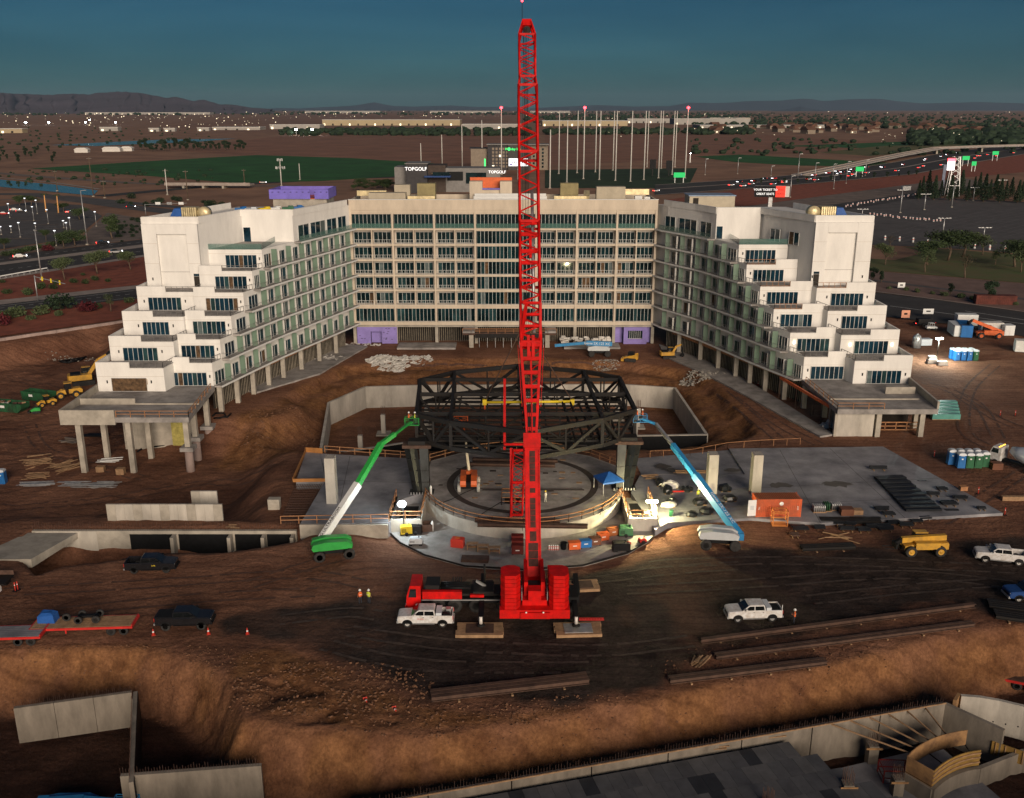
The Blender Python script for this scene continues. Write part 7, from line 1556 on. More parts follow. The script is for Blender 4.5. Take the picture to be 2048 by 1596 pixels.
for f_ in (.1,.4,.7,.95): q = q0.lerp(q1,f_); MB().bar(q+Vector((0,-.1,-1.4)),q+Vector((0,-.1,-.1)),.08,.1).build('stiffener', wood, tk, True)
# ------------------------------------------------------------------ land around the site
psheet('ploughed_field', ((330,300),(560,272),(1060,258),(1060,352),(700,330),(500,312)), ploughed, .05, 'bare ploughed field behind the green crop')
psheet('ploughed_field', ((1090,268),(1560,270),(1790,286),(1760,297),(1400,318),(1090,330)), ploughed, .05, 'bare ploughed field right of the crane')
psheet('ploughed_field', ((330,252),(620,228),(1000,236),(900,262),(560,266),(420,262)), mat('bare_hill',(.26,.14,.09),.95,var=.2,scale=.004), .05, 'bare brown land in the far left distance')
psheet('crop_field', ((61,337),(300,322),(513,310),(700,316),(890,328),(880,347),(640,362),(472,366),(300,352)), grassd, .15, 'dark green crop field')
psheet('crop_field', ((1388,313),(1480,309),(1640,318),(1792,326),(1740,333),(1600,331),(1470,324)), grassd, .15, 'narrow dark green crop field on the right')
psheet('dry_field', ((1640,305),(1760,292),(1925,288),(1880,300),(1740,312)), grassy, .15, 'dry yellow field beside the freeway')
psheet('dry_field', ((1560,292),(1900,280),(2048,278),(2048,286),(1800,298)), grassd, .1)
psheet('lawn', ((1090,340),(1395,336),(1375,376),(1090,376)), mat('outfield',(.018,.045,.014),.95,var=.3,scale=.05), .15, 'dark driving range outfield below the net poles')
psheet('reservoir', ((100,290),(200,285),(330,279),(470,277),(400,283),(190,292)), waterm, .2, 'pale reservoir strip')
psheet('canal', ((-120,346),(0,359),(110,369),(196,381),(186,391),(80,381),(-120,362)), waterm, .2, 'pale blue irrigation canal')
strip('canal_bank', pp(((-120,343),(0,356),(110,366),(200,379))), 3.5, kerbm, .25, 'pale canal bank'); strip('path', pp(((-100,338),(60,352),(260,366),(420,372),(600,372))), 12, desertg, .1)
# left roads
psheet('parking_lot', ((-300,478),(-40,418),(60,404),(160,410),(205,432),(150,476),(40,492),(-300,545)), asphaltl, .1, 'left parking lot asphalt')
def prow(poly_top, poly_bot, n):   # helper: lines between two px edges
    return [[(a[0]+(b2[0]-a[0])*f, a[1]+(b2[1]-a[1])*f) for a,b2 in zip(poly_top,poly_bot)] for f in [i/n for i in range(n+1)]]
hw = lambda d0, d1: ((-200,d0+40),(0,d0),(290,d1),(640,d1-45))
psheet('red_verge', ((-260,594),(0,555),(290,511),(330,505),(330,565),(267,573),(0,604),(-260,645)), redgrav, .06, 'red gravel verge below the highway')
psheet('red_verge', ((-260,668),(0,626),(270,598),(330,592),(330,610),(230,640),(0,672),(-260,720)), redgrav, .06, 'red gravel verge below the frontage road')
psheet('highway', ((-260,570),(0,530),(290,494),(520,466),(520,480),(290,509),(0,554),(-260,596)), asphalt, .12, 'lower highway carriageway'); psheet('highway', ((-260,548),(0,512),(290,478),(520,452),(520,462),(290,488),(0,525),(-260,564)), asphalt, .12, 'upper highway carriageway')
psheet('road_median', ((-260,564),(0,525),(290,488),(520,462),(520,466),(290,494),(0,530),(-260,570)), kerbm, .14, 'pale concrete median strip'); psheet('kerb', ((-260,596),(0,553.5),(290,508.5),(520,480),(520,483),(290,513),(0,559),(-260,602)), kerbm, .1)
psheet('frontage_road', ((-260,652),(0,609),(267,578),(420,560),(420,582),(270,598),(0,624),(-260,668)), asphalt, .12, 'frontage road'); psheet('pavement', ((-260,642),(0,600),(267,571),(420,556),(420,560),(267,578),(0,609),(-260,652)), kerbm, .16, 'pale pavement beside the frontage road')
for a,b2,n in (((0,541),(290,501),16),((0,519),(290,483),16),((0,616),(270,587),14)):
    for i in range(n):
        f0, f1 = i/n, (i+.45)/n; p_, q_ = P(a[0]+(b2[0]-a[0])*f0,a[1]+(b2[1]-a[1])*f0,.13), P(a[0]+(b2[0]-a[0])*f1,a[1]+(b2[1]-a[1])*f1,.13); strip('lane_marking', [p_,q_], .3, paintw, .13)
strip('edge_line', pp(((0,612),(267,581)),.13), .25, paintw, .13); strip('edge_line', pp(((0,621.5),(270,595)),.13), .25, paintw, .13); strip('edge_line', pp(((100,545),(290,513)),.13),.01,paintw,.13)
strip('upper_road', pp(((-60,388),(60,388),(160,400),(260,414),(420,432),(600,440)),.1), 15, asphaltl, .1, 'upper left arterial road'); strip('upper_road', pp(((120,392),(330,412),(520,424)),.1), 9, asphaltl, .09); strip('verge', pp(((-40,402),(80,396),(200,408),(300,422)),.1), 6, desertg, .08); strip('upper_road', pp(((200,392),(420,372),(700,356),(880,352)),.1), 14, asphalt, .11, 'road running behind the left wing')
for i in range(9):   # left lot: islands and stalls
    p_ = P(30+i*19,470-i*5,.12); strip('stall_line', [p_,p_+Vector((6,9,0))], .25, paintw, .12)
for px,py in ((60,442),(95,450),(30,437),(130,458),(40,478),(85,470),(150,463)): p_ = P(px,py); sheet('traffic_island', [(p_.x-5,p_.y-1.5),(p_.x+5,p_.y-.5),(p_.x+5,p_.y+1.5),(p_.x-5,p_.y+.5)], desertg, .22)
psheet('verge', ((-260,548),(0,511),(290,477),(300,440),(215,425),(160,478),(40,494),(-260,548)), desertg, .05, 'gravel landscaping beside the highway')
# right side roads, lot, park
fw_lo = [(1310,390),(1485,377),(1640,365),(1826,348),(1963,322),(2060,306),(2300,278)]; fw_hi = [(1310,370),(1500,358),(1660,343),(1780,326),(1880,307),(2060,285),(2300,262)]
psheet('red_verge', ((1330,400),(1485,378),(1640,366),(1826,349),(1963,323),(2100,300),(2200,330),(1930,355),(1830,368),(1650,402),(1480,412)), redgrav, .08, 'red gravel bank below the freeway')
psheet('verge', ((1400,425),(1600,398),(1840,366),(1930,356),(2000,372),(1830,388),(1600,432)), desertg, .1, 'gravel slope above the car park road')
sheet('freeway', [P(a,b2,.3) for a,b2 in fw_lo]+[P(a,b2,.3) for a,b2 in fw_hi[::-1]], asphalt, .3, 'dark freeway curving into the distance')
strip('freeway_barrier', pp([((a[0]*.45+b2[0]*.55),(a[1]*.45+b2[1]*.55)) for a,b2 in zip(fw_lo,fw_hi)],.3), 3.4, kerbm, .42, 'pale freeway median barrier'); strip('freeway_shoulder', pp(fw_lo,.3), 2.2, kerbm, .36); strip('freeway_shoulder', pp(fw_hi,.3), 2.0, kerbm, .36)
rampz = 6.0; rp_ = [(1560,356),(1660,341),(1760,325),(1850,312),(1940,306),(2080,300)]
ov = thing('overpass', 'pale concrete freeway overpass climbing to the right horizon', 'overpass', tuple(P(1850,330)))
q = [P(a,b2,0) for a,b2 in ((1600,352),(1700,336),(1800,318),(1870,308),(1960,304),(2100,300))]
mb = MB()
for i in range(len(q)-1):
    z0, z1 = rampz*min(1,i/3), rampz*min(1,(i+1)/3); mb.bar(q[i]+Vector((0,0,z0+.5)),q[i+1]+Vector((0,0,z1+.5)),15,1.2)
mb.build('deck', slabc, ov, True); mb = MB()
for s_ in (-7.4,7.4):
    for i in range(len(q)-1): z0, z1 = rampz*min(1,i/3), rampz*min(1,(i+1)/3); mb.bar(q[i]+Vector((0,s_,z0+1.5)),q[i+1]+Vector((0,s_,z1+1.5)),.5,1.1)
mb.build('parapet', kerbm, ov, True)
for i in (3,4): B('pier', conc, ov, (q[i].x-1,q[i].x+1,q[i].y-5,q[i].y+5,0,rampz), world=True)
psheet('car_park_road', ((1560,424),(1840,384),(1990,366),(2000,372),(1850,394),(1640,428)), asphalt, .15, 'dark road above the right car park')
psheet('parking_lot', ((1560,440),(1690,413),(1830,393),(2048,404),(2300,420),(2300,560),(2048,507),(1880,495),(1735,489),(1600,480)), asphaltl, .14, 'wide empty dark car park on the right')
for k in range(11):
    y0 = 402+k*11; strip('stall_line', pp(((1700+k*34,488-k*1.5),(1850+k*42,448-k*3),(1990+k*45,418-k*2)),.16), .35, mat('faded_line',(.16,.155,.15),.8,var=.4,scale=.2) if k == 0 else MT['faded_line'], .16)
psheet('lawn', ((1600,492),(1735,490),(1880,497),(2048,510),(2300,560),(2300,600),(2048,566),(1900,553),(1735,540),(1600,530)), lawn, .1, 'patchy park lawn with desert trees'); psheet('bare_patch', ((1700,488),(1800,492),(1850,505),(1790,520),(1700,515)), desert, .13)
psheet('gravel_verge', ((1600,531),(1735,541),(1900,554),(2048,567),(2300,602),(2300,655),(2048,622),(1900,602),(1740,582),(1600,570)), mat('pink_gravel',(.19,.12,.10),.95,var=.2,scale=.15), .1, 'pinkish gravel verge above the right road'); strip('drain_channel', pp(((1700,556),(1760,562),(1880,577),(2048,598),(2300,632)),.1), 2.6, asphaltl, .12, 'dark drainage channel')
psheet('right_road', ((1600,565),(1745,584),(1900,603),(2048,624),(2300,660),(2300,735),(2048,672),(1900,648),(1780,634),(1600,615)), asphalt, .13, 'right hand road'); strip('kerb', pp(((1600,563),(1745,583),(1900,603),(2048,624),(2300,660)),.1), .8, kerbm, .25); strip('lane_marking', pp(((1780,612),(1900,628),(2048,648)),.1), .35, paintw, .14); strip('lane_marking', pp(((1930,622),(2048,640)),.1), .3, paintw, .14)
# ------------------------------------------------------------------ vegetation
def leafcloud(mb, blobs, n, s0, s1):
    for _ in range(n):
        c, r = blobs[rnd.randrange(len(blobs))]; d = Vector((rnd.gauss(0,1),rnd.gauss(0,1),rnd.gauss(0,1))).normalized()*(rnd.random()**.45); p = Vector(c)+Vector((d.x*r[0],d.y*r[1],d.z*r[2]))
        s_ = rnd.uniform(s0,s1); u = Vector((rnd.gauss(0,1),rnd.gauss(0,1),rnd.gauss(0,.6))).normalized(); v = u.cross(Vector((rnd.random(),rnd.random(),rnd.random()))).normalized()
        mb.add([p-u*s_,p-v*s_*.6,p+u*s_,p+v*s_*.6],[(0,1,2,3)])
def tree(kind, h_, m_, n=1300, ls=.28):
    t = thing('tree', 'x', 'tree'); blobs = []; w_ = {'round':.34,'spread':.55,'pine':.22,'loose':.42}[kind]*h_
    if kind == 'pine': blobs = [((0,0,h_*f),(w_*(1.1-f),w_*(1.1-f),h_*.1)) for f in np.linspace(.15,.95,9)]
    else:
        for i in range(9 if kind != 'loose' else 7):
            a = rnd.random()*2*PI; r = rnd.random()*w_*.75; z = h_*rnd.uniform(.5,.85) if kind != 'round' else h_*rnd.uniform(.35,.85); blobs.append(((r*math.cos(a),r*math.sin(a),z),(w_*rnd.uniform(.35,.55),w_*rnd.uniform(.35,.55),h_*rnd.uniform(.12,.2))))
    q = MB(); leafcloud(q, blobs, n, ls*.6, ls); q.build('crown', m_, t)
    b3 = MB(); b3.tube((0,0,-.3),(0.05*h_,0,h_*.35),h_*.03,h_*.022,n=7)
    for i in range(5 if kind != 'pine' else 1):
        c = blobs[i%len(blobs)][0]; b3.tube((.05*h_,0,h_*.34) if kind != 'pine' else (.05*h_,0,h_*.3),c,h_*.016,h_*.004,n=5)
    b3.build('trunk', bark, t); return t
protos = {'round':tree('round',10,leaf1,2200,.36),'palo':tree('spread',7,leaf2,1800,.22),'mesq':tree('spread',8,leaf1,2200,.28),'dark':tree('round',9,leaf3,1700,.36),'pine':tree('pine',13,leaf3,1500,.45),'loose':tree('loose',7,leaf2,700,.22),'bare':tree('loose',7,mat('leaf_brown',(.08,.06,.035),.9,var=.3,scale=1),350,.2)}
for p in protos.values(): 
    for c in list(p.children): pass
used = set()
def plant(kind, px, py, h_, lab, grp, base=None, z=0.):
    p = protos[kind]; H0 = {'round':10,'palo':7,'mesq':8,'dark':9,'pine':13,'loose':7,'bare':7}[kind]; s_ = h_/H0; a = P(px,py,z) if base is None else Vector(base)
    if kind not in used: used.add(kind); o = p; o.location = a; o.rotation_euler = (0,0,rnd.random()*6); o.scale = (s_,)*3; o['label'] = lab; o['group'] = grp
    else: dup(p, tuple(a), rnd.random()*6, lab, ((1.45 if kind == 'mesq' else 1)*s_*rnd.uniform(.9,1.15),(1.45 if kind == 'mesq' else 1)*s_*rnd.uniform(.9,1.15),s_), grp)
g1 = 'trees by the left highway'
plant('round',225,478,12,'tall round green tree standing beside the left parking lot',g1); plant('palo',130,560,8.5,'leftmost feathery palo verde on the red bank',g1); plant('palo',195,548,9,'middle feathery palo verde on the red bank',g1); plant('palo',262,540,7.5,'palo verde nearest the hotel on the red bank',g1); plant('loose',222,624,5,'small thin tree on the lower red verge near the hotel',g1)
for k,(px,py,h_,d) in enumerate(((92,482,5,'left'),(128,496,6,'middle'),(150,492,6.5,'right'),(8,500,5,'far left'),(160,440,6,'upper'),(40,412,6,'left rear'),(62,412,6,'right rear'),(127,424,5,'signal side'))): plant('mesq',px,py,h_,'green tree in the left parking lot planting, %s one'%d,g1)
# shrubs
sh = {}
for nm,m_ in (('green',leaf1),('sage',leaf2),('red',leafr),('dark',leaf3)):
    t = thing('shrub','x','shrub'); q = MB(); leafcloud(q,[((0,0,.7),(1,1,.7)),((.4,.2,.6),(.8,.8,.6)),((-.4,-.1,.6),(.8,.7,.6))],420,.1,.2); q.build('foliage', m_, t); MB().tube((0,0,-.1),(0,0,.6),.05).build('stem', bark, t); sh[nm] = t
ush = set()
def shrub(nm, px, py, s_, lab, grp):
    a = P(px,py)
    if nm not in ush: ush.add(nm); o = sh[nm]; o.location = a; o.scale = (s_,)*3; o['label'] = lab; o['group'] = grp
    else: dup(sh[nm], tuple(a), rnd.random()*6, lab, (s_*rnd.uniform(.85,1.2),s_*rnd.uniform(.85,1.2),s_*rnd.uniform(.8,1.1)), grp)
for px,py,s_ in ((14,588,1.3),(56,590,1.6),(83,578,1.5),(107,578,1.3),(113,568,1.1),(147,566,1.3),(171,568,1.2),(190,561,1.3),(216,564,1.1),(166,551,.8),(5,566,1)): shrub('green',px,py,s_,'dark green shrub on the red bank between highway and frontage road','shrubs on the red bank')
for px,py,s_ in ((10,640,2.2),(34,634,2.2),(84,630,2),(62,640,1.4),(118,632,1.3),(198,617,1.4),(258,606,1.5)): shrub('sage',px,py,s_,'olive shrub on the lower red verge beside the retaining wall','shrubs on the lower verge')
shrub('dark',122,620,3.6,'big dark shrub on the lower red verge','shrubs on the lower verge'); shrub('red',175,624,2.4,'round crimson bougainvillea on the lower red verge','flowering shrubs'); shrub('red',2,652,2.4,'crimson bougainvillea at the left edge','flowering shrubs'); shrub('red',95,502,2.2,'low crimson hedge beside the highway','flowering shrubs')
for i in range(26): shrub('dark',232+rnd.random()*50,440+rnd.random()*44,rnd.uniform(.6,1.4),'small dark desert shrub on the gravel bank left of the hotel','desert shrubs left')
for i in range(12): shrub('green',10+i*14+rnd.random()*6,512-i*3,rnd.uniform(1,1.8),'clipped green shrub, %s from left along the highway edge'%ORD[i],'highway hedge shrubs')
for i in range(14): shrub('dark',230+rnd.random()*230,395+rnd.random()*22,rnd.uniform(1.5,3),'dark shrub along the upper left road','shrubs by the upper road')
g2 = 'trees in the park right'
for k,(kd,px,py,h_,d) in enumerate((('mesq',1855,530,9,'largest dark mesquite'),('mesq',1895,522,11,'broad dark mesquite behind'),('mesq',1925,514,10,'right dark mesquite'),('palo',1965,510,9,'pale palo verde before the lamp mast'),('mesq',2030,534,10,'mesquite at the right edge'),('palo',2042,545,9,'yellow green palo verde at the right edge'),('loose',1850,545,8,'thin pale tree nearest the hotel'),('bare',1930,556,9,'bare brown tree by the park fence'),('palo',1770,530,8,'low pale tree beside the tower'),('loose',1990,530,5,'young tree in the middle'),('bare',1778,498,6,'leafless small tree by the car park edge'))): plant(kd,px,py,h_,'%s in the park strip right of the hotel'%d,g2)
plant('dark',1980,606,6.5,'broad dark bush tree over the rusty container beyond the right road','roadside trees right'); plant('dark',1900,590,3.6,'small round tree on the gravel verge','roadside trees right'); plant('dark',1745,562,4.5,'dark bush behind the right tower','roadside trees right'); plant('dark',1762,566,4,'second dark bush behind the right tower','roadside trees right')
for i in range(10): shrub('sage',1775+i*28+rnd.random()*10,578+i*3.6,rnd.uniform(.7,1.3),'small dry shrub, %s from left on the verge of the right road'%ORD[i],'verge shrubs right')
for i in range(22): plant('pine',1832+i*11+rnd.random()*5,399-(i%3)*5+i*.4,rnd.uniform(10,16),'dense dark pine, %s from left in the row behind the car park'%ORD[i],'pines behind the car park')
for i in range(16): plant('dark',1500+i*22+rnd.random()*12,366+rnd.random()*8 if i < 4 else 372-i*1.4,rnd.uniform(3,5),'dark bush, %s from left on the freeway bank'%ORD[i],'bushes on the freeway bank')
for i in range(24): plant('dark',275+i*9+rnd.random()*8,304-rnd.random()*4-(i if i < 12 else 24-i)*.2,rnd.uniform(8,17),'dark tree, %s from left in the clump behind the crop field'%ORD[i],'clump behind the crop field')
for i in range(14): plant('dark',rnd.random()*120-10,300+rnd.random()*30,rnd.uniform(5,11),'dark tree on the far left scrubland','scrub trees far left')
for i in range(14): plant('mesq',700+rnd.random()*110,372+rnd.random()*12,rnd.uniform(4,7),'scrubby tree between the hotel roof and the range building','scrub by the range')
# far woodland and scrub belts: uncountable
def belt(name, lab, x0, x1, y0, y1, n, hmin, hmax, m_):
    q = MB()
    for _ in range(n):
        px, py = rnd.uniform(x0,x1), rnd.uniform(y0,y1); a = P(px,py); h_ = rnd.uniform(hmin,hmax); w_ = h_*rnd.uniform(.5,1.3); k = 6
        q.loft([[(a.x+w_*f*math.cos(2*PI*i/k)*rnd.uniform(.7,1.2),a.y+w_*f*math.sin(2*PI*i/k)*rnd.uniform(.7,1.2),h_*z) for i in range(k)] for f,z in ((.6,0),(1,.45),(.75,.8),(.2,1.0))])
    return tag(q.build(name, m_), lab, kind='stuff')
belt('far_woodland','dark belt of trees across the middle distance',560,1060,262,272,260,6,12,leaf3); belt('far_woodland','dark tree belt right of the crane',1090,1500,262,270,260,6,12,leaf3); belt('far_woodland','dark suburb trees on the right horizon',1380,2080,226,258,700,6,13,leaf3); belt('far_woodland','dark town trees on the left horizon',-40,1050,221,231,520,8,22,leaf3); belt('far_woodland','dark town trees right of centre horizon',1050,1500,223,246,460,8,18,leaf3); belt('far_woodland','scrub over the left plain',-20,420,255,300,110,2,4,leaf3); belt('far_scrub','scrub along the fields on the right',1380,2060,280,312,110,3,6,leaf3); belt('far_scrub','scrub between road and canal',0,430,340,372,80,1,2.5,leaf3); belt('far_woodland','tall dark trees beside the far freeway',1820,2060,262,292,260,6,14,leaf3)
# ------------------------------------------------------------------ poles, lamps, signals
def pole(px, py, top, lab, name, cat, grp, r=.12, m_=galv, head=None, lampm=None):
    a = P(px,py); b2 = PY(px,top,a.y); h_ = b2.z; t = thing(name, lab, cat, tuple(a), 0, grp); MB().tube((0,0,0),(0,0,h_),r*1.25,r*.8,n=8).build('shaft', m_, t); B('base', conc, t, (-r*2.2,r*2.2,-r*2.2,r*2.2,0,.5))
    if head == 'one': MB().bar((0,0,h_-.1),(1.8,0,h_+.15),r,r).build('arm', m_, t); MB().cb((1.9,0,h_+.1),(.9,.4,.2)).build('lamp_head', lampm or galv, t)
    if head == 'top': MB().cb((0,0,h_+.15),(.7,.5,.3)).build('lamp_head', lampm or galv, t)
    if head == 'four':
        for d in (-2.4,-1,1,2.4): MB().cb((d,0,h_),(.9,.5,.25)).build('lamp_head', lampm or galv, t)
        MB().bar((-2.4,0,h_-.15),(2.4,0,h_-.15),.12,.12).build('crossarm', m_, t)
    return t
gp = 'left parking lot lamp posts'
for i,(px,py,tp) in enumerate(sorted(((20,436,408),(53,424,397),(75,428,401),(68,442,414),(97,448,420),(3,470,454),(23,466,453),(41,475,446),(72,462,447),(128,456,442),(135,470,446),(142,466,436),(113,492,462),(193,453,424)))): pole(px,py,tp,'lamp post, %s from left in the left parking lot'%ORD[i],  'lamp_post','lamp post',gp,.12,galv,'top',lamp('lot_lamp',(.9,.95,1.),1.5) if 'lot_lamp' not in MT else MT['lot_lamp'])
pole(175,490,381,'very tall lamp post beside the left parking lot','lamp_post','lamp post','tall lamp posts',.22,galv,'one'); pole(84,560,461,'tall grey lamp post on the red bank','lamp_post','lamp post','tall lamp posts',.2,galv,'top')
for px,py,tp,d in ((1885,470,436,'nearest the park'),(1903,415,371,'behind the billboard side'),(1800,426,380,'left'),(1848,420,388,'middle'),(1946,402,375,'right rear'),(2000,398,360,'far right'),(1967,474,455,'short double'),(1724,432,418,'beside the tower roof')): pole(px,py,tp,'tall lamp mast in the right car park, %s one'%d,'lamp_mast','lamp mast','car park lamp masts',.25,galv,'four')
for k,(px,py,tp) in enumerate(sorted(((1410,350,318),(1475,348,316),(1542,352,332),(1595,362,308),(1629,364,326),(1665,360,378-50),(1692,367,323),(1730,352,320),(1580,395,352),(1667,378,350)))): pole(px,py,tp,'slim lamp post, %s from left along the freeway'%ORD[k],'lamp_post','lamp post','freeway lamp posts',.22,galv,'one')
# wooden power poles
for k,(px,py,tp,d) in enumerate(((187,393,314,'thick dark utility pole by the canal end'),(335,390,338,'pale utility pole behind the left wing'),(376,400,340,'dark utility pole behind the left wing'),(115,382,340,'thin utility pole by the canal'),(210,396,360,'short utility pole near the canal bridge'),(489,366,338,'thin utility pole at the crop field edge'))):
    t = pole(px,py,tp,d,'utility_pole','utility pole','utility poles',.28,bark if k != 1 else concdust); a = P(px,py); h_ = PY(px,tp,a.y).z; B('crossarm', bark, t, (-1.4,1.4,-.08,.08,h_-1.2,h_-.95)); B('insulator', white, t, *[(x,x+.12,-.06,.06,h_-.95,h_-.7) for x in (-1.3,-.5,.4,1.2)])
t = pole(563,372,318,'pale cell tower with ring of antennas behind the purple penthouse','cell_tower','cell tower',None,.35,concdust); a = P(563,372); h_ = PY(563,318,a.y).z
for z,r,n in ((h_-.5,1.8,6),(h_-6,3.2,9)):
    for i in range(n): c_ = (r*math.cos(2*PI*i/n),r*math.sin(2*PI*i/n)); MB().cb((c_[0],c_[1],z),(.3,.3,1.8)).build('antenna', white, t); MB().bar((0,0,z),(c_[0],c_[1],z),.1,.1).build('bracket', galv, t)
pole(600,360,327,'short pale mast behind the purple penthouse','mast','mast',None,.3,concdust)
# signals and overhead signs on the left
for px,py,tp,l,lab in ((76,602,551,9,'traffic signal mast arm over the frontage road'),(292,432,408,22,'overhead sign gantry over the upper left road')):
    a = P(px,py); h_ = PY(px,tp,a.y).z; t = thing('signal_mast', lab, 'signal mast', tuple(a)); MB().tube((0,0,0),(0,0,h_),.16).build('post', galv, t); MB().bar((0,0,h_-.3),(l,-1,h_+.6 if l > 10 else h_-2.2),.16,.16).build('arm', galv, t)
    for i in range(3):
        f_ = (i+1)*.27; 
        if l > 10: B('sign_panel', hatw if i%2 == 0 else galv, t, (l*f_,l*f_+2.6,-1.3,-1.15,h_-.2,h_+1.1))
        else: B('signal_head', yellowb, t, (l*f_-.2,l*f_+.2,-.7,-.4,h_-.9-f_*2,h_+.3-f_*2))
for px,py in ((83,372),(130,378)): pass
for px,py,lab in ((92,424,'lit palm trunk wrapped in orange lights, left one'),(117,426,'lit palm trunk wrapped in orange lights, right one')):
    a = P(px,py); t = thing('palm_tree', lab, 'palm', tuple(a)); MB().tube((0,0,0),(.3,0,9),.35,.25).build('trunk', mat('lit_bark',(.5,.25,.1),.8,var=.2,emit=.25,ecol=(.9,.4,.1)) if 'lit_bark' not in MT else MT['lit_bark'], t); q = MB()
    for i in range(14):
        an = 2*PI*i/14; d = Vector((math.cos(an),math.sin(an),0)); c0 = Vector((.3,0,9)); q.add([c0,c0+d*1.3+Vector((-d.y*.3,d.x*.3,.6)),c0+d*2.6+Vector((0,0,-.3)),c0+d*1.3+Vector((d.y*.3,-d.x*.3,.6))],[(0,1,2,3)])
    q.build('fronds', leaf1, t)
# guard rail
t = thing('guard_rail', 'white guard rail along the lower highway shoulder', 'guard rail', tuple(P(40,560))); q = pp(((-60,568),(0,557),(95,540)),0)
for a,b2 in zip(q,q[1:]): MB().bar(Vector(a)+Vector((0,0,.75)),Vector(b2)+Vector((0,0,.75)),.1,.35).build('beam', hatw, t, True)
for i in range(9): p_ = P(i*12,558-i*1.9); B('post', galv, t, (p_.x-.1,p_.x+.1,p_.y+.1,p_.y+.25,0,.9), world=True)
# ------------------------------------------------------------------ buildings beyond
def sbox(root, x0, x1, y0, y1, z0, z1, name, m_): return B(name, m_, root, (x0,x1,y0,y1,z0,z1), world=True)
def PX(px, Y): return PY(px, 300, Y).x if False else (px-CX)/F*(Y*cp+H*sp*.6)
ch = mat('charcoal_cladding',(.045,.042,.045),.7,var=.15); gb_ = mat('grey_cladding',(.22,.21,.2),.7,var=.12); tan_ = mat('tan_cladding',(.26,.21,.16),.75,var=.12)
Yg = 640; tg = thing('golf_building', 'dark driving range building with lit white lettering behind the hotel roof', 'building', (PX(870,Yg),Yg,0))
X_ = lambda px: PX(px,Yg)
def zat(py, Y): return PY(1024,py,Y).z
sbox(tg,X_(788),X_(816),Yg,Yg+20,0,zat(334,Yg),'side_wing',gb_); sbox(tg,X_(813),X_(855),Yg-6,Yg+18,0,zat(327,Yg),'entrance_block',ch); sbox(tg,X_(811),X_(857),Yg-7,Yg+19,zat(327,Yg),zat(325.5,Yg),'roof_edge',gb_)
sbox(tg,X_(855),X_(890),Yg+2,Yg+24,0,zat(331,Yg),'middle_block',mat('range_brown',(.07,.05,.04),.8,var=.2)); sbox(tg,X_(888),X_(1000),Yg+4,Yg+26,0,zat(337,Yg),'bay_wing',gb_); sbox(tg,X_(893),X_(925),Yg+3.6,Yg+3.98,zat(362,Yg),zat(344,Yg),'bay_opening',black); sbox(tg,X_(931),X_(972),Yg+3.6,Yg+3.98,zat(368,Yg),zat(346,Yg),'bay_opening',glass)
sbox(tg,X_(850),X_(902),Yg-9,Yg+1,zat(353,Yg),zat(350,Yg),'terrace_canopy',bluecar); sbox(tg,X_(866),X_(900),Yg-6,Yg-5.5,zat(350,Yg),zat(343,Yg),'terrace_glass',glass)
for i in range(4): x = X_(868+i*9); MB().lathe([(2.0,0),(.05,.9)],(x,Yg-4,zat(346,Yg)),8).build('parasol', ducty, tg, True)
text('TOPGOLF', 3.2, hatw and lamp('sign_white',(1,1,1),1.1), tg, frame_mtx((X_(833)-tg.location.x,-6.2,zat(337,Yg)),(1,0,0),(0,0,1)), ext=.05); text('TOPGOLF', 2.6, MT['sign_white'], tg, frame_mtx((X_(994)-tg.location.x,3.9,zat(345,Yg)),(1,0,0),(0,0,1)), ext=.05)
Yh = 880; ht = thing('far_hotel', 'dark grey far hotel with small green sign behind the driving range', 'building', (PX(1010,Yh),Yh,0)); X_ = lambda px: PX(px,Yh)
sbox(ht,X_(941),X_(976),Yh+4,Yh+22,0,zat(298,Yh),'left_wing',tan_); sbox(ht,X_(938),X_(978),Yh+3.5,Yh+22.5,zat(298,Yh),zat(296,Yh),'roof_edge',ch); sbox(ht,X_(975),X_(1016),Yh,Yh+20,0,zat(291,Yh),'centre_wall',ch); sbox(ht,X_(1016),X_(1062),Yh-2,Yh+20,0,zat(290,Yh),'sign_wall',mat('hotel_dark',(.06,.055,.055),.7,var=.15)); sbox(ht,X_(1060),X_(1096),Yh+2,Yh+20,0,zat(291,Yh),'right_wing',tan_); sbox(ht,X_(973),X_(1098),Yh-2.6,Yh+20.5,zat(290,Yh),zat(288,Yh),'roof_edge',gb_)
for r in range(6):
    for c_ in range(5): x = X_(984+c_*7); z = zat(335-r*7,Yh); sbox(ht,x,x+1.9,Yh-.12,Yh-.003,z,z+2.0,'window',tan_ if (r*3+c_)%11 else farl)
for r in range(6):
    for c_ in range(3): x = X_(1066+c_*9); z = zat(336-r*7,Yh); sbox(ht,x,x+1.7,Yh+1.88,Yh+1.997,z,z+1.9,'window',glass)
sbox(ht,X_(968),X_(970.5),Yh+3.7,Yh+3.99,zat(335,Yh),zat(318,Yh),'green_strip',lamp('green_led',(.05,.9,.2),1.5)); text('Holiday Inn', 3.0, MT['green_led'], ht, frame_mtx((X_(1026)-ht.location.x,-2.2,zat(298,Yh)),(1,0,0),(0,0,1)), ext=.05); sbox(ht,X_(1016.5),X_(1019.5),Yh-2.3,Yh-2.003,zat(301,Yh),zat(295,Yh),'green_logo',MT['green_led'])
Ys = 760; sg_ = thing('led_screen', 'bright white roadside screen with small dark figures left of the crane', 'screen', (PX(1037,Ys),Ys,0)); zc = zat(324.5,Ys); hw_ = 7.6; hh_ = 2.9
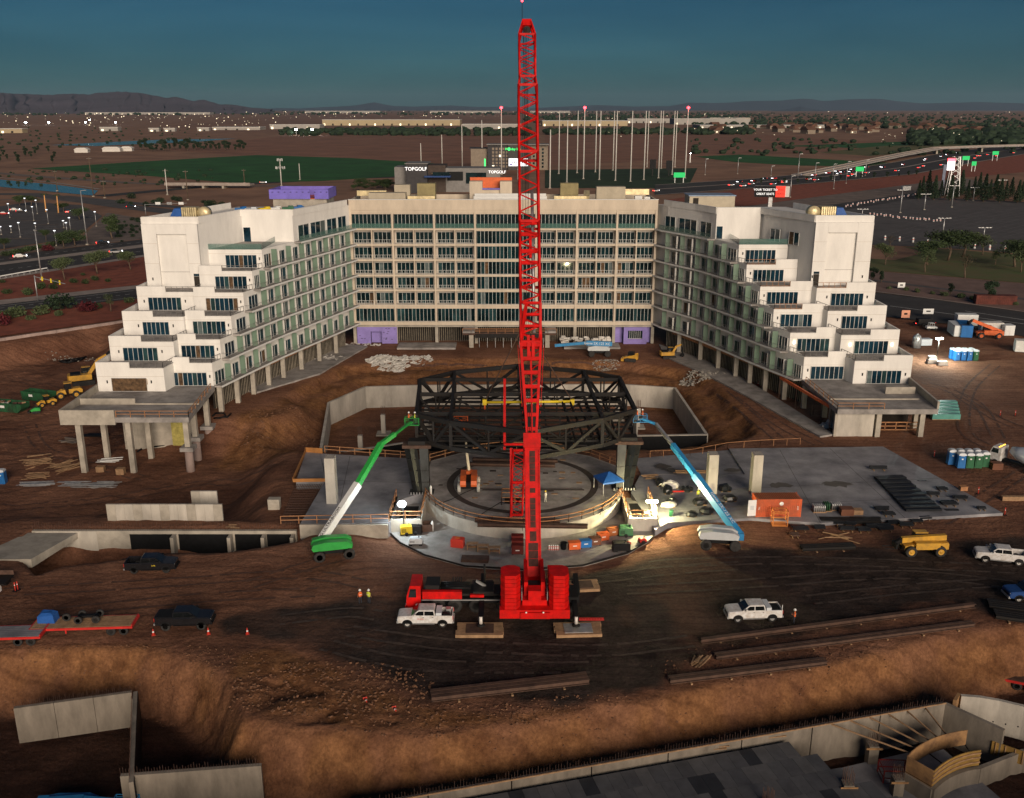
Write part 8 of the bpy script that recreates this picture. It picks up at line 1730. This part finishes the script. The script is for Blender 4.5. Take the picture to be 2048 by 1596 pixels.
B('post', galv, sg_, (-.6,.6,.1,1.1,0,zc-hh_)); B('panel', lamp('screen_white',(.9,.93,1.),.9), sg_, (-hw_,hw_,-.3,0,zc-hh_,zc+hh_)); B('cabinet', black, sg_, (-hw_-.3,hw_+.3,.01,1.2,zc-hh_-.3,zc+hh_+.3))
for i in range(7): B('figure', black if i%2 else purpleb, sg_, (-5+i*1.5,-4.4+i*1.5,-.34,-.302,zc-.6,zc+.8))
B('corner_graphic', purpleb, sg_, (-6.8,-4.6,-.34,-.302,zc-2.3,zc-1.3)); B('corner_graphic', red, sg_, (5.6,7,-.34,-.302,zc-2,zc+2))
# net poles
for k,(X,Y0,Y1) in enumerate(((475,370,480),(598,320,495),(716,260,518),(832,235,525),(945,170,555),(1228,290,635),(1280,180,550),(1327,235,600),(1387,180,545),(1424,170,580),(1494,180,540),(1517,180,585),(1597,180,530),(1611,180,590),(1699,180,595),(1777,180,585),(1796,180,510),(1863,180,575),(1879,180,520),(1943,180,555),(1959,180,510),(2018,170,575))):
    px = 680+X/2.926; py = 160+Y1/2.926; tp = 160+Y0/2.926
    t = pole(px,max(py,330),tp,'tall pale net pole, %s pole from left at the driving range'%ORD[k] if k not in (4,9,21) else 'tall net pole with a red lamp, %s of three'%{4:'left',9:'middle',21:'right'}[k],'net_pole','net pole','driving range net poles',.42,concdust)
    if k in (4,9,21): a = P(px,max(py,330)); MB().lathe([(.01,0),(1.1,.5),(1.1,1.6),(.01,2.1)],(0,0,PY(px,tp,a.y).z),10).build('warning_lamp', lampr, t)
for px0,px1,y0,y1 in ((1301,1313,319,337),(1334,1346,321,340)):
    Yk = 800; t = thing('range_screen','black square screen board on the driving range, %s one'%('left' if px0 < 1320 else 'right'),'screen board',(PX((px0+px1)/2,Yk),Yk,0)); w_ = (px1-px0)/F*Yk; B('board', black, t, (-w_/2,w_/2,-.3,.3,zat(y1,Yk),zat(y0,Yk))); B('post', steelblk, t, (-.4,.4,.31,.9,0,zat(y0,Yk)))
# billboard and sign tower
Yb = 520; t = thing('billboard', 'roadside billboard, black with white lettering and a red square', 'billboard', (PX(1546,Yb),Yb,0), -.12); z0, z1 = zat(394,Yb), zat(372,Yb); B('panel', black, t, (-8.6,2.2,-.5,0,z0,z1)); B('red_panel', lamp('sign_red',(.9,.05,.03),.6), t, (2.22,7.2,-.5,0,z0,z1)); B('back_box', concdust, t, (-8.4,9.5,.02,4,z0+.1,z1-.1)); B('post', galv, t, (-1,1,1,3,0,z0))
MT['sign_white2'] = lamp('sign_white2',(1,1,1),.9)
for s_,zz in (('YOUR TICKET TO',.66),('GREAT SEATS',.28)): text(s_, 1.55, MT['sign_white2'], t, frame_mtx((-3.2,-.53,z0+(z1-z0)*zz),(1,0,0),(0,0,1)), ext=.02)
for s_,zz in (('VIVID',.66),('SEATS',.3)): text(s_, 1.3, black, t, frame_mtx((4.7,-.53,z0+(z1-z0)*zz),(1,0,0),(0,0,1)), ext=.02)
Yt = 600; a = P(1903,392); t = thing('sign_tower', 'lattice steel sign tower with a glowing panel by the pines', 'sign tower', (a.x,a.y,0)); zt_ = PY(1900,313,a.y).z
for dx in (-3.2,3.2):
    for dy in (-2,2): MB().bar((dx*1.2,dy,0),(dx*.6,dy*.5,zt_),.5,.5).build('leg', galv, t)
q = MB()
for i in range(7): f0, f1 = i/7, (i+1)/7; w0_, w1_ = 3.84-1.92*f0, 3.84-1.92*f1; q.bar((-w0_,-2+f0,f0*zt_),(w1_,-2+f1,f1*zt_),.28,.28); q.bar((w0_,-2+f0,f0*zt_),(-w1_,-2+f1,f1*zt_),.28,.28)
q.build('bracing', galv, t); zz0, zz1 = PY(1893,340,a.y).z, PY(1893,322,a.y).z; B('screen', lamp('tower_screen',(1.,.95,.95),1.6), t, (-6.4,-1.8,-3,-2.6,zz0,zz1)); B('red_header', lampr, t, (-6.4,-1.8,-3.02,-2.6,zz1+.05,PY(1893,316.5,a.y).z)); B('panel_frame', steelblk, t, (-6.6,-1.6,-2.58,-2.2,zz0-.3,zz1+2.5)); B('fin', mat('tower_fin',(.16,.18,.25),.6,var=.1), t, (-8.5,-6.7,-2.6,-2.2,0,zz1-2))
# green road signs
for px,py,w_,lab in ((1358,350,22,'left green freeway sign behind the net poles'),(1718,338,16,'middle green freeway sign'),(1930,316,14,'right green freeway sign'),(1946,327,9,'small green freeway sign'),(1989,306,12,'far green freeway sign')):
    a = P(px,py+16); z = PY(px,py,a.y).z; ww = w_/F*a.y/2; t = thing('road_sign', lab, 'road sign', tuple(a)); B('panel', signg, t, (-ww,ww,-.2,0,z-1.8,z+1.8)); B('post', galv, t, (-ww*.8,-ww*.8+.4,.02,.4,0,z+1.5),(ww*.8-.4,ww*.8,.02,.4,0,z+1.5))
# rusty container beyond right road, houses, warehouses
a = P(1985,608); t = thing('storage_container','rusty red container under the bush tree beyond the right road','container',tuple(a),-.1); B('body', mat('rust_red',(.12,.03,.02),.8,var=.3), t, (-5,6,-1.2,1.2,0,2.6)); B('rib', MT['rust_red'], t, *[(-4.8+i*.5,-4.6+i*.5,-1.26,-1.2,.2,2.4) for i in range(21)])
wm = mat('warehouse_wall',(.42,.34,.21),.8,var=.1,scale=.02); wm2 = mat('warehouse_grey',(.36,.34,.31),.8,var=.1,scale=.02)
for k,(x0,x1,yb,yt_,m_,d) in enumerate(((645,920,251,240,wm,'very long tan warehouse across the left middle distance'),(925,1045,258,249,wm2,'grey warehouse just left of the crane jib'),(1085,1255,252,242,wm,'tan warehouse right of the crane jib'),(1350,1500,249,238,wm2,'cream warehouse behind the right net pole'),(1255,1345,246,238,wm2,'pale grey warehouse among the net poles'),(540,640,258,250,wm2,'low white shed left of the long warehouse'),(200,236,262,255,wm2,'pale shed in the far left town'),(298,318,263,257,wm2,'white shed roof on the left plain, first'),(328,350,263,257,wm2,'white shed roof on the left plain, second'),(395,418,262,256,wm2,'white shed roof on the left plain, third'),(425,520,260,255,wm2,'low pale sheds on the left plain'),(0,45,266,258,wm,'tan shed at the far left edge'),(1400,1700,256,251,wm2,'low pale roofs of the right suburb'),(860,1000,226,222,wm2,'thin pale buildings on the left horizon'),(170,420,229,225,wm2,'pale strip of buildings on the far left horizon'),(610,760,226,222,wm2,'pale strip of buildings left of centre horizon'),(1420,1500,240,236,wm,'small tan works on the right'),(1060,1140,226,222,wm2,'pale buildings behind the jib on the horizon'))):
    a, b2 = P(x0,yb), P(x1,yb); h_ = PY(x0,yt_,a.y).z; t = thing('warehouse', d, 'warehouse', ((a.x+b2.x)/2,a.y,0)); w_ = (b2.x-a.x)/2; dp = min(120,w_); B('wall', m_, t, (-w_,w_,0,dp,0,h_)); B('roof', concdust, t, (-w_-1,w_+1,-1,dp+1,h_,h_+1.2))
    for i in range(max(2,int(w_/14))): x = -w_+4+i*(2*w_-8)/max(2,int(w_/14)); B('loading_door', darkin if i%3 else farl, t, (x,x+5,-.4,-.01,0,min(6,h_*.5)))
hs = thing('house','small tan house of the far suburb','house'); B('wall', tan_, hs, (-7,7,-5,5,0,4.5)); MB().xz([(-8,4.5),(8,4.5),(3,8),(-3,8)],-6,6).build('roof', mat('tile_roof',(.14,.07,.045),.8,var=.2,scale=.1), hs); B('window', farl, hs, (-4,-2,-5.1,-5.01,1.2,2.8)); B('window', glass, hs, (2,4,-5.1,-5.01,1.2,2.8))
for i in range(70):
    a = P(1420+rnd.random()*560,254+rnd.random()*14); s_ = rnd.uniform(1,2); 
    if i == 0: hs.location = a; hs.scale = (s_,)*3; hs['group'] = 'far suburb houses'
    else: dup(hs, tuple(a), rnd.random()*3, 'small tan house of the far suburb', s_, 'far suburb houses')
for px,py,w_,h_,lab,m_ in ((700,340,8,4,'x',wm),): pass
for k,(px,py,l,d) in enumerate(((225,303,22,'white roofed farm house left of the tree clump'),(165,305,16,'low pale farm shed on the left plain'),(255,302,14,'small farm house by the tree clump'))):
    a = P(px,py); t = thing('farm_house', d, 'farm house', tuple(a), .1); B('wall', concdust, t, (-l/2,l/2,-5,5,0,3.5)); MB().xz([(-l/2-1,3.5),(l/2+1,3.5),(l/2-3,6),(-l/2+3,6)],-5.6,5.6).build('roof', concdust, t)
for px,py,l,lab in ((420,376,60,'low pale canal bridge behind the left wing'),(600,395,30,'x')):
    if lab == 'x': continue
    a = P(px,py); t = thing('bridge', lab, 'bridge', tuple(a), -.05); B('deck', kerbm, t, (-l/2,l/2,-5,5,2,3)); B('parapet', kerbm, t, (-l/2,l/2,-5.3,-5.01,2,4)); B('pier', conc, t, *[(x,x+1.5,-4.5,4.5,0,2) for x in (-18,-4,10)])
# ------------------------------------------------------------------ cars
cars = {}
def car(kind, loc, rz, lab, grp, head=True):
    if kind not in cars:
        m_ = {'white':whitecar,'dark':blackcar,'red':red,'silver':galv}[kind]; t = thing('car', lab, 'car', loc, rz, grp)
        MB().loft([sect(-2.2,.85,.35,.9),sect(-2.0,.9,.25,.95),sect(1.2,.9,.25,.95),sect(2.1,.86,.3,.8),sect(2.25,.75,.4,.65)]).build('body', m_, t); MB().loft([[(-1.7,-.8,.93),(-1.7,.8,.93),(1.1,.8,.93),(1.1,-.8,.93)],[(-1.1,-.65,1.45),(-1.1,.65,1.45),(.3,.65,1.45),(.3,-.65,1.45)]]).build('cabin', carglass, t)
        [(B('headlight', headl, t, (2.2,2.4,min(s_*.35,s_*.8),max(s_*.35,s_*.8),.5,.85)), B('tail_light', taill, t, (-2.35,-2.2,min(s_*.35,s_*.85),max(s_*.35,s_*.85),.5,.9))) for s_ in (-1,1)]
        for x in (-1.35,1.35):
            for y in (-.8,.8): wheel(t,x,y,.32,.32,.2)
        cars[kind] = t; return t
    return dup(cars[kind], loc, rz, lab, None, grp)
kinds = ('white','dark','silver','red','white','dark')
for i in range(46):
    f_ = rnd.random()*(len(fw_lo)-2.2); k = int(f_); u = f_-k; far_ = i%2
    v = rnd.uniform(.15,.42) if not far_ else rnd.uniform(.62,.9)
    lo = (fw_lo[k][0]*(1-u)+fw_lo[k+1][0]*u, fw_lo[k][1]*(1-u)+fw_lo[k+1][1]*u); hi = (fw_hi[k][0]*(1-u)+fw_hi[k+1][0]*u, fw_hi[k][1]*(1-u)+fw_hi[k+1][1]*u)
    a = P(lo[0]*(1-v)+hi[0]*v, lo[1]*(1-v)+hi[1]*v, .31); d = P(*fw_lo[k+1])-P(*fw_lo[k]); an = math.atan2(d.y,d.x); kd = kinds[i%6]
    o = car(kd, tuple(a), an+(PI if far_ else 0), '%s car on the freeway %s'%(kd,'with headlights facing the camera' if far_ else 'driving away with red tail lamps'), 'freeway cars %s %s'%(kd,'oncoming' if far_ else 'leaving'))
for px,py,kd,rz,lab in ((40,515,'white',.5,'white car on the upper carriageway at the far left'),(205,488,'dark',.5,'dark car on the upper carriageway left of the hotel'),(232,506,'silver',.5,'silver car on the lower carriageway near the hotel'),(30,421,'white',.3,'white car parked in the left parking lot'),(42,424,'dark',.3,'dark car parked in the left parking lot'),(8,429,'red',.3,'red car parked at the left edge of the lot'),(136,425,'white',1.8,'white van like car by the lit palms'),(262,415,'dark',.2,'dark car on the upper left road'),(526,366,'white',.1,'white car on the road behind the left wing')): car(kd, tuple(P(px,py,.13)), rz, lab, 'cars on the left roads')
a = P(1811,382); t = thing('box_trailer','small white box trailer on the road above the car park','trailer',tuple(a),.2); B('box', white, t, (-3,3,-1.2,1.2,.6,3.2)); B('hitch', black, t, (3,4.2,-.1,.1,.5,.65)); 
for x in (-.6,.6): 
    for y in (-1.1,1.1): wheel(t,x,y,.4,.4,.25)
# car park bollards
for k,(X,Y) in enumerate(((1152,925),(1233,940),(1318,945),(1397,952),(1482,962),(1757,988),(1845,997),(1935,1003))):
    a = P(1348+X/2.926,160+Y/2.926); t = thing('bollard','white bollard, %s from left on the car park edge'%ORD[k],'bollard',tuple(a),0,'car park bollards'); MB().lathe([(.45,0),(.4,2.0),(.1,2.2)],n=10).build('post', hatw, t); MB().lathe([(.46,1.2),(.44,1.5)],n=10).build('band', redor, t)
cn = None
for k in range(52):
    px, py = (1690+k*5.6,414-k*.95) if k < 30 else (1740+(k-30)*6.6,430+(k-30)*.65); a = P(px+rnd.uniform(-2,2),py+rnd.uniform(-1.6,1.6))
    if cn is None: cn = thing('traffic_drum','small white and orange traffic drum in the right car park','traffic drum',tuple(a),0,'car park drums'); MB().lathe([(.5,0),(.38,1.1)],n=10).build('drum', hatw, cn); MB().lathe([(.46,.5),(.42,.8)],n=10).build('band', redor, cn)
    else: dup(cn, tuple(a))
# ------------------------------------------------------------------ far town lamps and mountains
q = MB(); q2 = MB()
def spot(mb, px, py, s_): a = P(px,py); k = s_*a.length/4000; mb.cb((a.x,a.y,8+k),(k,k,k))
for i in range(150): spot(q, rnd.uniform(-10,560), rnd.choice((rnd.uniform(226,240),rnd.uniform(238,262))), rnd.choice((.7,.9,1.2,1.5,2.6)))
for i in range(70): spot(q, rnd.uniform(560,1060), rnd.uniform(224,240), rnd.choice((.7,.9,1.2,2.2)))
for i in range(140): spot(q, rnd.uniform(1060,2050), rnd.choice((rnd.uniform(224,240),rnd.uniform(240,285))), rnd.choice((.6,.8,1.,1.8)))
for i in range(50): spot(q, rnd.uniform(1760,2048), rnd.uniform(272,300), rnd.choice((.5,.7,1.,1.6)))
tag(q.build('town_lamps', farl), 'pinprick lamps of the far town', kind='stuff')
for px,py,s_,lab in ((593,271,6.5,'left of two blazing white field lamps on the plain'),(625,271,6.5,'right of two blazing white field lamps on the plain')):
    a = P(px,py); k = s_*a.length/4000; t = thing('flood_light', lab, 'flood light', tuple(a)); B('mast', galv, t, (-.4,.4,0,.8,0,10)); MB().cb((0,0,12),(k,k,k*.8)).build('lamp', lampw, t)
for px,py,s_ in ((52,250,5),(98,250,5),(172,250,4.5),(232,250,4),(180,244,3.5),(1380,325,3),(1372,322,2)): 
    a = P(px,py); k = s_*a.length/4000; t = thing('flood_light', 'bright lamp mast in the far left town' if px < 1000 else 'bright yard lamp beside the right net pole', 'flood light', tuple(a), 0, 'bright far lamps'); B('mast', galv, t, (-.4,.4,0,.8,0,8)); MB().cb((0,0,9),(k,k,k*.7)).build('lamp', lampw, t)
def range_(pts, Yd, m_, name, lab, depth=3500):
    rows = []; xs = np.linspace(pts[0][0],pts[-1][0],150)
    for j,f in enumerate((0,.25,.5,.75,1.,.6,0)):
        row = []
        for px in xs:
            py = np.interp(px,[p[0] for p in pts],[p[1] for p in pts]); top = PY(px,py,Yd); n_ = float(vnoise(px*.13+j*5,j*3.1,1.))-.5
            z = max(0,top.z*f*(1+(n_*.22 if 0 < f < 1 else n_*.05))); off = (-1+j*.25 if j < 5 else (j-4)*.4)*depth*(1 if j != 4 else 0)
            row.append((top.x*(1+off/Yd),Yd+off+n_*depth*.1*(0 if j == 4 else 1),z if j not in (0,6) else -5))
        rows.append(row)
    n = len(xs); vs_ = [p for r in rows for p in r]; fs_ = [(j*n+i,j*n+i+1,(j+1)*n+i+1,(j+1)*n+i) for j in range(len(rows)-1) for i in range(n-1)]
    mb = MB(); mb.add(vs_, fs_, True); return tag(mb.build(name, m_), lab, kind='structure')
mtl = mat('mountain_rock_hazed',(.125,.10,.12),.95,var=.22,scale=.0012); mtr = mat('mountain_far_hazed',(.06,.085,.12),.95,var=.15,scale=.0008)  # distance haze mixed into the rock colours, bluest on the far ranges
range_([(-160,190),(0,185),(60,189),(100,190),(140,187),(175,189),(200,185),(230,183),(265,184),(300,189),(330,196),(352,193),(385,202),(407,199),(440,209),(465,209),(500,215),(545,218)],14000,mtl,'mountain','purple brown mountain range at the left horizon')
range_([(500,219),(560,216),(600,217),(650,214),(700,212),(730,208),(748,204),(765,208),(790,212),(830,213),(900,211),(960,214),(1040,214)],30000,mtr,'mountain','faint blue range left of the crane')
range_([(1060,217),(1130,213),(1200,210),(1270,213),(1340,212),(1380,205),(1440,206),(1500,202),(1560,201),(1610,197),(1650,202),(1690,199),(1750,197),(1800,203),(1850,207),(1910,205),(1970,204),(2050,207),(2250,200)],30000,mtr,'mountain','blue mountain range at the right horizon'); range_([(1540,222),(1580,217),(1602,213),(1625,218),(1660,222)],22000,mtr,'mountain','small dark hill before the right range',1500)
flush_text()
# ------------------------------------------------------------------ dusk haze
hzb = MB().box(-41000,41000,-400,41000,-9,620).build('haze', None)
hm = bpy.data.materials.new('haze_air'); hm.use_nodes = True; ht_ = hm.node_tree; ht_.nodes.remove(ht_.nodes['Principled BSDF'])
pv = ht_.nodes.new('ShaderNodeVolumePrincipled'); pv.inputs['Color'].default_value = (.5,.7,.92,1); pv.inputs['Density'].default_value = 1.6e-5; pv.inputs['Anisotropy'].default_value = .1
ht_.links.new(pv.outputs[0], ht_.nodes['Material Output'].inputs['Volume']); hzb.data.materials.clear(); hzb.data.materials.append(hm); tag(hzb, 'thin dusk haze over the plain', kind='stuff')
